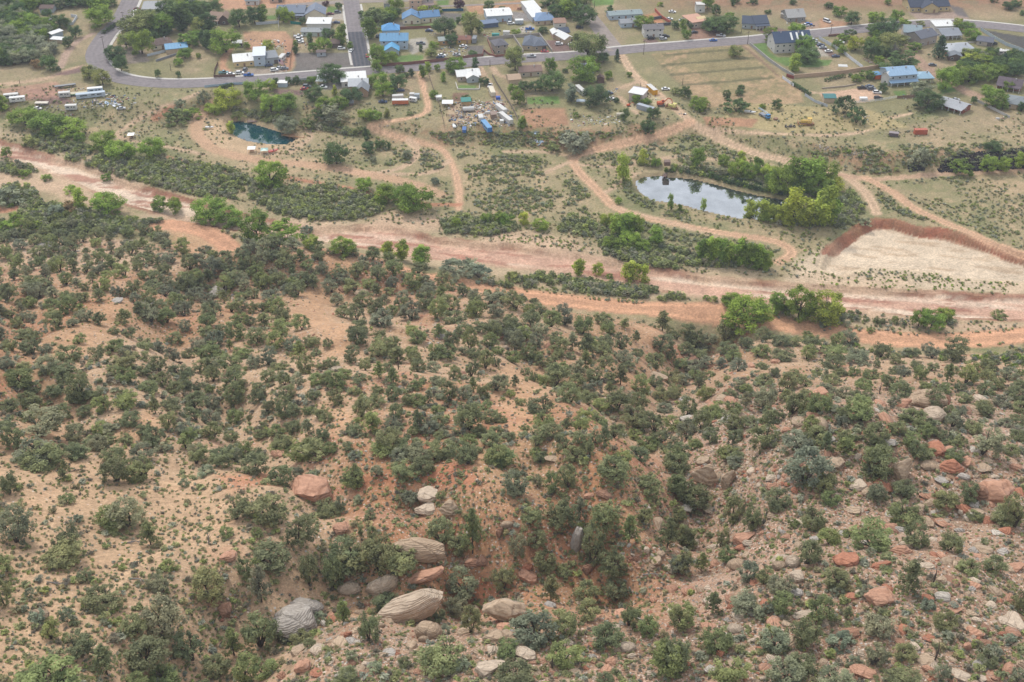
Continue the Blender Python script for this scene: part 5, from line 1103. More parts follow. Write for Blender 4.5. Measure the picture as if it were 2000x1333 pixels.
for n, x_, y_ in (('the teal pond', 510, 255), ('the reflecting pond', 1390, 385), ('the wash bend', 640, 450), ('the wash at the left edge', 30, 290), ('the pale sand flat', 1800, 490), ('the track fork', 1350, 238), ('the square sandy junction', 890, 400), ('the black rock bank', 1900, 310), ('the main road bend', 190, 105),
                  ('the side street', 700, 60), ('the ploughed field', 1420, 150), ('the scrap yard', 930, 220), ('the trailer row', 170, 185), ('the dirt road right end', 1950, 660), ('the red cut bank', 1720, 430), ('the picnic canopies', 500, 295), ('the metal sheets', 1048, 265), ('the bulldozer', 1572, 241),
                  ('the excavator', 1295, 200), ('the long sandbar', 1040, 465), ('the orange container', 1797, 255)): lm(n, x_, y_)
bushes('1290,530,300,150,s;1120,540,120,70,o;1865,400,100,100,d;2,260,60,40,o', 800, 160, 4)
bushes('890,538,70,44,s;935,542,56,36,s;1000,546,32,20,o;920,528,40,30,s;1797,322,44,42,s;1648,222,48,46,d;1672,240,42,40,d;1125,230,14,14,g;1660,385,30,20,o;1690,440,26,18,s;1640,430,30,18,s;1285,322,20,18,o;1345,328,24,20,s;1385,338,26,20,s;1410,345,26,24,s;1500,352,26,24,s;1436,352,24,20,o;345,240,60,34,o;375,230,40,24,g;352,212,28,24,s;400,205,28,34,s;465,232,30,16,o;600,250,40,24,o;650,236,60,40,s;620,232,30,26,d;700,262,26,18,o;560,300,10,8,g', 0, 0, 1)
bushes('1950,624,38,20,o;1640,630,36,30,s;1610,640,30,18,s;1700,648,20,8,o;30,430,30,20,g;40,445,34,24,g;15,452,40,28,b;70,445,30,16,y;110,420,40,20,s;140,412,40,16,r;1420,595,30,16,g;1395,588,20,12,o;1380,585,16,12,g;600,455,30,18,s;1190,545,20,14,g;790,540,20,14,s', 0, 0, 1)
bushes('150,300,26,12,o;60,385,30,20,s;20,395,60,40,s;50,345,28,14,g;92,352,24,14,g;210,352,26,14,g;140,376,30,14,g;200,420,40,22,s;60,285,40,22,o', 0, 0, 1)
BSP = [[c for c in next(r for r in BU if any(c.data is cm for c in r.children)).children] for tm, cm in PROTO['bush'] if any(any(c.data is cm for c in r.children) for r in BU)]
patch('willow_thicket', 'dense grey-green willow and tamarisk thicket lining the wash',
      [[(165, 322), (200, 305), (330, 310), (440, 328), (500, 352), (545, 358), (500, 392), (400, 388), (290, 362), (180, 335)], [(498, 388), (540, 366), (650, 362), (735, 386), (752, 414), (700, 430), (600, 432), (520, 412)], [(70, 255), (130, 275), (190, 292), (150, 320), (100, 302), (55, 275)], [(0, 316), (60, 314), (82, 336), (30, 345), (0, 337)],
       [(0, 358), (60, 365), (80, 390), (30, 404), (0, 400)], [(60, 392), (150, 400), (230, 430), (330, 432), (240, 456), (60, 444), (30, 420)], [(856, 432), (900, 420), (1000, 436), (1020, 448), (960, 462), (870, 458)], [(1060, 430), (1150, 428), (1190, 455), (1150, 465), (1080, 452)], [(1160, 455), (1250, 470), (1350, 492), (1365, 508), (1330, 528), (1250, 520), (1180, 500)],
       [(1240, 322), (1400, 332), (1500, 352), (1590, 390), (1540, 385), (1430, 358), (1330, 337)], [(1620, 372), (1680, 390), (1690, 422), (1640, 446), (1500, 440), (1600, 420)], [(1000, 545), (1060, 536), (1180, 552), (1262, 564), (1350, 584), (1300, 590), (1150, 574), (1010, 562)], [(620, 235), (700, 255), (690, 270), (600, 250)], [(440, 215), (560, 222), (560, 248), (480, 232)], [(1350, 505), (1500, 520), (1500, 528), (1350, 520)], [(870, 545), (1000, 555), (1000, 568), (880, 556)]],
      60, (1.6, 3.6), ['th', 's', 'th', 'o', 'lv', 'th2'], .8, BSP, thr=-.42, sc_=9, mrg=3.5, wash=.6, seed=4)
patch('bank_brush', 'mixed green and grey brush on the banks beside the orange dirt road', patch_bank, 34, (.9, 3.0), ['g', 'o', 's', 's2', 't2', 'j'], .75, BSP, thr=-.1, sc_=8, wash=.4, mrg=9., seed=8)
patch('reed_bed', 'dark green reeds along the far shore of the reflecting pond', [[(1290, 333), (1400, 342), (1500, 368), (1560, 388), (1555, 394), (1480, 381), (1390, 357), (1330, 342), (1290, 340)]], 90, (1.6, 2.8), ['d', 'c', 'd', 'g'], .95, BSP, thr=-2, seed=5, wash=-9)
patch('water_reeds', 'sparse green reeds standing in the reflecting pond', [[(1326, 380), (1352, 384), (1345, 394), (1325, 390)], [(1364, 388), (1400, 395), (1392, 405), (1366, 398)]], 0, (1., 1.6), ['d', 'g'], 1.2, BSP, seed=6) if False else None
# leafy trees of the valley
def trees(s, ox, oy, k, kind='broadleaf', name='leafy_tree', group=None, cat='tree'):
    for q in s.split(';'):
        a = q.split(','); v = [float(b) for b in a[:4]]; tn = a[4] if len(a) > 4 else 'g'; kk = kind; nm = name
        if tn == 'c': kk, nm = 'conifer', 'conifer_tree'
        if tn == 'w': kk, nm = 'bare', 'bare_tree'
        X_, Y_ = ox + v[0] / k, oy + v[1] / k; w_, h_ = v[2] / k, v[3] / k
        if kk == 'broadleaf' and h_ > 1.35 * w_: kk = 'sapling'
        if kk == 'broadleaf' and h_ < .62 * w_: kk, nm = 'bush', 'garden_shrub'
        size = 'large' if w_ > 34 else 'small' if w_ < 15 else 'mid-sized'
        hue = {'g': 'green', 'd': 'dark green', 'y': 'yellow-green', 's': 'silvery', 'o': 'olive green', 'c': 'dark', 'p': 'purple-leaved', 'r': 'rust brown', 'b': 'bright green', 'w': 'leafless grey'}[tn]
        what = {'broadleaf': 'round tree', 'sapling': 'upright tree', 'bush': 'shrub', 'conifer': 'conifer', 'bare': 'tree'}[kk]
        tree(kk, nm, X_, Y_, w_ * 1.3, h_ * 1.18, tn, auto_label(f'{size} {hue} {what}', X_, Y_ - h_ / 2), 'shrub' if kk == 'bush' else cat, group, rgb_)
trees('530,365,54,52,g;658,320,42,44,d;752,394,38,36,g;790,398,42,40,g;812,410,60,52,g;712,372,27,26,b;747,402,18,16,g;720,299,23,22,d;742,290,20,18,d;716,275,14,24,d;760,292,8,14,d;797,310,18,18,s;730,318,12,12,s;715,235,24,24,g;733,233,22,18,g;756,230,12,18,o;205,292,45,36,g;237,308,48,34,b;300,306,44,38,g;51,245,48,38,g;97,258,60,42,g;140,265,50,34,g;157,280,18,22,g;5,218,25,34,g;14,308,18,22,g;158,408,24,38,b;212,414,58,40,g;313,412,28,30,g;342,415,30,30,g;410,430,62,42,g;450,440,46,38,g;502,468,50,60,g;556,472,66,32,b;609,486,28,28,y;670,496,42,34,g;758,502,22,32,y;785,508,24,38,y;823,517,28,38,b;1131,538,22,34,y;1168,537,20,26,y;1231,548,28,38,y;1257,551,18,34,y;1458,641,76,64,b;1430,597,36,26,g;1514,611,26,38,g;1531,611,24,30,g;1559,623,50,64,g;1611,629,62,62,y;1794,637,28,36,g;1818,642,42,40,g;1846,623,28,24,g', 0, 0, 1, name='cottonwood_tree', group='cottonwoods along the wash')
trees('950,437,18,22,b;990,438,26,24,g;975,436,20,22,b;1024,438,16,24,y;1056,448,28,22,b;1185,441,26,26,y;1222,462,34,46,b;1240,460,30,40,g;1205,462,26,40,b;1230,480,34,30,b;1283,481,24,38,b;1195,484,34,22,g;1256,490,28,24,g;890,445,18,20,b;1370,508,22,42,b;1388,512,24,48,b;1406,514,24,44,g;1424,516,24,42,b;1442,520,26,52,b;1460,522,24,48,g;1478,524,26,46,b;1494,526,22,34,g', 0, 0, 1, name='young_cottonwood', group='young cottonwoods in rows by the wash')
trees('1217,357,24,52,y;1255,322,15,28,y;1280,326,16,18,g;1361,328,22,38,b;1412,326,22,25,b;1447,322,15,26,y;1437,346,28,36,g;1462,352,30,38,g;1500,348,28,28,y;1480,338,22,30,b;1525,378,44,54,g;1550,374,38,62,g;1575,372,46,64,b;1607,362,46,52,b;1622,372,40,30,y;1597,382,48,40,g;1510,366,30,36,g;1540,352,28,30,b;1465,426,22,34,y;1487,430,26,40,y;1510,432,26,32,y;1548,438,34,66,y;1527,436,24,40,y;1575,442,32,50,y;1605,440,44,76,y;1622,432,26,50,b;1497,433,18,22,g;1310,411,11,30,b;1328,413,9,14,g;1374,413,10,24,b;1208,398,12,12,b;1265,260,26,26,d;1220,236,14,24,d;1275,232,24,24,d', 0, 0, 1, name='pond_cottonwood', group='cottonwoods round the reflecting pond')
trees('562,260,38,34,s;452,262,12,24,y;1020,252,14,24,g;1875,338,42,26,g;1928,336,28,32,g;1960,333,26,26,g;1994,327,22,30,g;1937,293,28,20,d;1658,300,10,8,g;850,360,14,14,s;1405,475,12,10,g', 0, 0, 1, name='bank_tree')
VG = 'trees among the houses'
trees('980,255,260,205,g;740,370,110,120,d;670,460,90,100,d;590,275,170,140,d;490,690,150,150,d;575,695,45,50,d;880,765,150,130,o;1005,830,150,150,o;1130,590,190,150,d;1190,700,120,150,d;1545,755,60,75,d;1745,755,50,60,d;1940,570,45,50,g;1745,640,80,70,g;1810,570,140,100,g;1390,530,210,240,g;1240,480,130,150,o;1370,330,330,210,o;1590,330,210,200,g;1640,180,170,190,d;1770,300,180,260,d;1910,200,140,160,d;1960,330,130,160,o;1850,440,200,100,g;1920,400,90,100,g;1990,450,70,150,d;560,80,150,90,d;960,100,200,110,g;720,60,180,90,d;200,180,160,160,d;110,260,180,160,d;40,120,150,160,d;290,130,140,150,g;340,220,120,90,d;240,260,200,140,g;400,290,180,120,g;500,310,140,100,g;250,400,160,120,g;340,380,150,120,s;440,350,140,110,s;80,420,170,170,s;250,470,160,140,s;380,480,180,130,s;480,520,170,120,s;300,600,200,130,s;170,610,180,130,s;420,590,160,130,s;60,330,130,100,g;30,620,80,150,g;370,660,110,80,r;470,180,90,90,d;850,60,120,80,d;1080,60,120,80,d;40,520,110,120,s;250,330,120,100,d;150,340,120,110,d;560,40,120,70,d;300,40,150,90,d', 0, 0, 5, name='village_tree', group=VG)
trees('60,140,200,150,d;340,270,170,180,d;490,230,130,170,d;560,220,110,160,g;620,510,110,120,y;210,510,260,240,g;40,480,110,170,d;40,320,130,180,d;770,220,130,150,g;850,210,70,90,y;955,240,70,70,d;1185,60,60,50,p;1310,95,60,70,d;1340,440,110,190,g;1215,400,120,120,d;1030,430,60,100,d;1165,490,130,120,g;1060,510,80,90,g;890,530,50,80,d;890,470,40,70,g;1240,800,240,190,d;1670,230,230,90,o;1780,200,110,100,g;1850,190,80,90,g;1620,380,130,200,g;1680,620,150,180,g;1790,630,150,130,g;1850,590,60,80,g;1680,700,90,120,g;1700,840,160,140,g;1905,710,80,80,d;1880,870,150,160,d;1740,940,160,150,g;1840,920,80,100,d;1970,760,50,50,d;1075,980,160,150,d;1430,1000,180,150,d;1310,1060,160,120,g;1170,1050,160,60,g;695,840,60,80,d;815,830,60,80,d;895,820,60,80,d;1050,830,80,90,g;230,1060,230,220,y;500,960,200,190,g;640,880,110,110,y;650,1090,180,180,b;810,1090,190,180,b;1870,100,130,130,g;1420,480,50,70,g;410,470,60,60,g;1270,930,50,90,y;100,1110,160,110,y', 400, 0, 5, name='village_tree', group=VG)
trees('485,95,90,100,p;140,120,100,60,y;260,120,110,60,g;775,110,90,100,d;900,110,70,50,d;345,350,200,180,d;410,440,120,110,d;560,230,90,110,g;600,340,130,210,o;680,330,80,130,o;475,235,40,65,d;1040,345,90,60,g;1300,325,90,65,d;1700,240,210,190,d;1440,170,150,140,d;1510,170,110,150,g;1570,170,110,150,g;1350,60,150,90,d;1740,590,300,290,o;1890,610,110,100,d;1030,690,170,220,o;640,660,60,90,d;460,710,170,150,g;400,690,90,60,g;270,690,60,60,g;180,700,60,90,g;330,800,50,90,g;1370,700,110,140,g;1700,790,260,240,g;1390,890,210,200,d;1230,890,120,110,d;1110,900,110,110,d;1010,910,90,90,g;1060,1020,120,150,g;1820,1030,220,210,d;1580,990,110,160,s;1940,770,80,80,g;1835,700,60,80,g;1520,710,50,40,d;560,980,90,50,d;730,830,90,80,d;620,550,80,50,d;210,560,100,90,o;240,470,90,70,g;110,500,40,60,d;240,960,80,80,g;1950,150,60,90,d;20,750,50,80,d;130,760,70,120,g;1180,80,90,60,d;1480,60,100,70,g', 800, 0, 5, name='village_tree', group=VG)
trees('290,270,170,120,g;590,280,70,80,d;665,320,60,120,g;705,380,80,90,g;745,280,45,50,d;720,250,40,50,d;990,320,200,160,d;1100,310,180,150,d;930,300,150,120,d;990,150,80,100,d;905,90,120,110,g;1525,410,130,140,g;1775,340,140,120,g;1180,550,120,110,o;1820,470,130,120,g;1850,530,160,180,g;1880,610,210,150,d;1755,690,110,150,y;25,600,60,110,c;690,955,100,120,d;1095,970,70,90,d;1235,890,60,60,d;1220,930,70,60,d;1190,1090,210,130,d;1585,1060,90,100,d;820,1060,160,120,g;840,1090,100,90,g;210,1010,80,80,g;600,920,100,50,o;1440,1060,60,40,g;1745,45,60,50,d;1155,60,40,60,d;1500,135,60,40,d;20,1000,50,50,d;310,1020,90,60,g;145,750,50,50,g;1180,30,80,60,d;1350,40,90,40,d;450,60,60,30,g;1130,180,90,50,g', 1200, 0, 5, name='village_tree', group=VG)
trees('195,155,120,100,g;315,240,130,130,d;550,220,140,110,g;755,205,110,110,g;665,45,60,50,g;645,390,180,210,d;560,360,160,120,d;820,260,120,60,g;990,250,80,40,o;1340,290,90,110,y;1430,310,140,90,g;1490,390,140,110,g;300,365,120,60,d;230,400,110,60,g;170,470,100,80,g;225,530,80,90,g;350,490,140,140,y;500,570,170,170,d;700,500,250,160,o;730,570,100,150,w;1165,570,150,210,c;925,495,130,60,g;770,690,310,140,d;580,630,90,90,g;1600,590,100,90,s;1690,600,90,70,s;1500,640,200,110,y;1600,640,160,100,b;1800,625,80,100,c;1860,620,70,80,d;1960,620,130,100,d;1230,870,230,220,g;1350,830,120,150,g;1460,800,200,150,g;1600,770,200,130,g;1730,740,180,120,g;1900,740,160,140,d;1050,1060,250,180,d;1010,930,220,130,s;620,900,80,100,d;1690,1040,210,180,g;1640,920,120,90,g;1840,880,100,90,g;1790,1070,90,90,g;1505,1010,60,70,d;1970,1090,60,90,d;360,800,90,70,g;470,770,140,60,g;1700,20,80,40,d;1850,90,110,70,d;1920,60,100,60,d;90,80,80,60,d;1990,150,60,50,d', 1600, 0, 5, name='village_tree', group=VG)
BLP = []
for tm, cm in PROTO['broadleaf']:
    r_ = next((o for o in bpy.data.objects if o.name.startswith('village_tree') and any(c.data is cm for c in o.children)), None)
    if r_: BLP.append([c for c in r_.children])
def grove(name, label, polys, n, wr, tones):
    X_, Y_ = [], []
    for P in polys:
        a = np.array(P, float); lo, hi = a.min(0), a.max(0); k = int(n * (hi - lo)[0] * (hi - lo)[1] / 1000.) + 3; x = lo[0] + rng.random(k) * (hi - lo)[0]; y = lo[1] + rng.random(k) * (hi - lo)[1]; i = inpoly(x, y, P); X_.append(x[i]); Y_.append(y[i])
    P2, t2 = at(np.concatenate(X_), np.concatenate(Y_)); m_ = len(P2); s = wr[0] + (wr[1] - wr[0]) * rng.random(m_); T = np.array([TONE[a] for a in tones])[rng.integers(0, len(tones), m_)] * (.85 + .3 * rng.random((m_, 1)))
    o = gn_scatter(name, P2, np.stack([s, s, s * .8], 1), rng.random(m_) * 6.28, rng.integers(0, len(BLP), m_), T, BLP); tag(o, label, 'trees', kind='stuff')
grove('distant_grove', 'mass of dark green trees filling the top left corner', [[(-30, -20), (230, -20), (200, 10), (120, 18), (60, 14), (50, 50), (84, 60), (88, 96), (40, 128), (-30, 130)]], 14, (6, 11), ['d', 'd', 's', 'g', 's'])
grove('village_grove', 'tree cover between the houses along the top of the village', [[(270, 40), (330, 30), (330, 70), (280, 100), (250, 90)], [(330, 5), (400, 10), (400, 60), (335, 60)], [(1085, -10), (1150, 0), (1140, 30), (1085, 25)], [(1880, 105), (2010, 118), (2010, 150), (1900, 150)], [(1700, 60), (1760, 80), (1770, 115), (1690, 110)], [(1860, 130), (1900, 125), (1900, 155), (1850, 160)], [(700, 28), (790, 30), (760, 50), (705, 50)]], 9, (5, 9), ['d', 'g', 'd', 'o'])
# hedge rows
for (a, b, n, nm) in (((1547, 165), (1582, 187), 7, 'hedge_bush'), ((200, 68), (245, 40), 6, 'hedge_bush'), ((566, 166), (612, 162), 6, 'hedge_bush'), ((430, 174), (455, 168), 4, 'hedge_bush'), ((1712, 155), (1655, 150), 5, 'hedge_bush'), ((1610, 160), (1650, 150), 5, 'hedge_bush')):
    for i in range(n):
        f = (i + .5) / n; X_, Y_ = a[0] + (b[0] - a[0]) * f, a[1] + (b[1] - a[1]) * f
        tree('bush', nm, X_, Y_, 12, 9, 'd', auto_label('dark hedge bush in a row', X_, Y_) if not (nm := nm) or i != n - 1 else auto_label('dark hedge bush ending its row', X_, Y_), 'hedge', 'hedge bushes in rows', rgb_)
tick('valley')
# ------------------------------------------------------------------ roads
def ribbon(name, px, w, m, dz=.10, kerb=None, off=0., ext=0, label=None):
    P = wpts(px); P = smooth(P, step=4.0); n = len(P); T = np.gradient(P, axis=0); T /= np.linalg.norm(T, axis=1, keepdims=True); Nn = np.stack([-T[:, 1], T[:, 0]], 1)
    L = np.concatenate([[0], np.cumsum(np.linalg.norm(np.diff(P, axis=0), axis=1))])
    ks = 7; us = np.linspace(-1, 1, ks); V = []; U = []
    for i in range(n):
        for u in us: q = P[i] + Nn[i] * (off + u * w / 2); V.append(q); U.append(((u + 1) / 2, L[i] / w))
    V = np.array(V); Z = height(V[:, 0], V[:, 1]).reshape(n, ks); Z = np.maximum(Z, Z.mean(1, keepdims=True)) + dz
    V = np.column_stack([V, Z.ravel()]); idx = np.arange(n * ks).reshape(n, ks); F = np.stack([idx[:-1, :-1], idx[:-1, 1:], idx[1:, 1:], idx[1:, :-1]], -1).reshape(-1, 4)
    if np.cross(V[F[0][1]] - V[F[0][0]], V[F[0][3]] - V[F[0][0]])[2] < 0: F = F[:, ::-1].copy()
    me = mesh(name, V, F, MAT[m]); uv = me.uv_layers.new(name='UVMap'); U = np.array(U, np.float32); uv.data.foreach_set('uv', U[F.ravel()].ravel())
    o = ob(name, me); o['kind'] = 'structure'
    return P, Nn
def kerb(px, side, w, off_w, name='kerb', a=0, b=None, top=.22):
    P = smooth(wpts(px), step=4.0)[a:b]; T = np.gradient(P, axis=0); T /= np.linalg.norm(T, axis=1, keepdims=True); Nn = np.stack([-T[:, 1], T[:, 0]], 1) * side; V = []
    for p, n in zip(P, Nn):
        z = float(height(*(p + n * off_w))); 
        for o_, zz in ((off_w, -.1), (off_w, top), (off_w + w, top), (off_w + w, -.1)): q = p + n * o_; V.append((q[0], q[1], z + zz))
    V = np.array(V); k = len(P); F = [[4 * i + j, 4 * i + (j + 1) % 4, 4 * i + 4 + (j + 1) % 4, 4 * i + 4 + j] for i in range(k - 1) for j in range(3)] + [[0, 1, 2, 3], [4 * k - 1, 4 * k - 2, 4 * k - 3, 4 * k - 4]]
    o = ob(name, mesh(name, V, F, MAT['concrete'])); o['kind'] = 'structure'
MAIN = [(262, -14), (237, 36), (208, 68), (191, 94), (187, 112), (196, 130), (215, 146), (255, 158), (320, 164), (400, 163), (480, 158), (600, 149), (700, 141), (800, 133), (900, 125), (1000, 117), (1120, 110), (1200, 101), (1300, 92), (1400, 84), (1500, 76), (1600, 66), (1700, 56), (1790, 48), (1860, 46), (1925, 50), (2000, 58), (2120, 74)]
SIDE = [(710, 150), (708, 136), (703, 110), (697, 72), (692, 40), (687, 8), (684, -14)]
ribbon('asphalt_road', MAIN, 11.5, 'asphalt', .10)
ribbon('side_street', [(708, 134), (703, 110), (697, 72), (692, 40), (687, 10), (684, -14)], 10, 'asphalt', .13)
ribbon('fresh_asphalt_patch', [(708, 133), (704, 112), (698, 84), (694.5, 63)], 9.4, 'asphalt2', .16)
ribbon('cross_street', [(560, 12), (640, 6), (700, 3), (800, 0), (900, -4)], 7, 'gravelroad', .08)
ribbon('gravel_street', [(1206, 100), (1192, 84), (1172, 58), (1156, 38), (1138, 18), (1118, -6)], 10, 'gravelroad', .07)
ribbon('top_gravel_road', [(790, 16), (880, 12), (960, 9), (1040, 6)], 3, 'gravelroad', .08)
kerb(MAIN, -1, 1.5, 5.8, a=0, b=None) if False else None
# which side lies away from the camera: use both, the far side wider
kerb(MAIN, 1, 1.8, 5.8); kerb([(1500, 76), (1520, 74), (1540, 72)], -1, 1.2, 5.8)
for s_ in (1, -1): kerb([(707, 127), (703, 110), (697, 72), (692, 40), (687, 10)], s_, 1.3, 5.1)
# ------------------------------------------------------------------ water
def water(name, poly_, mat_, z):
    P = np.array(poly_); c = P.mean(0); P = c + (P - c) * 1.06; P = smooth(np.vstack([P, P[:1]]), n=4)[:-1]
    V = [(x, y, z) for x, y in P]; F = [list(range(len(P)))]; me = mesh(name, V, F, MAT[mat_])
    if me.polygons[0].normal.z < 0: me.flip_normals()
    o = ob(name, me); o['kind'] = 'structure'
zc1 = float(land0(*np.array(POND1).mean(0))); zc2 = float(land0(*np.array(POND2).mean(0)))
water('teal_pond_water', POND1, 'water1', zc1 - 1.5); water('reflecting_pond_water', POND2, 'water2', zc2 - 1.0)
# ------------------------------------------------------------------ houses
def roof_mesh(kind, L, D, rise, oh=.5, th=.22):
    mb = MB(); a, b = -L / 2 - oh, L / 2 + oh; c, d = -oh, D + oh
    if kind == 'gx':
        for s_ in (0, 1):
            y0, y1 = (c, D / 2) if s_ == 0 else (d, D / 2); dz = -oh * rise / (D / 2)
            V = [(a, y0, dz), (b, y0, dz), (b, y1, rise), (a, y1, rise), (a, y0, dz + th), (b, y0, dz + th), (b, y1, rise + th), (a, y1, rise + th)]
            mb.add(V, [(0, 1, 2, 3), (7, 6, 5, 4), (0, 4, 5, 1), (1, 5, 6, 2), (2, 6, 7, 3), (3, 7, 4, 0)])
    elif kind == 'gy':
        for s_ in (0, 1):
            x0, x1 = (a, 0) if s_ == 0 else (b, 0); dz = -oh * rise / (L / 2)
            V = [(x0, c, dz), (x0, d, dz), (x1, d, rise), (x1, c, rise), (x0, c, dz + th), (x0, d, dz + th), (x1, d, rise + th), (x1, c, rise + th)]
            mb.add(V, [(0, 1, 2, 3), (7, 6, 5, 4), (0, 4, 5, 1), (1, 5, 6, 2), (2, 6, 7, 3), (3, 7, 4, 0)])
    elif kind == 'hip':
        r_ = min(L, D) * .5; e = max(L / 2 - r_, .1); f = max(D / 2 - r_, .1)
        V = [(a, c, -.1), (b, c, -.1), (b, d, -.1), (a, d, -.1), (-e, D / 2 - f, rise), (e, D / 2 - f, rise), (e, D / 2 + f, rise), (-e, D / 2 + f, rise), (a, c, -.3), (b, c, -.3), (b, d, -.3), (a, d, -.3)]
        mb.add(V, [(0, 1, 5, 4), (1, 2, 6, 5), (2, 3, 7, 6), (3, 0, 4, 7), (4, 5, 6, 7), (11, 10, 9, 8), (8, 9, 1, 0), (9, 10, 2, 1), (10, 11, 3, 2), (11, 8, 0, 3)])
    elif kind == 'shed':
        V = [(a, c, 0), (b, c, 0), (b, d, rise), (a, d, rise)]; mb.add(V + [(x, y, z + th) for x, y, z in V], [(3, 2, 1, 0), (4, 5, 6, 7), (0, 1, 5, 4), (1, 2, 6, 5), (2, 3, 7, 6), (3, 0, 4, 7)])
    else: mb.box(a, b, c, d, .0, .3)
    return mb
def seams(kind, L, D, rise):
    """raised ribs of a sheet metal roof"""
    mb = MB()
    if kind in ('gx', 'shed'):
        n = max(2, int(L / 1.6))
        for i in range(n + 1):
            x = -L / 2 + L * i / n
            if kind == 'gx':
                for y0, y1 in ((-.45, D / 2), (D + .45, D / 2)): mb.tube((x, y0, .16 - .45 * rise / (D / 2)), (x, y1, rise + .24), .06, .06, 3)
            else: mb.tube((x, -.4, .22), (x, D + .4, rise + .25), .06, .06, 3)
    return mb
win_me = shared('win', lambda: MB().box(-.5, .5, -.06, .04, 0, 1).me('window_frame', MAT['white']))
pane_me = shared('pane', lambda: MB().box(-.42, .42, -.09, -.03, .08, .92).me('window_pane', MAT['glass']))
door_me = shared('door', lambda: MB().box(-.5, .5, -.07, .05, 0, 1).me('house_door', MAT['wood']))
vent_me = shared('vent', lambda: MB().box(-.3, .3, -.3, .3, -.3, .6, .05, .05).me('roof_vent', MAT['rust']))
def house(label, secs, cat='house', name='house', land=None):
    """secs: (x1,y1,x2,y2, depth m, wall m, roof kind, rise, roof tint, wall tint, flags) with the two ends of the front wall's foot in the photograph"""
    root = None
    for sq in secs:
        x1, y1, x2, y2, D, h, rk, rise, rt, wt, fl = sq
        A, _ = at1(x1, y1); B, _ = at1(x2, y2); d = B - A; L = math.hypot(d[0], d[1]); ang = math.atan2(d[1], d[0])
        M = (A + B) / 2; zb = float(min(A[2], B[2])) - .1
        if root is None:
            root = ob(name, None, None, (M[0], M[1], zb)); org = np.array([M[0], M[1], zb]); tag(root, label, cat)
            if land: lm(land, (x1 + x2) / 2, (y1 + y2) / 2 - 8)
        lc = tuple(np.array([M[0], M[1], zb]) - org)
        mb = MB().box(-L / 2, L / 2, 0, D, -2.5, h)
        if rk == 'gx' and rise > .3: 
            for x in (-L / 2, L / 2): mb.add([(x, 0, h), (x, D, h), (x, D / 2, h + rise)], [(0, 1, 2) if x > 0 else (2, 1, 0)])
        if rk == 'gy': 
            for y in (0, D): mb.add([(-L / 2, y, h), (L / 2, y, h), (0, y, h + rise)], [(0, 1, 2) if y == 0 else (2, 1, 0)])
        if rk == 'shed':
            mb.add([(-L / 2, D, h), (L / 2, D, h), (L / 2, D, h + rise), (-L / 2, D, h + rise)], [(3, 2, 1, 0)])
            for x in (-L / 2, L / 2): mb.add([(x, 0, h), (x, D, h), (x, D, h + rise)], [(0, 1, 2) if x > 0 else (2, 1, 0)])
        if 'O' in fl:      # open carport on posts
            mb = MB()
            for x in (-L / 2 + .2, L / 2 - .2):
                for y in (.2, D - .2): mb.box(x - .12, x + .12, y - .12, y + .12, -1, h)
            ob('post_frame', mb.me('post_frame', MAT['wall']), root, lc, ang, tint=wt)
        else: ob('wall', mb.me('house_wall', MAT['wall']), root, lc, ang, tint=wt)
        met = 'm' in fl
        r_ = ob('roof', roof_mesh(rk, L, D, rise, .5 if h > 2.6 else .25).me('house_roof', MAT['metal' if met else 'shingle']), root, (lc[0], lc[1], lc[2] + h), ang, tint=rt)
        if met and rk in ('gx', 'shed') and L > 8: ob('roof_seam', seams(rk, L, D, rise).me('roof_seams', MAT['metal']), r_, tint=[c * .86 for c in rt])['kind'] = 'stuff'
        if L > 9 and rk != 'flat' and 'v' not in fl:
            for k_, (vx, vy) in enumerate(((L * .2, D * .4), (-L * .28, D * .44))):
                if k_ == 0 or L > 14:
                    zz = rise * (vy / (D / 2)) if rk in ('gx', 'hip') else rise * .4; ob('chimney' if k_ == 0 else 'vent', vent_me, r_, (vx, vy, zz + .3), 0, tint=(.4, .38, .37), sc=(1.2, 1.2, 1.4) if k_ == 0 else (.8, .8, .8))
        if 'k' in fl:      # skylights
            for i in range(3):
                ob('skylight', shared('sky', lambda: MB().box(-.55, .55, -2.6, 2.6, 0, .12).me('skylight', MAT['white'])), r_, (L * (-.02 + .16 * i), D * .24, rise * .5 + .25), 0, rot=(math.atan2(rise, D / 2), 0, 0))
        if 'x' not in fl and 'O' not in fl:
            n = max(1, int(L / 3.6)); floors = [1.0] + ([3.9] if h > 5 else [])
            ca, sa = math.cos(ang), math.sin(ang)
            def put(xl, yl, zl, me_, nm, sx, sz, child=None, side=0):
                px_, py_ = lc[0] + xl * ca - yl * sa, lc[1] + xl * sa + yl * ca
                w_ = ob(nm, me_, root, (px_, py_, lc[2] + zl), ang + side, sc=(sx, 1, sz))
                if child: ob('pane', child, w_)
                return w_
            for fz in floors:
                for i in range(n):
                    xl = -L / 2 + L * (i + .5) / n
                    if 'g' in fl and fz == 1.0 and i >= n - max(1, n // 3): continue
                    if fz == 1.0 and i == n // 2 and n > 1 and 'g' not in fl: put(xl, 0, .05, door_me, 'door', 1.1, 2.1)['tint'] = [.25, .16, .12]; continue
                    put(xl, 0, fz, win_me, 'window', 1.3, 1.15, pane_me)
                for j in (0, 1):
                    if D > 6 and h > 2.7: put(-L / 2 if j == 0 else L / 2, D * (.35 + .3 * (fz > 2)), fz, win_me, 'window', 1.2, 1.1, pane_me, -PI / 2 if j == 0 else PI / 2)
            if 'g' in fl: put(L / 2 - L * .17, 0, .05, door_me, 'garage_door', min(4.8, L * .3), 2.3)['tint'] = [.45, .43, .4] if 'w' in fl else [.12, .10, .10]
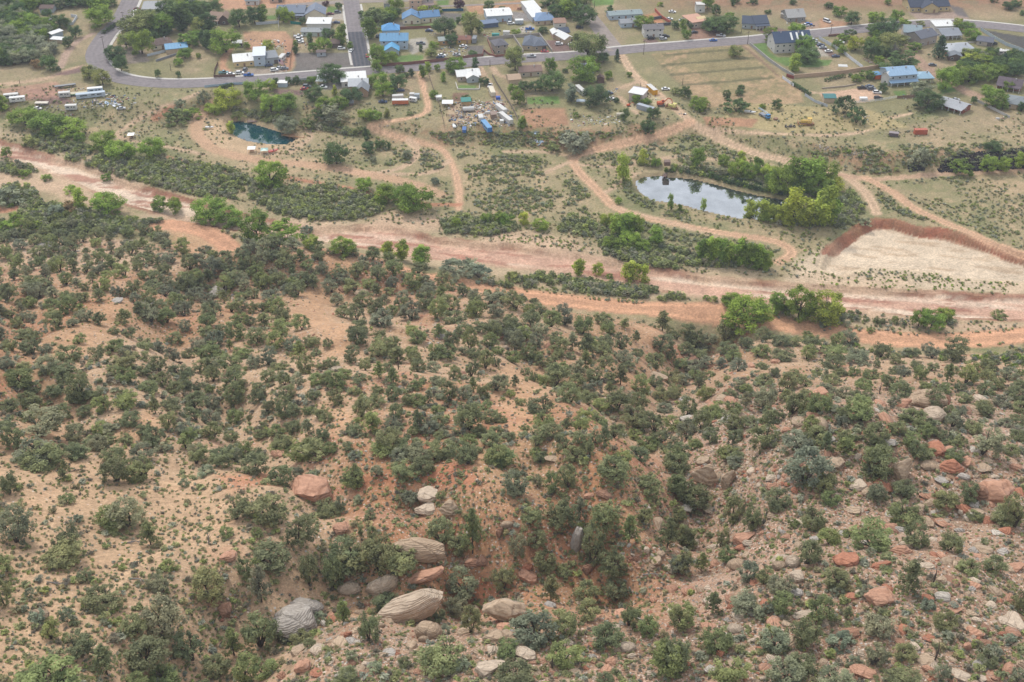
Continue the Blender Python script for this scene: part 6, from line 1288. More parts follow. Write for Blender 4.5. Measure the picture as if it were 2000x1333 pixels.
        if 'p' in fl:      # porch roof and posts along the front
            pb = MB()
            for i in range(5): x = -L / 2 + .3 + (L - .6) * i / 4; pb.box(x - .1, x + .1, -2.6, -2.4, -.5, 2.5)
            q = ob('porch', pb.me('porch_posts', MAT['white']), root, lc, ang)
            ob('porch_roof', MB().add([(-L / 2 - .3, -2.9, 2.5), (L / 2 + .3, -2.9, 2.5), (L / 2 + .3, -.02, 3.0), (-L / 2 - .3, -.02, 3.0), (-L / 2 - .3, -2.9, 2.65), (L / 2 + .3, -2.9, 2.65), (L / 2 + .3, -.02, 3.15), (-L / 2 - .3, -.02, 3.15)], [(3, 2, 1, 0), (4, 5, 6, 7), (0, 1, 5, 4), (1, 2, 6, 5), (2, 3, 7, 6), (3, 0, 4, 7)]).me('porch_roof', MAT['metal' if met else 'shingle']), q, tint=rt)
    return root
def c3(r, g, b): return lin((r, g, b), .8)
WH, GR, LG_, BL_, DK, BR, TAN, CRM, PNK = c3(232, 232, 230), c3(142, 146, 152), c3(176, 184, 190), c3(100, 154, 194), c3(84, 92, 108), c3(112, 94, 88), c3(196, 176, 150), c3(222, 212, 190), c3(208, 178, 160)
WW, LB, RDB, YL = c3(214, 212, 208), c3(184, 198, 212), c3(150, 96, 80), c3(222, 198, 150)
house('small stone shed with a brown tin roof among trees', [(79, 26, 104, 26, 7, 3, 'gx', 1.0, BR, LG_, 'x')], 'shed', 'shed', 'the stone shed')
house('long grey-roofed house beside the upper road bend', [(279, 27, 317, 27, 15, 3, 'gx', 2.2, GR, WW, 'm')], land='the long grey house')
house('cream house with a dark brown hip roof beside a blue-roofed shed', [(299, 99, 338, 93, 10, 3, 'hip', 2, BR, CRM, '')], land='the brown-roofed house')
house('shed with a flat bright blue roof', [(325, 106, 368, 101, 8, 2.6, 'shed', .5, BL_, TAN, 'mx')], 'shed', 'shed', 'the bright blue roof')
house('narrow open metal shed with a sloping white roof', [(103, 77, 124, 70, 3, 3, 'shed', .4, WH, LB, 'mx')], 'shed', 'shed', None)
house('low long metal shed under trees, flat white roof', [(99, 84, 126, 86, 4, 2.2, 'shed', .3, WH, TAN, 'mx')], 'shed', 'shed', 'the low white sheds')
house('white-roofed building hidden behind tall trees at the top edge', [(350, 14, 378, 14, 8, 3.4, 'gx', 1, WH, WW, 'm')])
house('small house with grey roof at the top edge', [(480, 10, 505, 10, 9, 2.8, 'gx', 1.5, GR, WW, '')])
house('tan garage with dark doors at the top edge', [(527, 6, 552, 5, 8, 3, 'gx', 1.4, DK, PNK, 'g')], 'garage', 'garage')
house('tan porch house with an arched brown gable', [(408, 45, 430, 47, 10, 3.4, 'gx', 2.2, c3(158, 134, 118), RDB, 'p'), (430, 49, 446, 49, 8, 4, 'gy', 2.2, c3(158, 134, 118), BR, '')], land='the brown porch house')
house('wide grey-roofed white house with a cross gable', [(541, 36, 595, 36, 13, 3.6, 'gx', 2.6, c3(132, 140, 156), WW, 'p'), (597, 40, 635, 39, 12, 3.6, 'gy', 3.2, c3(132, 140, 156), CRM, '')], land='the wide grey-roofed house')
house('white-roofed long single-storey building', [(600, 56, 645, 56, 9, 3, 'shed', .6, WH, WW, 'mx')], 'building', 'building')
house('pale green mobile home with a grey roof', [(589, 71, 642, 72, 7, 2.8, 'gx', 1.0, c3(128, 134, 138), c3(190, 200, 192), 'm')], 'mobile home', 'mobile_home', 'the pale green mobile home')
house('small brown-roofed shed behind a round tree', [(644, 94, 664, 94, 8, 2.6, 'gx', .9, BR, c3(120, 104, 96), 'x')], 'shed', 'shed')
house('white metal-roofed house with a raised square tower', [(458, 132, 498, 129, 12, 3.4, 'gx', 1.6, WH, YL, 'm'), (497, 130, 519, 129, 12, 6.2, 'shed', .6, c3(218, 224, 232), LB, 'm'), (519, 127, 544, 124, 11, 3.6, 'flat', .3, GR, LG_, 'g')], land='the tower house')
house('little dark stable with a white roof', [(455, 93, 473, 92, 5, 2.4, 'gx', .8, WH, c3(90, 84, 82), 'x')], 'stable', 'stable')
house('two-storey house with bright blue metal roofs and gables', [(744, 98, 797, 97, 10, 5.6, 'gx', 2.6, BL_, LB, 'm'), (752, 109, 779, 108, 7, 3, 'gy', 2.4, c3(100, 170, 215), LB, 'm'), (747, 72, 780, 71, 8, 4, 'hip', 3, c3(100, 165, 220), LB, 'mx')], land='the blue-roofed house')
house('long cream building with a blue metal roof', [(787, 48, 822, 47, 10, 3.4, 'gy', 2.8, c3(92, 134, 176), CRM, 'm'), (823, 45, 859, 42, 9, 3.4, 'gx', 2.4, c3(92, 134, 176), CRM, 'm')], 'building', 'building', 'the long blue-roofed building')
house('little pale hut by the side street top', [(750, 15, 761, 15, 4, 2.6, 'gx', 1.4, c3(170, 160, 150), LG_, 'x')], 'hut', 'hut')
house('small trailer office with roof on a gravel lot', [(619, 111, 637, 110, 4, 2.4, 'gx', .5, c3(120, 106, 104), LG_, '')], 'trailer', 'office_trailer', 'the gravel lot')
house('brick-gabled house below the road, white and grey roofs', [(668, 172, 716, 169, 12, 3.4, 'shed', .6, WH, WW, 'mg'), (682, 181, 719, 180, 10, 3.6, 'gx', 2.2, c3(186, 190, 194), c3(176, 150, 128), 'm'), (696, 190, 719, 190, 8, 3.6, 'gy', 2.4, GR, c3(186, 156, 130), '')], land='the brick-gabled house')
house('open carport with a ribbed white roof', [(619, 169, 636, 169, 7, 3, 'shed', .5, c3(196, 202, 202), WW, 'mO')], 'carport', 'carport')
house('small white shed by the purple gravel', [(543, 171, 561, 171, 4, 2.5, 'gx', .5, WH, LB, 'mx')], 'shed', 'shed')
house('pinkish stucco two-storey apartment block at the top edge', [(800, 18, 824, 18, 9, 5.6, 'flat', .3, PNK, PNK, ''), (825, 16, 847, 15, 9, 5.6, 'flat', .3, c3(196, 170, 160), c3(190, 176, 176), 'p')], 'building', 'building', 'the pink stucco block')
house('white metal workshop with a bright white roof', [(952, 45, 1000, 42, 13, 4.2, 'gx', 1.2, WH, LB, 'm')], 'workshop', 'workshop', 'the white workshop')
house('low blue-grey flat-roofed unit with three roof hatches', [(943, 56, 973, 53, 6, 2.8, 'flat', .3, c3(120, 134, 158), c3(92, 106, 134), 'x')], 'container', 'storage_unit')
house('blue-grey hip-roofed shop with a white annex', [(1046, 50, 1083, 47, 13, 3, 'hip', 2.6, c3(130, 152, 182), TAN, ''), (1033, 32, 1056, 29, 13, 3.4, 'shed', 1.6, WH, WW, 'mx'), (1040, 44, 1062, 41, 10, 3.2, 'shed', 1.4, WH, WW, 'mx')], 'shop', 'shop', 'the blue hip-roofed shop')
house('pale block shed with a brown slatted roof', [(1083, 55, 1105, 54, 6, 3, 'shed', .8, c3(160, 128, 112), WW, '')], 'shed', 'shed')
house('rambling old low house with a rusty roof and a tin wing', [(857, 89, 877, 88, 7, 2.6, 'gx', .8, c3(150, 160, 158), c3(196, 150, 100), 'm'), (890, 87, 920, 86, 7, 2.6, 'gx', .8, c3(140, 100, 88), c3(196, 160, 104), '')], land='the rusty-roofed house')
house('narrow two-storey stone house with a grey hip roof', [(968, 107, 992, 104, 9, 5.4, 'hip', 2, c3(112, 110, 116), c3(170, 158, 144), '')], land='the narrow stone house')
house('large grey hip-roofed modern house with a dark garage door', [(1021, 98, 1044, 99, 14, 3.2, 'hip', 2.4, c3(112, 118, 130), TAN, ''), (1042, 100, 1067, 98, 12, 3.2, 'hip', 2.4, c3(112, 118, 130), c3(176, 160, 142), 'g')], land='the grey hip-roofed house')
house('small tan garage with white gable roof', [(1080, 76, 1092, 75, 7, 3, 'gy', 1, WH, PNK, 'x')], 'garage', 'garage')
house('tan house with a dark roof behind the big tree', [(1094, 74, 1112, 72, 8, 3, 'gx', 1.6, DK, TAN, ''), (1103, 87, 1120, 83, 12, 3, 'gy', 1.6, WH, TAN, 'g')], land='the tan garage house')
house('low house with a white metal roof and blue water tub', [(894, 160, 938, 157, 10, 3, 'gx', 1.5, WH, c3(184, 168, 156), 'm'), (913, 163, 935, 161, 5, 3, 'gy', 1.6, WH, LG_, 'm')], land='the white-roofed low house')
house('long brown-roofed tan house below the road', [(1016, 151, 1058, 148, 9, 2.9, 'gx', 1.6, c3(142, 118, 108), c3(200, 188, 170), '')], land='the brown-roofed tan house')
house('little tan gabled garage', [(994, 165, 1018, 163, 8, 2.4, 'gx', 1.4, c3(190, 164, 140), TAN, 'x')], 'garage', 'garage')
house('grey-roofed house half hidden in trees', [(1135, 147, 1160, 145, 9, 3, 'gx', 2, GR, LG_, '')], land='the hidden grey house')
house('little dark brown shed beside pale rubble', [(1167, 163, 1180, 163, 4, 2.6, 'gy', 1.2, c3(108, 86, 80), c3(112, 90, 82), 'x')], 'shed', 'shed')
house('long pale blue mobile home with a green-grey roof', [(1190, 40, 1254, 36, 8, 3, 'gx', 1.1, c3(142, 156, 158), LB, 'm')], 'mobile home', 'mobile_home', 'the long mobile home')
house('second pale mobile home below a longer one', [(1213, 55, 1244, 53, 7, 2.9, 'gx', 1.1, c3(156, 158, 162), LB, '')], 'mobile home', 'mobile_home')
house('two-storey white house with a grey roof facing the road', [(1258, 74, 1295, 73, 8, 5.2, 'gx', 1.6, c3(128, 124, 126), WW, '')], land='the white two-storey house')
house('unfinished salmon building with a yellow awning', [(1352, 56, 1380, 52, 13, 3.6, 'flat', .3, c3(206, 162, 140), c3(212, 196, 182), ''), (1366, 52, 1380, 50, 4, 3, 'shed', 1.4, YL, WW, 'Om')], land='the salmon building')
house('small white tower-like shed with a sloping roof', [(1359, 25, 1376, 25, 6, 5, 'shed', -1.6, c3(170, 156, 150), WW, '')], 'shed', 'shed')
house('dark blue-roofed house with a columned porch', [(1449, 56, 1474, 57, 12, 3.4, 'gx', 2.6, DK, LG_, ''), (1474, 57, 1500, 55, 12, 3.4, 'gx', 2.8, DK, WW, 'p')], land='the dark-roofed porch house')
house('ramshackle greenhouse with slanted grey panels', [(1538, 44, 1572, 42, 12, 3, 'gx', 3, c3(170, 168, 166), c3(150, 148, 146), ''), (1524, 35, 1545, 40, 6, 2.4, 'shed', .6, c3(196, 190, 182), c3(170, 160, 150), 'x')], 'greenhouse', 'greenhouse', 'the ramshackle greenhouse')
house('big barn-like house with dark roof, skylights and a brick end', [(1512, 105, 1582, 101, 13, 6.4, 'gx', 4.2, c3(74, 88, 112), c3(206, 202, 198), 'k')], land='the big barn-like house')
house('long yellow-brick hall with a dark gabled roof', [(1777, 24, 1853, 22, 14, 3.4, 'gx', 3.2, c3(74, 80, 96), c3(200, 182, 140), ''), (1800, 26, 1832, 25, 10, 3.4, 'gy', 3.0, c3(78, 84, 100), c3(200, 182, 140), '')], 'hall', 'hall', 'the yellow-brick hall')
house('large stepped house with pale grey and dark grey roofs', [(1763, 80, 1797, 82, 12, 5.4, 'gx', 2.4, c3(150, 164, 170), c3(196, 188, 178), 'p'), (1796, 92, 1828, 84, 11, 5, 'gx', 2.4, c3(112, 114, 124), c3(170, 160, 152), '')], land='the stepped grey house')
house('small white house with an arched porch', [(1838, 76, 1874, 74, 9, 3, 'gx', 1.4, c3(148, 152, 160), WW, 'p'), (1826, 61, 1863, 60, 8, 3, 'shed', .6, WH, WW, 'mx')], land='the arched-porch house')
house('little house with a dark gable roof by the black lot', [(1906, 88, 1937, 92, 8, 2.8, 'gx', 1.6, c3(112, 114, 124), c3(190, 180, 168), 'g')], land='the black-lot house')
house('wide house with a pale grey metal roof under trees', [(1852, 112, 1908, 108, 14, 2.8, 'hip', 2.4, c3(176, 180, 186), c3(160, 120, 100), 'm'), (1852, 119, 1878, 120, 6, 2.6, 'gy', 1.4, c3(130, 134, 142), BR, 'g')], land='the pale metal-roofed house')
house('large two-storey house with pale blue roofs and verandas', [(1735, 168, 1788, 164, 12, 5.8, 'gx', 2.2, c3(150, 180, 208), LG_, 'mp'), (1720, 162, 1736, 168, 11, 5, 'gy', 2, WH, WW, 'm'), (1788, 163, 1822, 162, 9, 3, 'hip', 2, c3(158, 192, 214), CRM, 'm')], land='the pale blue-roofed house')
house('tiny orange shed with a blue roof', [(1709, 156, 1720, 155, 4, 2.6, 'shed', .4, BL_, c3(214, 110, 60), 'mx')], 'shed', 'shed')
house('square shed with a green metal roof and tan walls', [(1609, 201, 1632, 201, 6, 2.6, 'gx', .8, c3(70, 128, 128), TAN, 'mx')], 'shed', 'shed', 'the green-roofed shed')
house('long low house with a grey-white roof and red porch wall', [(1832, 208, 1880, 223, 8, 2.8, 'gx', 1.3, c3(176, 178, 182), RDB, 'p')], land='the long low right house')
house('brown gabled house near the right edge', [(1946, 172, 1992, 180, 10, 3, 'gx', 2, c3(104, 92, 98), RDB, 'p')], land='the brown gabled house')
house('grey-roofed house cut by the right edge', [(1963, 211, 2010, 218, 12, 3, 'hip', 2.2, c3(138, 144, 148), TAN, '')])
house('tall boxy metal shed with a white roof', [(1228, 196, 1254, 201, 7, 4.4, 'shed', .4, WH, c3(206, 192, 186), 'mx')], 'shed', 'shed', 'the boxy white-roofed shed')
house('green-roofed hut in the scrap yard', [(902, 207, 920, 206, 4, 2.2, 'shed', .6, c3(40, 130, 120), c3(190, 160, 120), 'mx')], 'hut', 'hut')
house('open lean-to with a white roof in the scrap yard', [(864, 210, 884, 210, 4, 2, 'shed', .3, WH, BR, 'mO')], 'shelter', 'shelter')
house('little wooden shack in the scrap yard', [(960, 234, 970, 233, 3, 2.6, 'shed', .4, c3(160, 140, 128), c3(150, 128, 112), 'x')], 'shack', 'shack')
house('white garden hut beside the scrap yard path', [(852, 197, 862, 197, 3, 2, 'gx', .4, WH, WW, 'mx')], 'hut', 'hut')
house('pointed little gazebo on the lawn of the brick-gabled house', [(682, 207, 690, 207, 3, 1.8, 'hip', 1.8, GR, c3(130, 110, 96), 'x')], 'gazebo', 'gazebo')
# ------------------------------------------------------------------ walls and fences
def fence(px, h, label, kind='wall', tone=(.4, .4, .4), th=.25, cat='fence', name=None, pan=None):
    P = wpts(px); Z = height(P[:, 0], P[:, 1]); root = ob(name or ('garden_wall' if kind == 'wall' else 'fence'), None, None, (P[0][0], P[0][1], Z[0])); tag(root, label, cat)
    seg = pan or {'wall': 12., 'board': 3.0, 'rail': 3.0}[kind]
    Q = [P[0]]
    for a, b in zip(P[:-1], P[1:]):
        k = max(1, round(np.linalg.norm(b - a) / seg)); Q += [a + (b - a) * (i + 1) / k for i in range(k)]
    Q = np.array(Q); ZQ = height(Q[:, 0], Q[:, 1]); O = np.array([P[0][0], P[0][1], Z[0]])
    for i in range(len(Q) - 1):
        a, b = Q[i], Q[i + 1]; L = float(np.linalg.norm(b - a)); an = math.atan2(b[1] - a[1], b[0] - a[0]); z = min(ZQ[i], ZQ[i + 1])
        lc = (a[0] - O[0], a[1] - O[1], z - O[2])
        if kind == 'wall': me_ = shared('wallp', lambda: MB().box(0, 1, -.5, .5, -.3, 1).box(-.004, 1.004, -.62, .62, 1.0, 1.06).me('wall_panel', MAT['wall'])); ob('wall_panel', me_, root, lc, an, sc=(L, th, h), tint=tone)
        elif kind == 'board': me_ = shared('boardp', lambda: MB().box(.01, .99, -.03, .03, .05, .97).box(0, 1, -.05, .05, .2, .26).box(0, 1, -.05, .05, .8, .86).me('fence_panel', MAT['wall'])); ob('fence_panel', me_, root, lc, an, sc=(L, 1, h), tint=tone)
        else: me_ = shared('railp', lambda: MB().box(0, 1, -.04, .04, .28, .40).box(0, 1, -.04, .04, .6, .72).box(0, 1, -.04, .04, .9, 1.0).me('fence_rail', MAT['wall'])); ob('fence_rail', me_, root, lc, an, sc=(L, 1, h), tint=tone)
        if kind != 'wall': ob('fence_post', shared('postp', lambda: MB().box(-.07, .07, -.07, .07, -.5, 1.06).me('fence_post', MAT['wall'])), root, lc, an, sc=(1.3, 1.3, h), tint=tone)
    return root
fence([(735, 131), (800, 127), (860, 121), (943, 111)], 1.9, 'long reddish-brown board fence along the upper side of the main road', 'board', c3(140, 98, 88))
fence([(943, 111), (944, 100), (955, 108), (968, 112), (1018, 107)], 1.2, 'low red block wall before the narrow stone house', 'wall', c3(150, 100, 88), cat='wall')
fence([(735, 61), (800, 57), (850, 55)], 1.6, 'red wall behind the blue-roofed house', 'wall', c3(140, 96, 84), cat='wall')
fence([(1599, 77), (1625, 92), (1645, 104), (1665, 120), (1685, 135)], 2.0, 'white panel fence slanting beside the parking row', 'board', c3(225, 228, 235), pan=5.)
fence([(1550, 153), (1600, 149), (1650, 144), (1718, 133)], 2.0, 'tan retaining wall under the terraced yards', 'wall', c3(188, 162, 138), .5, 'wall')
fence([(1464, 88), (1482, 103), (1502, 120), (1528, 138), (1552, 152)], 1.6, 'grey block wall slanting along the lawn of the barn-like house', 'wall', c3(170, 168, 164), .35, 'wall')
fence([(1536, 150), (1550, 155)], 1.6, 'short red wall at the lawn corner', 'wall', c3(140, 72, 64), .4, 'wall')
fence([(1528, 154), (1550, 170)], 1.8, 'white panel fence at the upper end of the field hedge', 'board', c3(225, 228, 235))
fence([(1572, 188), (1590, 200), (1616, 210)], 1.6, 'pale slatted fence at the lower end of the field hedge', 'board', c3(200, 205, 212))
fence([(1667, 203), (1700, 200), (1720, 198), (1752, 192)], 1.5, 'white rail fence round the car park', 'rail', c3(225, 225, 222))
fence([(1752, 193), (1785, 191)], 1.6, 'short brown board fence at the end of the white rails', 'board', c3(150, 124, 106))
fence([(1915, 60), (1940, 76), (1965, 90), (2004, 104)], 2.0, 'pale panel fence along the black lot', 'board', c3(186, 198, 206))
fence([(1905, 198), (1935, 213), (1972, 232)], 1.5, 'grey-white fence beside the long low house', 'board', c3(198, 196, 192))
fence([(951, 79), (1000, 74), (1055, 70)], 1.8, 'grey block wall behind the hip-roofed house, upper run', 'wall', c3(168, 160, 154), .35, 'wall')
fence([(1002, 73), (1022, 104)], 1.8, 'grey block wall between two modern houses', 'wall', c3(168, 160, 154), .35, 'wall')
fence([(1054, 71), (1078, 103)], 1.8, 'grey block wall right of the hip-roofed house', 'wall', c3(168, 160, 154), .35, 'wall')
fence([(952, 80), (964, 110)], 1.6, 'brown wall left of the narrow stone house', 'wall', c3(150, 112, 96), .35, 'wall')
fence([(1270, 40), (1293, 36)], 1.6, 'dark grey wall, upper of two beside the red yard', 'wall', c3(96, 96, 104), .35, 'wall')
fence([(1272, 52), (1310, 49)], 1.6, 'dark grey wall, lower of two beside the red yard', 'wall', c3(96, 96, 104), .35, 'wall')
fence([(1279, 22), (1292, 36), (1309, 47)], 1.8, 'slanting terracotta wall at the edge of the red yard', 'wall', c3(180, 100, 82), .35, 'wall')
fence([(426, 126), (420, 140), (418, 153)], 1.8, 'brown board fence left of the tower house', 'board', c3(120, 94, 84))
fence([(418, 153), (460, 151)], 1.8, 'brown roadside fence below the parked cars', 'board', c3(120, 94, 84))
fence([(574, 66), (572, 90), (568, 110), (566, 135)], 1.6, 'wire fence line between the tower house and the gravel lot', 'rail', c3(150, 120, 104))
fence([(500, 49), (545, 46)], 1.6, 'pale wall in front of the wide grey-roofed house', 'wall', c3(186, 190, 196), .3, 'wall')
fence([(543, 30), (545, 58)], 1.3, 'thin white fence beside the goat paddock', 'rail', c3(220, 218, 214))
fence([(568, 47), (588, 49)], 1.8, 'short teal green fence panel', 'board', c3(40, 128, 118))
fence([(863, 23), (905, 22)], 1.8, 'dark teal screen fence at the asphalt lot', 'board', c3(36, 96, 122))
fence([(288, 111), (325, 102)], 1.6, 'white slatted fence left of the bright blue roof', 'board', c3(190, 198, 206))
fence([(305, 121), (345, 108)], 1.2, 'low grey wall below the bright blue roof', 'wall', c3(150, 150, 156), .3, 'wall')
fence([(93, 48), (102, 36)], 1.6, 'white fence, left side of the walled green yard', 'wall', c3(210, 214, 220), .25, 'wall')
fence([(133, 51), (143, 48), (151, 35), (139, 33)], 1.6, 'white fence, right side of the walled green yard', 'wall', c3(210, 214, 220), .25, 'wall')
fence([(962, 150), (972, 168), (985, 188), (1000, 212), (1012, 236)], 1.6, 'grey plank fence right of the scrap yard', 'board', c3(150, 138, 126))
fence([(838, 150), (846, 175), (858, 205), (868, 250)], 1.5, 'old wooden fence left of the scrap yard', 'rail', c3(130, 112, 100))
fence([(872, 228), (905, 232), (902, 208)], 1.4, 'wooden corral fence in the scrap yard', 'rail', c3(120, 100, 88))
fence([(1027, 186), (1092, 184)], 1.2, 'wire fence of the vegetable garden, upper side', 'rail', c3(150, 140, 130))
fence([(1028, 204), (1027, 187)], 1.2, 'wire fence of the vegetable garden, left side', 'rail', c3(150, 140, 130))
fence([(890, 163), (894, 176), (936, 176), (937, 166)], .8, 'low white kerb wall round the small lawn', 'wall', c3(210, 205, 196), .3, 'wall')
fence([(400, 172), (440, 167), (480, 165)], 1.4, 'blue-white roadside fence above the teal pond trees', 'board', c3(170, 190, 208))
fence([(560, 160), (620, 155)], 1.4, 'white fence along the lower side of the road', 'board', c3(200, 206, 212))
fence([(1865, 86), (1905, 84)], .7, 'low white wall in front of the arched-porch house', 'wall', c3(210, 204, 196), .3, 'wall')
fence([(1618, 72), (1640, 70)], 1.2, 'short brown block wall at the pole', 'wall', c3(130, 96, 84), .5, 'wall')
fence([(1685, 116), (1714, 128)], .8, 'tan planter wall beside brown soil', 'wall', c3(190, 168, 144), .4, 'wall')
fence([(1605, 174), (1650, 170), (1672, 166)], .7, 'low stone wall round the garden beds', 'wall', c3(170, 156, 140), .4, 'wall')
fence([(1010, 20), (1035, 17), (1036, 24)], 1.5, 'low pink wall behind the shop', 'wall', c3(200, 156, 136), .4, 'wall')
# ------------------------------------------------------------------ vehicles
def wheels(root, xs, y, r=.34, w=.24):
    me_ = shared(f'wh{r}', lambda: MB().cyl((0, 0, 0), (0, 1, 0), r, w, 10).me('wheel_tyre', MAT['rubber'])); hb = shared(f'hub{r}', lambda: MB().cyl((0, 0, 0), (0, 1, 0), r * .5, w + .03, 8).me('wheel_hub', MAT['metal']))
    for x in xs:
        for s_ in (-1, 1): k = ob('wheel', me_, root, (x, s_ * y, r)); ob('hub', hb, k, tint=(.5, .5, .5))
PROF = {'sedan': ([(-2.3, .35), (-2.3, .85), (-1.5, .95), (1.1, .95), (2.25, .75), (2.3, .35)], [(-1.65, .93), (-1.0, 1.42), (.35, 1.42), (1.15, .93)]),
        'suv': ([(-2.3, .4), (-2.3, 1.05), (1.2, 1.05), (2.25, .95), (2.3, .4)], [(-2.2, 1.03), (-1.9, 1.72), (.3, 1.72), (1.15, 1.03)]),
        'pickup': ([(-2.8, .5), (-2.8, 1.05), (1.6, 1.08), (2.6, .98), (2.7, .5)], [(-.7, 1.05), (-.5, 1.78), (.6, 1.78), (1.45, 1.05)]),
        'van': ([(-2.6, .4), (-2.6, 1.2), (1.7, 1.2), (2.4, 1.0), (2.5, .4)], [(-2.55, 1.18), (-2.5, 2.1), (1.0, 2.1), (1.85, 1.18)])}
def vmesh(kind, part):
    body, cab = PROF[kind]
    if part == 'body':
        mb = MB().prism(body, -.88, .88)
        if kind == 'pickup': mb = MB().prism([(-.75, .5), (-.75, 1.06), (1.6, 1.08), (2.6, .98), (2.7, .5)], -.95, .95).box(-2.8, -.75, -.95, .95, .5, .68).box(-2.8, -.75, -.95, -.85, .68, 1.08).box(-2.8, -.75, .85, .95, .68, 1.08).box(-2.8, -2.7, -.85, .85, .68, 1.08)
        return mb.me(kind + '_body', MAT['paint'])
    V = [(x, s_ * (.86 if z < 1.25 else .70), z) for s_ in (-1, 1) for x, z in cab]; n = len(cab)
    if part == 'glass': return MB().add(V, [[3, 2, 1, 0][::-1], [4, 5, 6, 7][::-1]] + [(i, i + n, (i + 1) % n + n, (i + 1) % n) for i in range(n)]).me(kind + '_windows', MAT['glass'])
    z = cab[1][1]; return MB().box(cab[1][0] + .05, cab[2][0] - .05, -.68, .68, z - .02, z + .05).me(kind + '_roof', MAT['paint'])
def vehicle(px, py, kind, tint_, ang, label, cat='car', group=None):
    P, t = at1(px, py); nm = {'sedan': 'parked_car', 'suv': 'parked_suv', 'pickup': 'pickup_truck', 'van': 'parked_van'}[kind]
    r_ = ob(nm, None, None, (P[0], P[1], P[2] + .05), R(ang)); tag(r_, label, cat, group)
    ob('body', shared('b' + kind, lambda: vmesh(kind, 'body')), r_, tint=tint_); ob('window_glass', shared('g' + kind, lambda: vmesh(kind, 'glass')), r_); ob('cab_roof', shared('r' + kind, lambda: vmesh(kind, 'roof')), r_, tint=tint_)
    wheels(r_, (-1.45, 1.45) if kind != 'pickup' else (-1.8, 1.7), .82); return r_
VC = {'w': (.78, .78, .78), 's': (.45, .46, .48), 'k': (.025, .025, .03), 'b': (.03, .12, .40), 'r': (.42, .04, .04), 'm': (.18, .03, .04), 'g': (.16, .17, .19), 'n': (.04, .06, .13), 't': (.16, .30, .32), 'c': (.60, .55, .46)}
CN = {'w': 'white', 's': 'silver', 'k': 'black', 'b': 'blue', 'r': 'red', 'm': 'maroon', 'g': 'dark grey', 'n': 'navy', 't': 'teal', 'c': 'cream'}
for q in ('268,17,sedan,m,10;268,22,sedan,w,8;266,104,suv,k,30;237,212,sedan,s,12;74,212,sedan,w,0;583,71,pickup,w,0;585,77,suv,w,2;586,82,sedan,w,5;667,95,suv,w,0;657,44,sedan,n,5;645,27,sedan,m,0;660,24,suv,g,5;686,99,sedan,w,80;717,109,sedan,r,100;563,107,pickup,g,85;462,112,van,w,70;479,136,suv,g,85;437,142,pickup,t,10;451,145,sedan,w,0;469,143,suv,w,8;486,147,pickup,b,5;536,137,suv,w,15;546,133,sedan,s,30;556,134,sedan,g,10;525,128,sedan,n,20;630,171,pickup,w,0;595,174,sedan,r,5;600,169,suv,g,0;738,71,suv,k,80;'
          '863,108,sedan,w,0;860,112,sedan,n,10;822,85,pickup,g,0;1092,86,suv,w,5;1117,87,sedan,w,0;1038,110,pickup,s,2;1064,101,sedan,r,0;1035,57,pickup,b,0;998,46,suv,w,15;1132,54,suv,k,0;957,168,pickup,w,80;1192,193,sedan,w,0;1189,182,sedan,n,10;905,90,sedan,w,15;892,107,sedan,s,0;748,199,sedan,n,0;782,177,sedan,n,10;838,60,sedan,n,0;'
          '1313,23,sedan,w,-10;1307,37,sedan,w,0;1333,39,sedan,s,10;1356,63,sedan,k,20;1393,79,sedan,b,2;1408,70,pickup,s,-15;1295,76,suv,s,10;1300,71,suv,k,8;1272,75,suv,k,20;1300,174,sedan,w,5;1573,49,sedan,w,0;1579,48,suv,b,5;1589,79,suv,s,5;1594,84,sedan,s,5;1603,88,sedan,n,5;1607,93,sedan,s,5;1618,100,sedan,w,5;1632,110,sedan,n,5;1582,99,sedan,s,0;1588,102,sedan,w,0;1592,105,suv,n,0;1615,42,van,w,-50;'
          '1640,83,pickup,w,-20;1767,83,suv,k,10;1821,127,sedan,g,-10;1871,91,sedan,r,-30;1941,86,pickup,k,40;1946,116,sedan,b,0;1684,172,pickup,k,5;1702,174,suv,g,5;1698,169,sedan,n,0;1713,181,suv,w,-5;1715,192,suv,k,2;1866,195,sedan,s,0;1955,99,sedan,w,20').split(';'):
    a = q.split(','); X_, Y_ = float(a[0]), float(a[1]); kn = {'sedan': 'sedan', 'suv': 'SUV', 'pickup': 'pickup truck', 'van': 'van'}[a[2]]
    vehicle(X_, Y_ + 2, a[2], VC[a[3]], float(a[4]), auto_label(f'{CN[a[3]]} {kn} parked', X_, Y_), 'car' if a[2] in ('sedan', 'suv') else 'truck' if a[2] == 'pickup' else 'van', 'vehicles parked in the village')
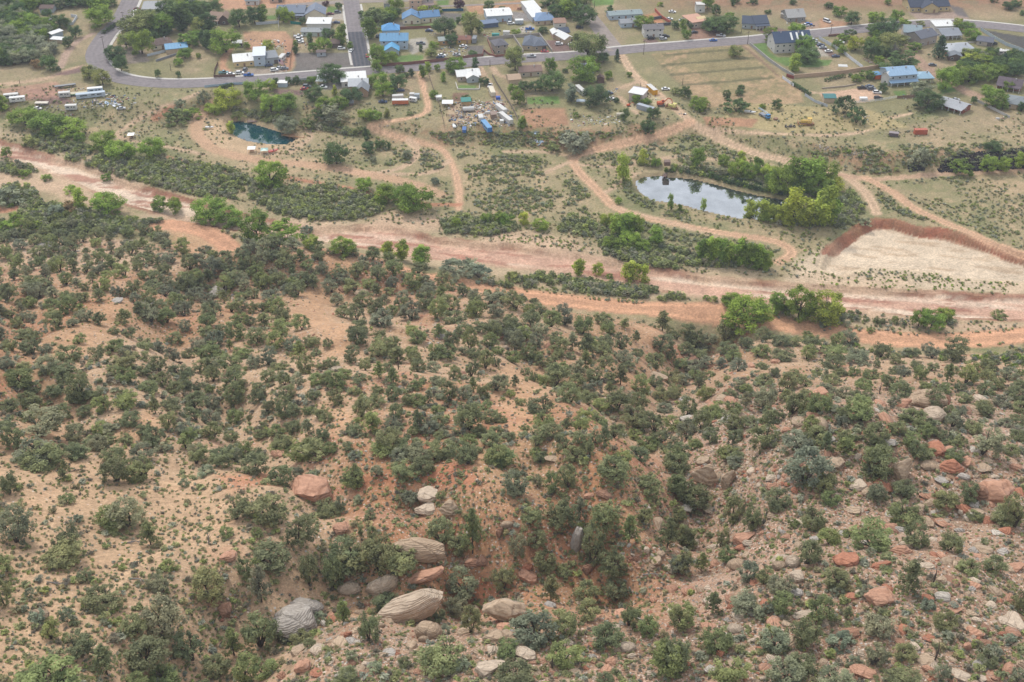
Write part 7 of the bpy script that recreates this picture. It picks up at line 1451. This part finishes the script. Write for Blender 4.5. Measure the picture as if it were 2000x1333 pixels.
def boxv(px, py, L, Wd, H, ang, tint_, label, cat, name, win=True, roof=None, z=.5, wh=True, mat_='metal', rib=False, front=None):
    P, t = at1(px, py); r_ = ob(name, None, None, (P[0], P[1], P[2]), R(ang)); tag(r_, label, cat)
    mb = MB().box(-L / 2, L / 2, -Wd / 2, Wd / 2, z, z + H, .08, .05)
    if rib:
        for i in range(int(L / .8)): x = -L / 2 + .4 + i * .8; mb.box(x, x + .3, -Wd / 2 - .05, Wd / 2 + .05, z + .1, z + H - .12)
    ob('body', mb.me(name + '_body', MAT[mat_]), r_, tint=tint_)
    ob('roof', MB().box(-L / 2 - .03, L / 2 + .03, -Wd / 2 - .03, Wd / 2 + .03, z + H, z + H + .1, .2, .2).me(name + '_roof', MAT['metal']), r_, tint=roof or tint_)
    if front: ob('end_door', MB().box(L / 2 + .0, L / 2 + .06, -Wd / 2 + .1, Wd / 2 - .1, z + .1, z + H - .1).me(name + '_door', MAT['metal']), r_, tint=front)
    if win:
        for s_ in (-1, 1): ob('side_window', shared(f'sw{L:.0f}', lambda: MB().box(-L * .36, -L * .12, -.03, .03, 0, .6).box(L * .02, L * .14, -.03, .03, 0, .6).box(L * .22, L * .38, -.03, .03, 0, .6).me('side_windows', MAT['glass'])), r_, (0, s_ * Wd / 2 * .985, z + H * .5))
        ob('trim_stripe', shared(f'ts{L:.0f}', lambda: MB().box(-L * .46, L * .46, -1, 1, 0, .14).me('trim_stripe', MAT['paint'])), r_, (0, 0, z + H * .3), sc=(1, Wd / 2 + .01, 1), tint=(.25, .27, .3))
    if wh: wheels(r_, (-.5, .5) if L < 8 else (-L * .3, -L * .3 + .9, L * .36), Wd / 2 - .1, .4, .25)
    return r_
boxv(23, 193, 7.5, 2.5, 2.3, 14, WW, 'white camper trailer, upper of two side by side', 'camper', 'camper_trailer'); boxv(35, 199, 8, 2.5, 2.3, 14, WH, 'white camper trailer, lower of two side by side', 'camper', 'camper_trailer')
boxv(127, 190, 6, 2.5, 2.4, 12, WW, 'dirty white camper at the end of the trailer row', 'camper', 'camper_trailer'); boxv(178, 191, 15, 2.6, 2.3, 16, LB, 'long pale blue trailer house in the trailer row', 'trailer', 'long_trailer'); boxv(187, 182, 8, 2.6, 2.6, 14, LB, 'boxy trailer with a white roof behind the long blue one', 'trailer', 'box_trailer', roof=WH)
boxv(140, 215, 6, 2.4, 2.4, 5, WW, 'square white motorhome alone on the grass', 'motorhome', 'motorhome'); boxv(128, 171, 11, 2.2, .5, 20, (.04, .04, .045), 'long black flatbed trailer', 'trailer', 'flatbed_trailer', win=False, z=.9, roof=(.2, .2, .2)); boxv(156, 186, 12, 3, .5, 14, (.05, .22, .09), 'green-decked trailer frame in the trailer row', 'trailer', 'deck_trailer', win=False, z=.9, roof=(.45, .40, .28))
boxv(82, 204, 7, 2.6, .4, 0, (.55, .50, .42), 'pale low flatbed trailer on purple gravel', 'trailer', 'flatbed_trailer', win=False, z=.7)
boxv(551, 119, 7, 2.5, 2.6, 78, WW, 'white box van with a black front', 'truck', 'box_truck', front=(.02, .02, .02)); boxv(927, 83, 6, 2.4, 2.8, 85, GR, 'grey box truck beside the rusty-roofed house', 'truck', 'box_truck', front=(.05, .05, .06))
boxv(777, 193, 6, 2.6, 1.6, 10, WW, 'white boat-like camper top in the grass', 'camper', 'camper_trailer', win=False); boxv(782, 204, 8.5, 2.6, 2.2, 2, c3(204, 116, 76), 'orange trailer with a white roof', 'trailer', 'orange_trailer', win=False, roof=WH)
boxv(805, 191, 2.6, 2.2, 2., 0, WW, 'small white cube trailer, left of two', 'trailer', 'cube_trailer', win=False); boxv(815, 193, 2.6, 2.2, 2.2, 0, LG_, 'small white cube trailer, right of two', 'trailer', 'cube_trailer', win=False); boxv(807, 199, 4, 2, 1.9, -20, WH, 'little rounded white camper below two cube trailers', 'camper', 'small_camper')
boxv(961, 184, 9, 2.6, 2.2, 100, CRM, 'cream motorhome beside the dirt lane', 'motorhome', 'motorhome'); boxv(973, 194, 2.4, 2.2, 1.4, 0, (.03, .08, .35), 'small blue skip bin', 'skip', 'skip_bin', win=False, wh=False, z=0)
boxv(989, 69, 4, 2.2, 2., 0, WW, 'little white trailer in the tan yard', 'trailer', 'cube_trailer', win=False); boxv(1014, 47, 5, 3, 2.2, 5, LG_, 'grey truck under a white canopy', 'truck', 'canopy_truck', win=False, roof=WH); boxv(968, 71, 4.5, 2.2, 1.6, 0, (.03, .22, .2), 'teal storage box in the tan yard', 'container', 'storage_box', win=False, wh=False, z=0)
boxv(1134, 182, 10, 2.5, 2.4, 112, WW, 'white camper nose-on between trees', 'camper', 'camper_trailer'); boxv(1135, 203, 5, 3, .3, -10, LB, 'tilted pale blue sheet roof of a low rusty shed', 'shed', 'sheet_roof_shed', win=False, wh=False, z=1.6)
boxv(1250, 181, 8, 2.8, 2.6, -25, c3(160, 150, 156), 'grey-purple shipping container behind the boxy shed', 'container', 'shipping_container', win=False, wh=False, z=0, rib=True); boxv(1273, 180, 2.6, 9, 2.8, 20, c3(226, 168, 40), 'yellow container with a white roof', 'container', 'shipping_container', win=False, wh=False, z=0, rib=True, roof=WW)
boxv(1261, 216, 10, 2.6, 2.6, -38, c3(170, 176, 186), 'long grey container with an orange end', 'container', 'shipping_container', win=False, wh=False, z=0, rib=True, front=c3(232, 96, 50)); boxv(1797, 262, 6.4, 2.6, 2.4, 2, c3(188, 104, 80), 'red-orange storage container alone in the grass', 'container', 'storage_container', win=False, wh=False, z=.2, rib=True, mat_='rust')
boxv(1745, 266, 4.6, 2.6, 1.6, -16, c3(104, 92, 96), 'open-topped grey metal bin on skids', 'bin', 'metal_bin', win=False, wh=False, z=.3, mat_='rust', roof=c3(150, 138, 140)); boxv(950, 252, 11, 2.6, 2.4, -70, c3(110, 160, 205), 'long blue trailer at the lower end of the scrap yard', 'trailer', 'long_trailer', front=c3(60, 120, 190))
boxv(988, 236, 12, 2.5, 2.2, -62, WW, 'long white trailer, lower of two end to end', 'trailer', 'long_trailer', win=False); boxv(979, 218, 9, 2.5, 2.2, -62, WW, 'white trailer, upper of two end to end', 'trailer', 'long_trailer', win=False)
boxv(939, 235, 5, 2.4, 1.9, 100, WW, 'small white camper in the middle of the scrap yard', 'camper', 'small_camper'); boxv(953, 222, 2.6, 1.2, 1, 0, WW, 'pile-side white fridge box', 'fridge', 'old_fridge', win=False, wh=False, z=0); boxv(887, 247, 1.6, 4, .6, 10, WH, 'white panel leaning in the scrap yard', 'panel', 'tilted_sheet', win=False, wh=False, z=0)
boxv(907, 258, 4.6, 2, 1.5, 90, c3(70, 110, 170), 'blue car hulk at the bottom of the scrap yard', 'car', 'car_hulk', win=False, mat_='rust'); boxv(980, 240, 2, 2, 1.5, 0, WH, 'white crate beside the lower white trailer', 'crate', 'white_crate', win=False, wh=False, z=0)
boxv(1958, 108, 7, 2.4, 2.3, 4, WW, 'white camper on bare soil near the right edge', 'camper', 'camper_trailer'); boxv(1686, 196, 4, 2.4, 1.0, 0, WH, 'low white trailer inside the rail fence', 'trailer', 'low_trailer', win=False); boxv(1302, 333, 3, 3, 2, 0, c3(120, 96, 84), 'weathered wooden platform tower over the reflecting pond', 'tower', 'pond_tower', win=False, wh=False, z=3., mat_='wood')
boxv(1645, 137, 5, 3.5, .2, -8, WW, 'flat white canopy beside the tan retaining wall', 'canopy', 'flat_canopy', win=False, wh=False, z=2.4)
# tank, boats, canopies
P, _ = at1(915, 218); r_ = ob('storage_tank', None, None, P, R(8)); tag(r_, 'horizontal white cylindrical tank in the scrap yard', 'tank'); ob('tank_shell', MB().cyl((0, 0, 1.4), (1, 0, 0), 1.2, 6, 14).me('tank_shell', MAT['metal'], False), r_, tint=WW); ob('cradle', MB().box(-2, -1.7, -1, 1, 0, .6).box(1.7, 2, -1, 1, 0, .6).me('cradle', MAT['wood']), r_, tint=BR)
P, _ = at1(1213, 228); r_ = ob('storage_tank', None, None, P, R(5)); tag(r_, 'pale tank lying by a dark bush', 'tank'); ob('tank_shell', MB().cyl((0, 0, 1.1), (1, 0, 0), 1.0, 5, 14).me('tank_shell', MAT['metal']), r_, tint=CRM); ob('cradle', MB().box(-1.6, -1.3, -.9, .9, 0, .5).box(1.3, 1.6, -.9, .9, 0, .5).me('cradle', MAT['wood']), r_, tint=BR)
def boat(px, py, L, ang, tint_, label):
    P, t = at1(px, py); w = L * .17; V = []; st = [(-.5, .85, .0), (-.2, 1, .0), (.15, .95, .02), (.38, .6, .1), (.5, .02, .25)]
    for x, k, lift in st: V += [(x * L, -w * k, .9 + lift), (x * L, -w * k * .6, .15 + lift * 2), (x * L, w * k * .6, .15 + lift * 2), (x * L, w * k, .9 + lift)]
    F = [[4 * i + j, 4 * i + 4 + j, 4 * i + 5 + j, 4 * i + 1 + j] for i in range(4) for j in range(3)] + [[0, 1, 2, 3]]
    r_ = ob('boat', None, None, (P[0], P[1], P[2] + .3), R(ang)); tag(r_, label, 'boat'); ob('hull', mesh('boat_hull', V, F, MAT['paint']), r_, tint=tint_)
    ob('deck', MB().add([(x * L, s_ * w * k * .9, .85 + l) for x, k, l in st for s_ in (-1, 1)], [[2 * i, 2 * i + 2, 2 * i + 3, 2 * i + 1] for i in range(4)]).me('boat_deck', MAT['paint']), r_, tint=[c * .75 for c in tint_]); ob('windscreen', MB().box(-.02 * L, .1 * L, -w * .6, w * .6, .85, 1.35, .2, .1).me('windscreen', MAT['glass']), r_)
boat(1465, 222, 6.2, -20, (.75, .75, .75), 'white motorboat on the ground beside a round tree'); boat(534, 298, 5, 30, (.6, .1, .08), 'red and white rowing boat on the sand'); boat(479, 271, 4.6, 0, (.2, .5, .75), 'light blue boat at the near shore of the teal pond'); boat(410, 252, 4.5, 0, (.75, .75, .75), 'white dinghy on the sand left of the teal pond'); boat(506, 276, 3, 0, (.08, .2, .45), 'small dark blue raft at the near shore of the teal pond')
def canopy(px, py, w, tint_, label, rise=.9):
    P, t = at1(px, py); r_ = ob('picnic_canopy', None, None, P, .1); tag(r_, label, 'canopy'); a = w / 2
    for x in (-a, a):
        for y in (-a, a): ob('leg', shared('cleg', lambda: MB().tube((0, 0, 0), (0, 0, 2.2), .05).me('canopy_leg', MAT['white'])), r_, (x, y, 0))
    ob('canopy_top', MB().add([(-a, -a, 2.2), (a, -a, 2.2), (a, a, 2.2), (-a, a, 2.2), (0, 0, 2.2 + rise)], [(0, 1, 4), (1, 2, 4), (2, 3, 4), (3, 0, 4), (3, 2, 1, 0)]).me('canopy_top', MAT['paint']), r_, tint=tint_)
    ob('picnic_bench', MB().box(-1, 1, -.35, .35, .7, .78).box(-1, 1, -.9, -.6, .4, .46).box(-1, 1, .6, .9, .4, .46).me('picnic_bench', MAT['wood']), r_, tint=RDB)
canopy(492, 297, 4, (.8, .8, .78), 'white picnic canopy on the sand below the teal pond'); canopy(517, 300, 3.6, (.28, .42, .38), 'grey-green picnic canopy right of a white one', .5); canopy(257, 270, 3.4, (.78, .78, .76), 'white canopy over a table beside the dirt track', .4)
# docks
def dock(px, py, L, Wd, ang, label, z=None, tone=c3(170, 130, 96)):
    P, t = at1(px, py); r_ = ob('wooden_dock', None, None, (P[0], P[1], (z if z is not None else P[2] + .4)), R(ang)); tag(r_, label, 'dock')
    n = int(L / .5)
    for i in range(n): ob('plank', shared(f'pk{Wd}', lambda: MB().box(-.22, .22, -Wd / 2, Wd / 2, 0, .1).me('dock_plank', MAT['wood'])), r_, (-L / 2 + .25 + i * .5, 0, .3), tint=[c * (.85 + .3 * random.random()) for c in tone])
    for x in (-L / 2, L / 2):
        for y in (-Wd / 2, Wd / 2): ob('dock_post', shared('dp', lambda: MB().tube((0, 0, -1.5), (0, 0, 1.2), .1).me('dock_post', MAT['wood'])), r_, (x, y, 0), tint=tone)
    ob('railing', MB().tube((-L / 2, Wd / 2, 1.2), (L / 2, Wd / 2, 1.2), .05).tube((-L / 2, -Wd / 2, 1.2), (-L / 2, Wd / 2, 1.2), .05).me('railing', MAT['wood']), r_, tint=tone)
dock(566, 268, 7, 4, -25, 'brown wooden deck over the right end of the teal pond', zc1 - .9); dock(580, 271, 8, 1.2, -15, 'narrow plank walkway joining the deck to the shore', zc1 - .3); dock(493, 238, 5, 3, 10, 'small grey platform at the far shore of the teal pond', zc1 - .9, c3(140, 120, 110)); dock(1300, 342, 6, 1.6, 70, 'wooden slide ramp running down to the reflecting pond', zc2 - .6, c3(130, 110, 104))
# machines
def machine_tracks(r_, L, y, tint_):
    me_ = shared(f'trk{L}', lambda: MB().prism([(-L / 2, .35), (-L / 2 + .3, 0), (L / 2 - .3, 0), (L / 2, .35), (L / 2, .7), (L / 2 - .3, .95), (-L / 2 + .3, .95), (-L / 2, .7)], -.28, .28).me('crawler_track', MAT['rust']))
    for s_ in (-1, 1): ob('crawler_track', me_, r_, (0, s_ * y, 0), tint=tint_)
def excavator(px, py, ang, tn, label, k=1.):
    P, t = at1(px, py); r_ = ob('excavator', None, None, P, R(ang)); r_.scale = (k, k, k); tag(r_, label, 'excavator'); machine_tracks(r_, 4, 1.2, (.12, .10, .09))
    ob('house_body', MB().box(-2.2, .6, -1.2, 1.2, 1.1, 2.3, .1, .1).me('machine_body', MAT['rust']), r_, tint=tn); c_ = ob('cab', MB().box(.3, 1.7, .1, 1.2, 1.1, 2.9, .1, .1).me('machine_cab', MAT['rust']), r_, tint=tn); ob('cab_window', MB().box(.5, 1.75, .05, 1.25, 2.0, 2.7).me('cab_window', MAT['glass']), c_)
    ob('boom', MB().tube((.8, -.3, 1.6), (3.6, -.3, 4.2), .32, .28, 4).tube((3.6, -.3, 4.2), (5.6, -.3, 3.2), .28, .22, 4).me('boom', MAT['rust']), r_, tint=tn); a_ = ob('arm', MB().tube((5.5, -.3, 3.3), (6.0, -.3, .9), .2, .16, 4).me('arm', MAT['rust']), r_, tint=tn); ob('bucket', MB().prism([(5.4, .1), (6.5, .1), (6.5, .9), (5.8, 1.1)], -.9, .3).me('bucket', MAT['rust']), a_, tint=(.15, .12, .1))
excavator(1291, 207, 8, c3(196, 100, 62), 'orange excavator with its boom raised beside the dirt lane'); excavator(1228, 208, 20, c3(200, 90, 50), 'small orange loader in front of the boxy shed', .5)
def dozer(px, py, ang, tn, label, k=1.):
    P, t = at1(px, py); r_ = ob('bulldozer', None, None, P, R(ang)); r_.scale = (k, k, k); tag(r_, label, 'bulldozer'); machine_tracks(r_, 4.6, 1.1, (.2, .11, .07))
    ob('hood', MB().box(-.6, 2.3, -.6, .6, 1.0, 2.0, .05, .1).me('engine_hood', MAT['rust']), r_, tint=tn); ob('cab', MB().box(-2.0, -.4, -.9, .9, 1.0, 1.6).box(-2, -1.9, -.9, .9, 1.6, 2.8).box(-2.1, -.3, -1, 1, 2.8, 2.95).me('machine_cab', MAT['rust']), r_, tint=[c * 1.1 for c in tn]); ob('blade', MB().prism([(3.0, 0), (3.3, .1), (3.25, .8), (3.5, 1.5), (3.2, 1.5), (2.95, .8)], -2., 2.).me('dozer_blade', MAT['rust']), r_, tint=(.3, .16, .09)); ob('push_arm', MB().tube((0, -1.5, .5), (3.1, -1.5, .5), .12).tube((0, 1.5, .5), (3.1, 1.5, .5), .12).me('push_arm', MAT['rust']), r_, tint=tn)
    ob('ripper', MB().box(-3.2, -2.3, -.8, .8, .5, .8).tube((-3.1, 0, .6), (-3.3, 0, -.1), .12).me('ripper', MAT['rust']), r_, tint=(.3, .16, .09))
dozer(1574, 244, 176, c3(212, 178, 96), 'yellow bulldozer with a rusty blade on dry grass', 1.25); dozer(1313, 212, 150, c3(214, 206, 130), 'pale yellow crawler loader right of the orange excavator')
P, _ = at1(1543, 249); r_ = ob('engine_block', None, None, P, .1); tag(r_, 'dark engine and axle lying left of the bulldozer', 'machinery'); ob('axle', MB().cyl((0, 0, .5), (1, 0, 0), .25, 5, 8).box(-.6, .8, -.5, .5, .2, 1.1, .1, .1).me('axle', MAT['rust']), r_, tint=(.1, .08, .08)); wheels(r_, (-2.2, 2.2), .3, .55, .4)
P, _ = at1(1515, 234); r_ = ob('winch_drum', None, None, P, .2); tag(r_, 'brown ring of rusty metal beside the crane truck', 'machinery'); ob('drum', MB().cyl((0, 0, .5), (0, 0, 1), 1.2, .8, 16).me('drum', MAT['rust']), r_, tint=(.25, .15, .1))
P, _ = at1(1494, 230); r_ = ob('crane_truck', None, None, P, R(-60)); tag(r_, 'old crane truck with a bright blue cab and lattice boom', 'crane truck')
ob('chassis', MB().box(-4, 3, -.9, .9, .7, 1.0).box(-3.5, 0, -1.1, 1.1, 1.0, 1.5).me('chassis', MAT['rust']), r_, tint=(.3, .32, .36)); cb = ob('cab', MB().box(1.2, 3.2, -1.1, 1.1, .8, 2.6, .15, .08).me('truck_cab', MAT['paint']), r_, tint=(.06, .22, .45)); ob('cab_window', MB().box(1.6, 3.15, -1.05, 1.05, 1.75, 2.3).me('cab_window', MAT['glass']), cb); ob('boom', MB().tube((1.5, .4, 3.0), (-5.5, .4, 3.4), .12).tube((1.5, -.4, 3.0), (-5.5, -.4, 3.4), .12).tube((1.0, 0, 2.6), (1, 0, 1), .2).me('boom', MAT['rust']), r_, tint=(.5, .6, .68)); wheels(r_, (-3, -2, 2.2), .95, .5, .35)
# poles
def pole(px, py, hp, label, cross=True, lamp=False):
    P, t = at1(px, py); s = scl(t); H = hp / s / math.cos(math.asin(min(.9, (CAMZ - P[2]) / math.hypot(CAMZ - P[2], math.hypot(P[0], P[1]))))); r_ = ob('utility_pole' if not lamp else 'street_lamp', None, None, P, .5); tag(r_, label, 'utility pole' if not lamp else 'street lamp')
    ob('mast', MB().tube((0, 0, -.3), (0, 0, H), .17, .11, 7).me('mast', MAT['bark']), r_)
    if cross:
        c_ = ob('cross_arm', MB().box(-1.2, 1.2, -.07, .07, H - .7, H - .5).me('cross_arm', MAT['bark']), r_)
        for x in (-1.1, 0, 1.1): ob('insulator', shared('ins', lambda: MB().tube((0, 0, 0), (0, 0, .3), .07, .05, 5).me('insulator', MAT['white'])), c_, (x, 0, H - .5))
    if lamp: ob('lamp_head', MB().box(0, 1.6, -.05, .05, H - .1, H).box(1.2, 1.9, -.15, .15, H - .2, H - .05).me('lamp_head', MAT['white']), r_)
for a in ((206, 110, 38, 'utility pole beside the main road bend'), (242, 47, 23, 'utility pole by the upper road, top edge side', ), (1257, 107, 27, 'utility pole at the corner of the ploughed field'), (1460, 87, 25, 'utility pole where the lawn wall meets the road'), (1622, 70, 22, 'utility pole rising from the short brown wall'), (957, 130, 12, 'short utility pole by the dirt lane'), (1333, 167, 14, 'thin pole inside the ploughed field'), (1727, 160, 22, 'utility pole before the pale blue-roofed house'), (334, 139, 14, 'thin pole in the field below the road bend'), (1161, 16, 14, 'thin pole at the gravel street top'), (1251, 172, 10, 'thin pole behind the boxy white-roofed shed'), (1280, 178, 10, 'thin pole by the yellow container'), (39, 164, 8, 'short pole on the track near the left edge')): pole(*a[:3], a[3], cross=a[2] > 16)
pole(1448, 65, 12, 'small street lamp before the dark-roofed porch house', False, True); pole(756, 148, 8, 'double street sign pole below the fence', True)
# flag
P, _ = at1(546, 138); r_ = ob('flagpole', None, None, P, .2); tag(r_, 'large striped flag hanging from a leaning pole by parked cars', 'flag'); ob('mast', MB().tube((0, 0, 0), (0, 0, 7), .06, .04).me('mast', MAT['white']), r_)
fm = MB().add([(0, 0, 4), (1.3, .3, 3.4), (2.6, -.1, 2.8), (0, 0, 6.6), (1.3, .3, 6.0), (2.6, -.1, 5.4)], [(0, 1, 4, 3), (1, 2, 5, 4)]).me('striped_flag', MAT['flag']); uv = fm.uv_layers.new(name='UVMap'); U = [(0, 0), (.5, 0), (1, 0), (0, 1), (.5, 1), (1, 1)]
for l in fm.loops: uv.data[l.index].uv = U[l.vertex_index]
ob('flag_cloth', fm, r_)
# ------------------------------------------------------------------ scrap, boards and clutter: countless little pieces, one object per yard
JC = np.array([(.65, .65, .65), (.6, .58, .52), (.35, .33, .3), (.06, .06, .07), (.3, .2, .15), (.42, .32, .24), (.16, .22, .34), (.34, .14, .11), (.5, .5, .48), (.25, .22, .19), (.50, .43, .33), (.4, .36, .32)])
def junk(name, label, polys, dens, s0=.3, s1=1.6, cols=None, h=.6):
    V, F, Cc = [], [], []; C_ = JC if cols is None else np.array(cols)
    for P in polys:
        a = np.array(P, float); lo, hi = a.min(0), a.max(0); k = int(.7 * dens * (hi - lo)[0] * (hi - lo)[1] / 100.) + 3
        x = lo[0] + rng.random(k) * (hi - lo)[0]; y = lo[1] + rng.random(k) * (hi - lo)[1]; i = inpoly(x, y, P); P3, _ = at(x[i], y[i])
        for p in P3:
            L, W_, H = s0 + (s1 - s0) * rng.random() ** 2.5, s0 * .6 + (s1 - s0) * .5 * rng.random() ** 2, .15 + h * rng.random() ** 2; q = Matrix.Rotation(rng.random() * 6.28, 3, 'Z') @ Matrix.Rotation(.3 * rng.normal(), 3, 'X'); n = len(V)
            for dx, dy, dz in ((-1, -1, -.3), (1, -1, -.3), (1, 1, -.3), (-1, 1, -.3), (-1, -1, 1), (1, -1, 1), (1, 1, 1), (-1, 1, 1)): V.append(tuple(Vector(p) + q @ Vector((dx * L * .6, dy * W_ * .6, dz * H))))
            F += [[n + j for j in f] for f in ((4, 5, 6, 7), (0, 1, 5, 4), (1, 2, 6, 5), (2, 3, 7, 6), (3, 0, 4, 7))]; c_ = C_[rng.integers(len(C_))] * (.7 + .5 * rng.random()); Cc += [(*c_, 1)] * 8
    o = ob(name, mesh(name, V, F, MAT['junk'], attrs={'Col': np.array(Cc)})); tag(o, label, 'scrap', kind='stuff'); return o
junk('yard_scrap', 'scattered scrap, boards and parts in the fenced scrap yard', [[(868, 200), (985, 195), (1000, 250), (880, 250)], [(960, 195), (985, 200), (1008, 245), (990, 248)], [(920, 200), (975, 200), (980, 225), (930, 225)]], 11)
junk('car_yard_scrap', 'scrap heaps below the rusty-roofed house', [[(855, 92), (915, 90), (915, 112), (858, 114)], [(835, 55), (850, 55), (852, 75), (838, 72)]], 14, .3, 1.4)
junk('trailer_row_scrap', 'boards and scrap strewn round the trailer row', [[(118, 172), (165, 172), (168, 190), (120, 190)], [(210, 178), (270, 190), (270, 205), (170, 205)], [(140, 195), (205, 195), (205, 215), (140, 212)], [(85, 200), (140, 215), (150, 235), (60, 210)]], 6, .3, 2.2)
junk('tower_house_clutter', 'clutter in the yard of the tower house', [[(520, 120), (560, 118), (565, 142), (530, 145)], [(445, 140), (478, 140), (478, 150), (445, 150)], [(480, 75), (560, 78), (560, 100), (530, 100)], [(448, 76), (485, 78), (480, 95), (450, 92)]], 8)
junk('north_yard_clutter', 'small clutter in yards near the white workshop', [[(940, 60), (1010, 60), (1010, 74), (945, 74)], [(1020, 48), (1050, 58), (1040, 70), (1015, 66)], [(980, 38), (1025, 38), (1025, 50), (985, 50)], [(575, 76), (605, 80), (605, 98), (580, 98)], [(700, 165), (730, 165), (730, 175), (705, 178)]], 7)
junk('shed_yard_clutter', 'machine parts and wood round the boxy shed', [[(1180, 170), (1215, 175), (1200, 200), (1180, 200)], [(1260, 180), (1290, 185), (1285, 200), (1262, 198)], [(1110, 220), (1220, 228), (1220, 242), (1120, 250)], [(1325, 220), (1345, 222), (1342, 230), (1325, 230)]], 6, .3, 1.4)
junk('pond_side_clutter', 'boards, chairs and bits beside the ponds and camp', [[(236, 250), (280, 258), (275, 272), (240, 268)], [(490, 296), (545, 296), (540, 306), (490, 305)], [(470, 268), (515, 272), (512, 278), (472, 276)], [(590, 200), (650, 195), (650, 210), (600, 212)]], 6, .2, .9)
junk('east_yard_clutter', 'small yard clutter by the houses on the right', [[(1690, 110), (1712, 118), (1710, 128), (1690, 126)], [(1930, 95), (1985, 95), (1985, 112), (1935, 112)], [(1682, 225), (1700, 225), (1700, 240), (1680, 238)], [(1755, 182), (1800, 185), (1800, 195), (1760, 195)], [(1530, 40), (1590, 42), (1590, 56), (1540, 54)], [(1940, 225), (1985, 232), (1980, 242), (1945, 240)]], 7)
junk('pale_boards', 'pale boards and sheets lying on the red bank', [[(1036, 256), (1056, 258), (1054, 264), (1038, 264)], [(1040, 270), (1060, 276), (1058, 284), (1044, 280)], [(205, 200), (240, 198), (240, 206), (206, 208)]], 9, .8, 3.5, [(.6, .62, .66), (.4, .5, .62)], .1)
# grey rock heaps on the village bank and the black lava bank
def heap(name, label, polys, n, sz, cols):
    X_, Y_ = [], []
    for P in polys:
        a = np.array(P, float); lo, hi = a.min(0), a.max(0); k = int(n * (hi - lo)[0] * (hi - lo)[1] / 1000.) + 3; x = lo[0] + rng.random(k) * (hi - lo)[0]; y = lo[1] + rng.random(k) * (hi - lo)[1]; i = inpoly(x, y, P); X_.append(x[i]); Y_.append(y[i])
    P2, t2 = at(np.concatenate(X_), np.concatenate(Y_)); n = len(P2); C_ = np.array(cols)[rng.integers(0, len(cols), n)] * (.8 + .4 * rng.random((n, 1)))
    s = sz[0] + (sz[1] - sz[0]) * rng.random(n) ** 2; o = gn_scatter(name, P2, np.stack([s, s * .9, s * .8], 1), rng.random((n, 3)) * 3, rng.integers(0, len(STP), n), C_, STP); tag(o, label, 'rocks', kind='stuff')
heap('black_lava_bank', 'heap of black volcanic rocks along the right bank', [[(1838, 315), (1880, 298), (1940, 296), (2010, 288), (2010, 330), (1900, 335), (1830, 338)], [(1772, 322), (1808, 318), (1806, 334), (1775, 336)]], 420, (.35, 1.1), [(.022, .02, .025), (.03, .026, .03), (.05, .035, .032)])
heap('bank_rubble', 'grey rubble and broken concrete on the village bank', [[(1640, 288), (1690, 290), (1700, 305), (1650, 305)], [(1590, 280), (1640, 290), (1630, 300), (1590, 292)], [(740, 242), (765, 245), (760, 250), (740, 248)], [(820, 295), (860, 298), (855, 308), (825, 306)]], 90, (.25, .8), [RT['grey'], RT['white'], RT['tan']])
lr = random.Random(77)
# haze: thin air between the camera and the village
def haze():
    m = bpy.data.materials.new('thin_haze'); m.use_nodes = True; nt = m.node_tree; nt.nodes.clear(); o_ = nt.nodes.new('ShaderNodeOutputMaterial'); v = nt.nodes.new('ShaderNodeVolumePrincipled')
    v.inputs['Color'].default_value = (.80, .88, 1, 1); v.inputs['Density'].default_value = .00011; v.inputs['Anisotropy'].default_value = .1; nt.links.new(v.outputs[0], o_.inputs['Volume'])
    b = MB().box(-26000, 26000, -900, 9000, -20, 290); o = ob('haze', b.me('haze', m)); o['kind'] = 'stuff'; tag(o, 'faint bluish haze lying over the far village', 'haze', kind='stuff')
if HAZE: haze()
print('objects', len(bpy.data.objects))
tick('village')
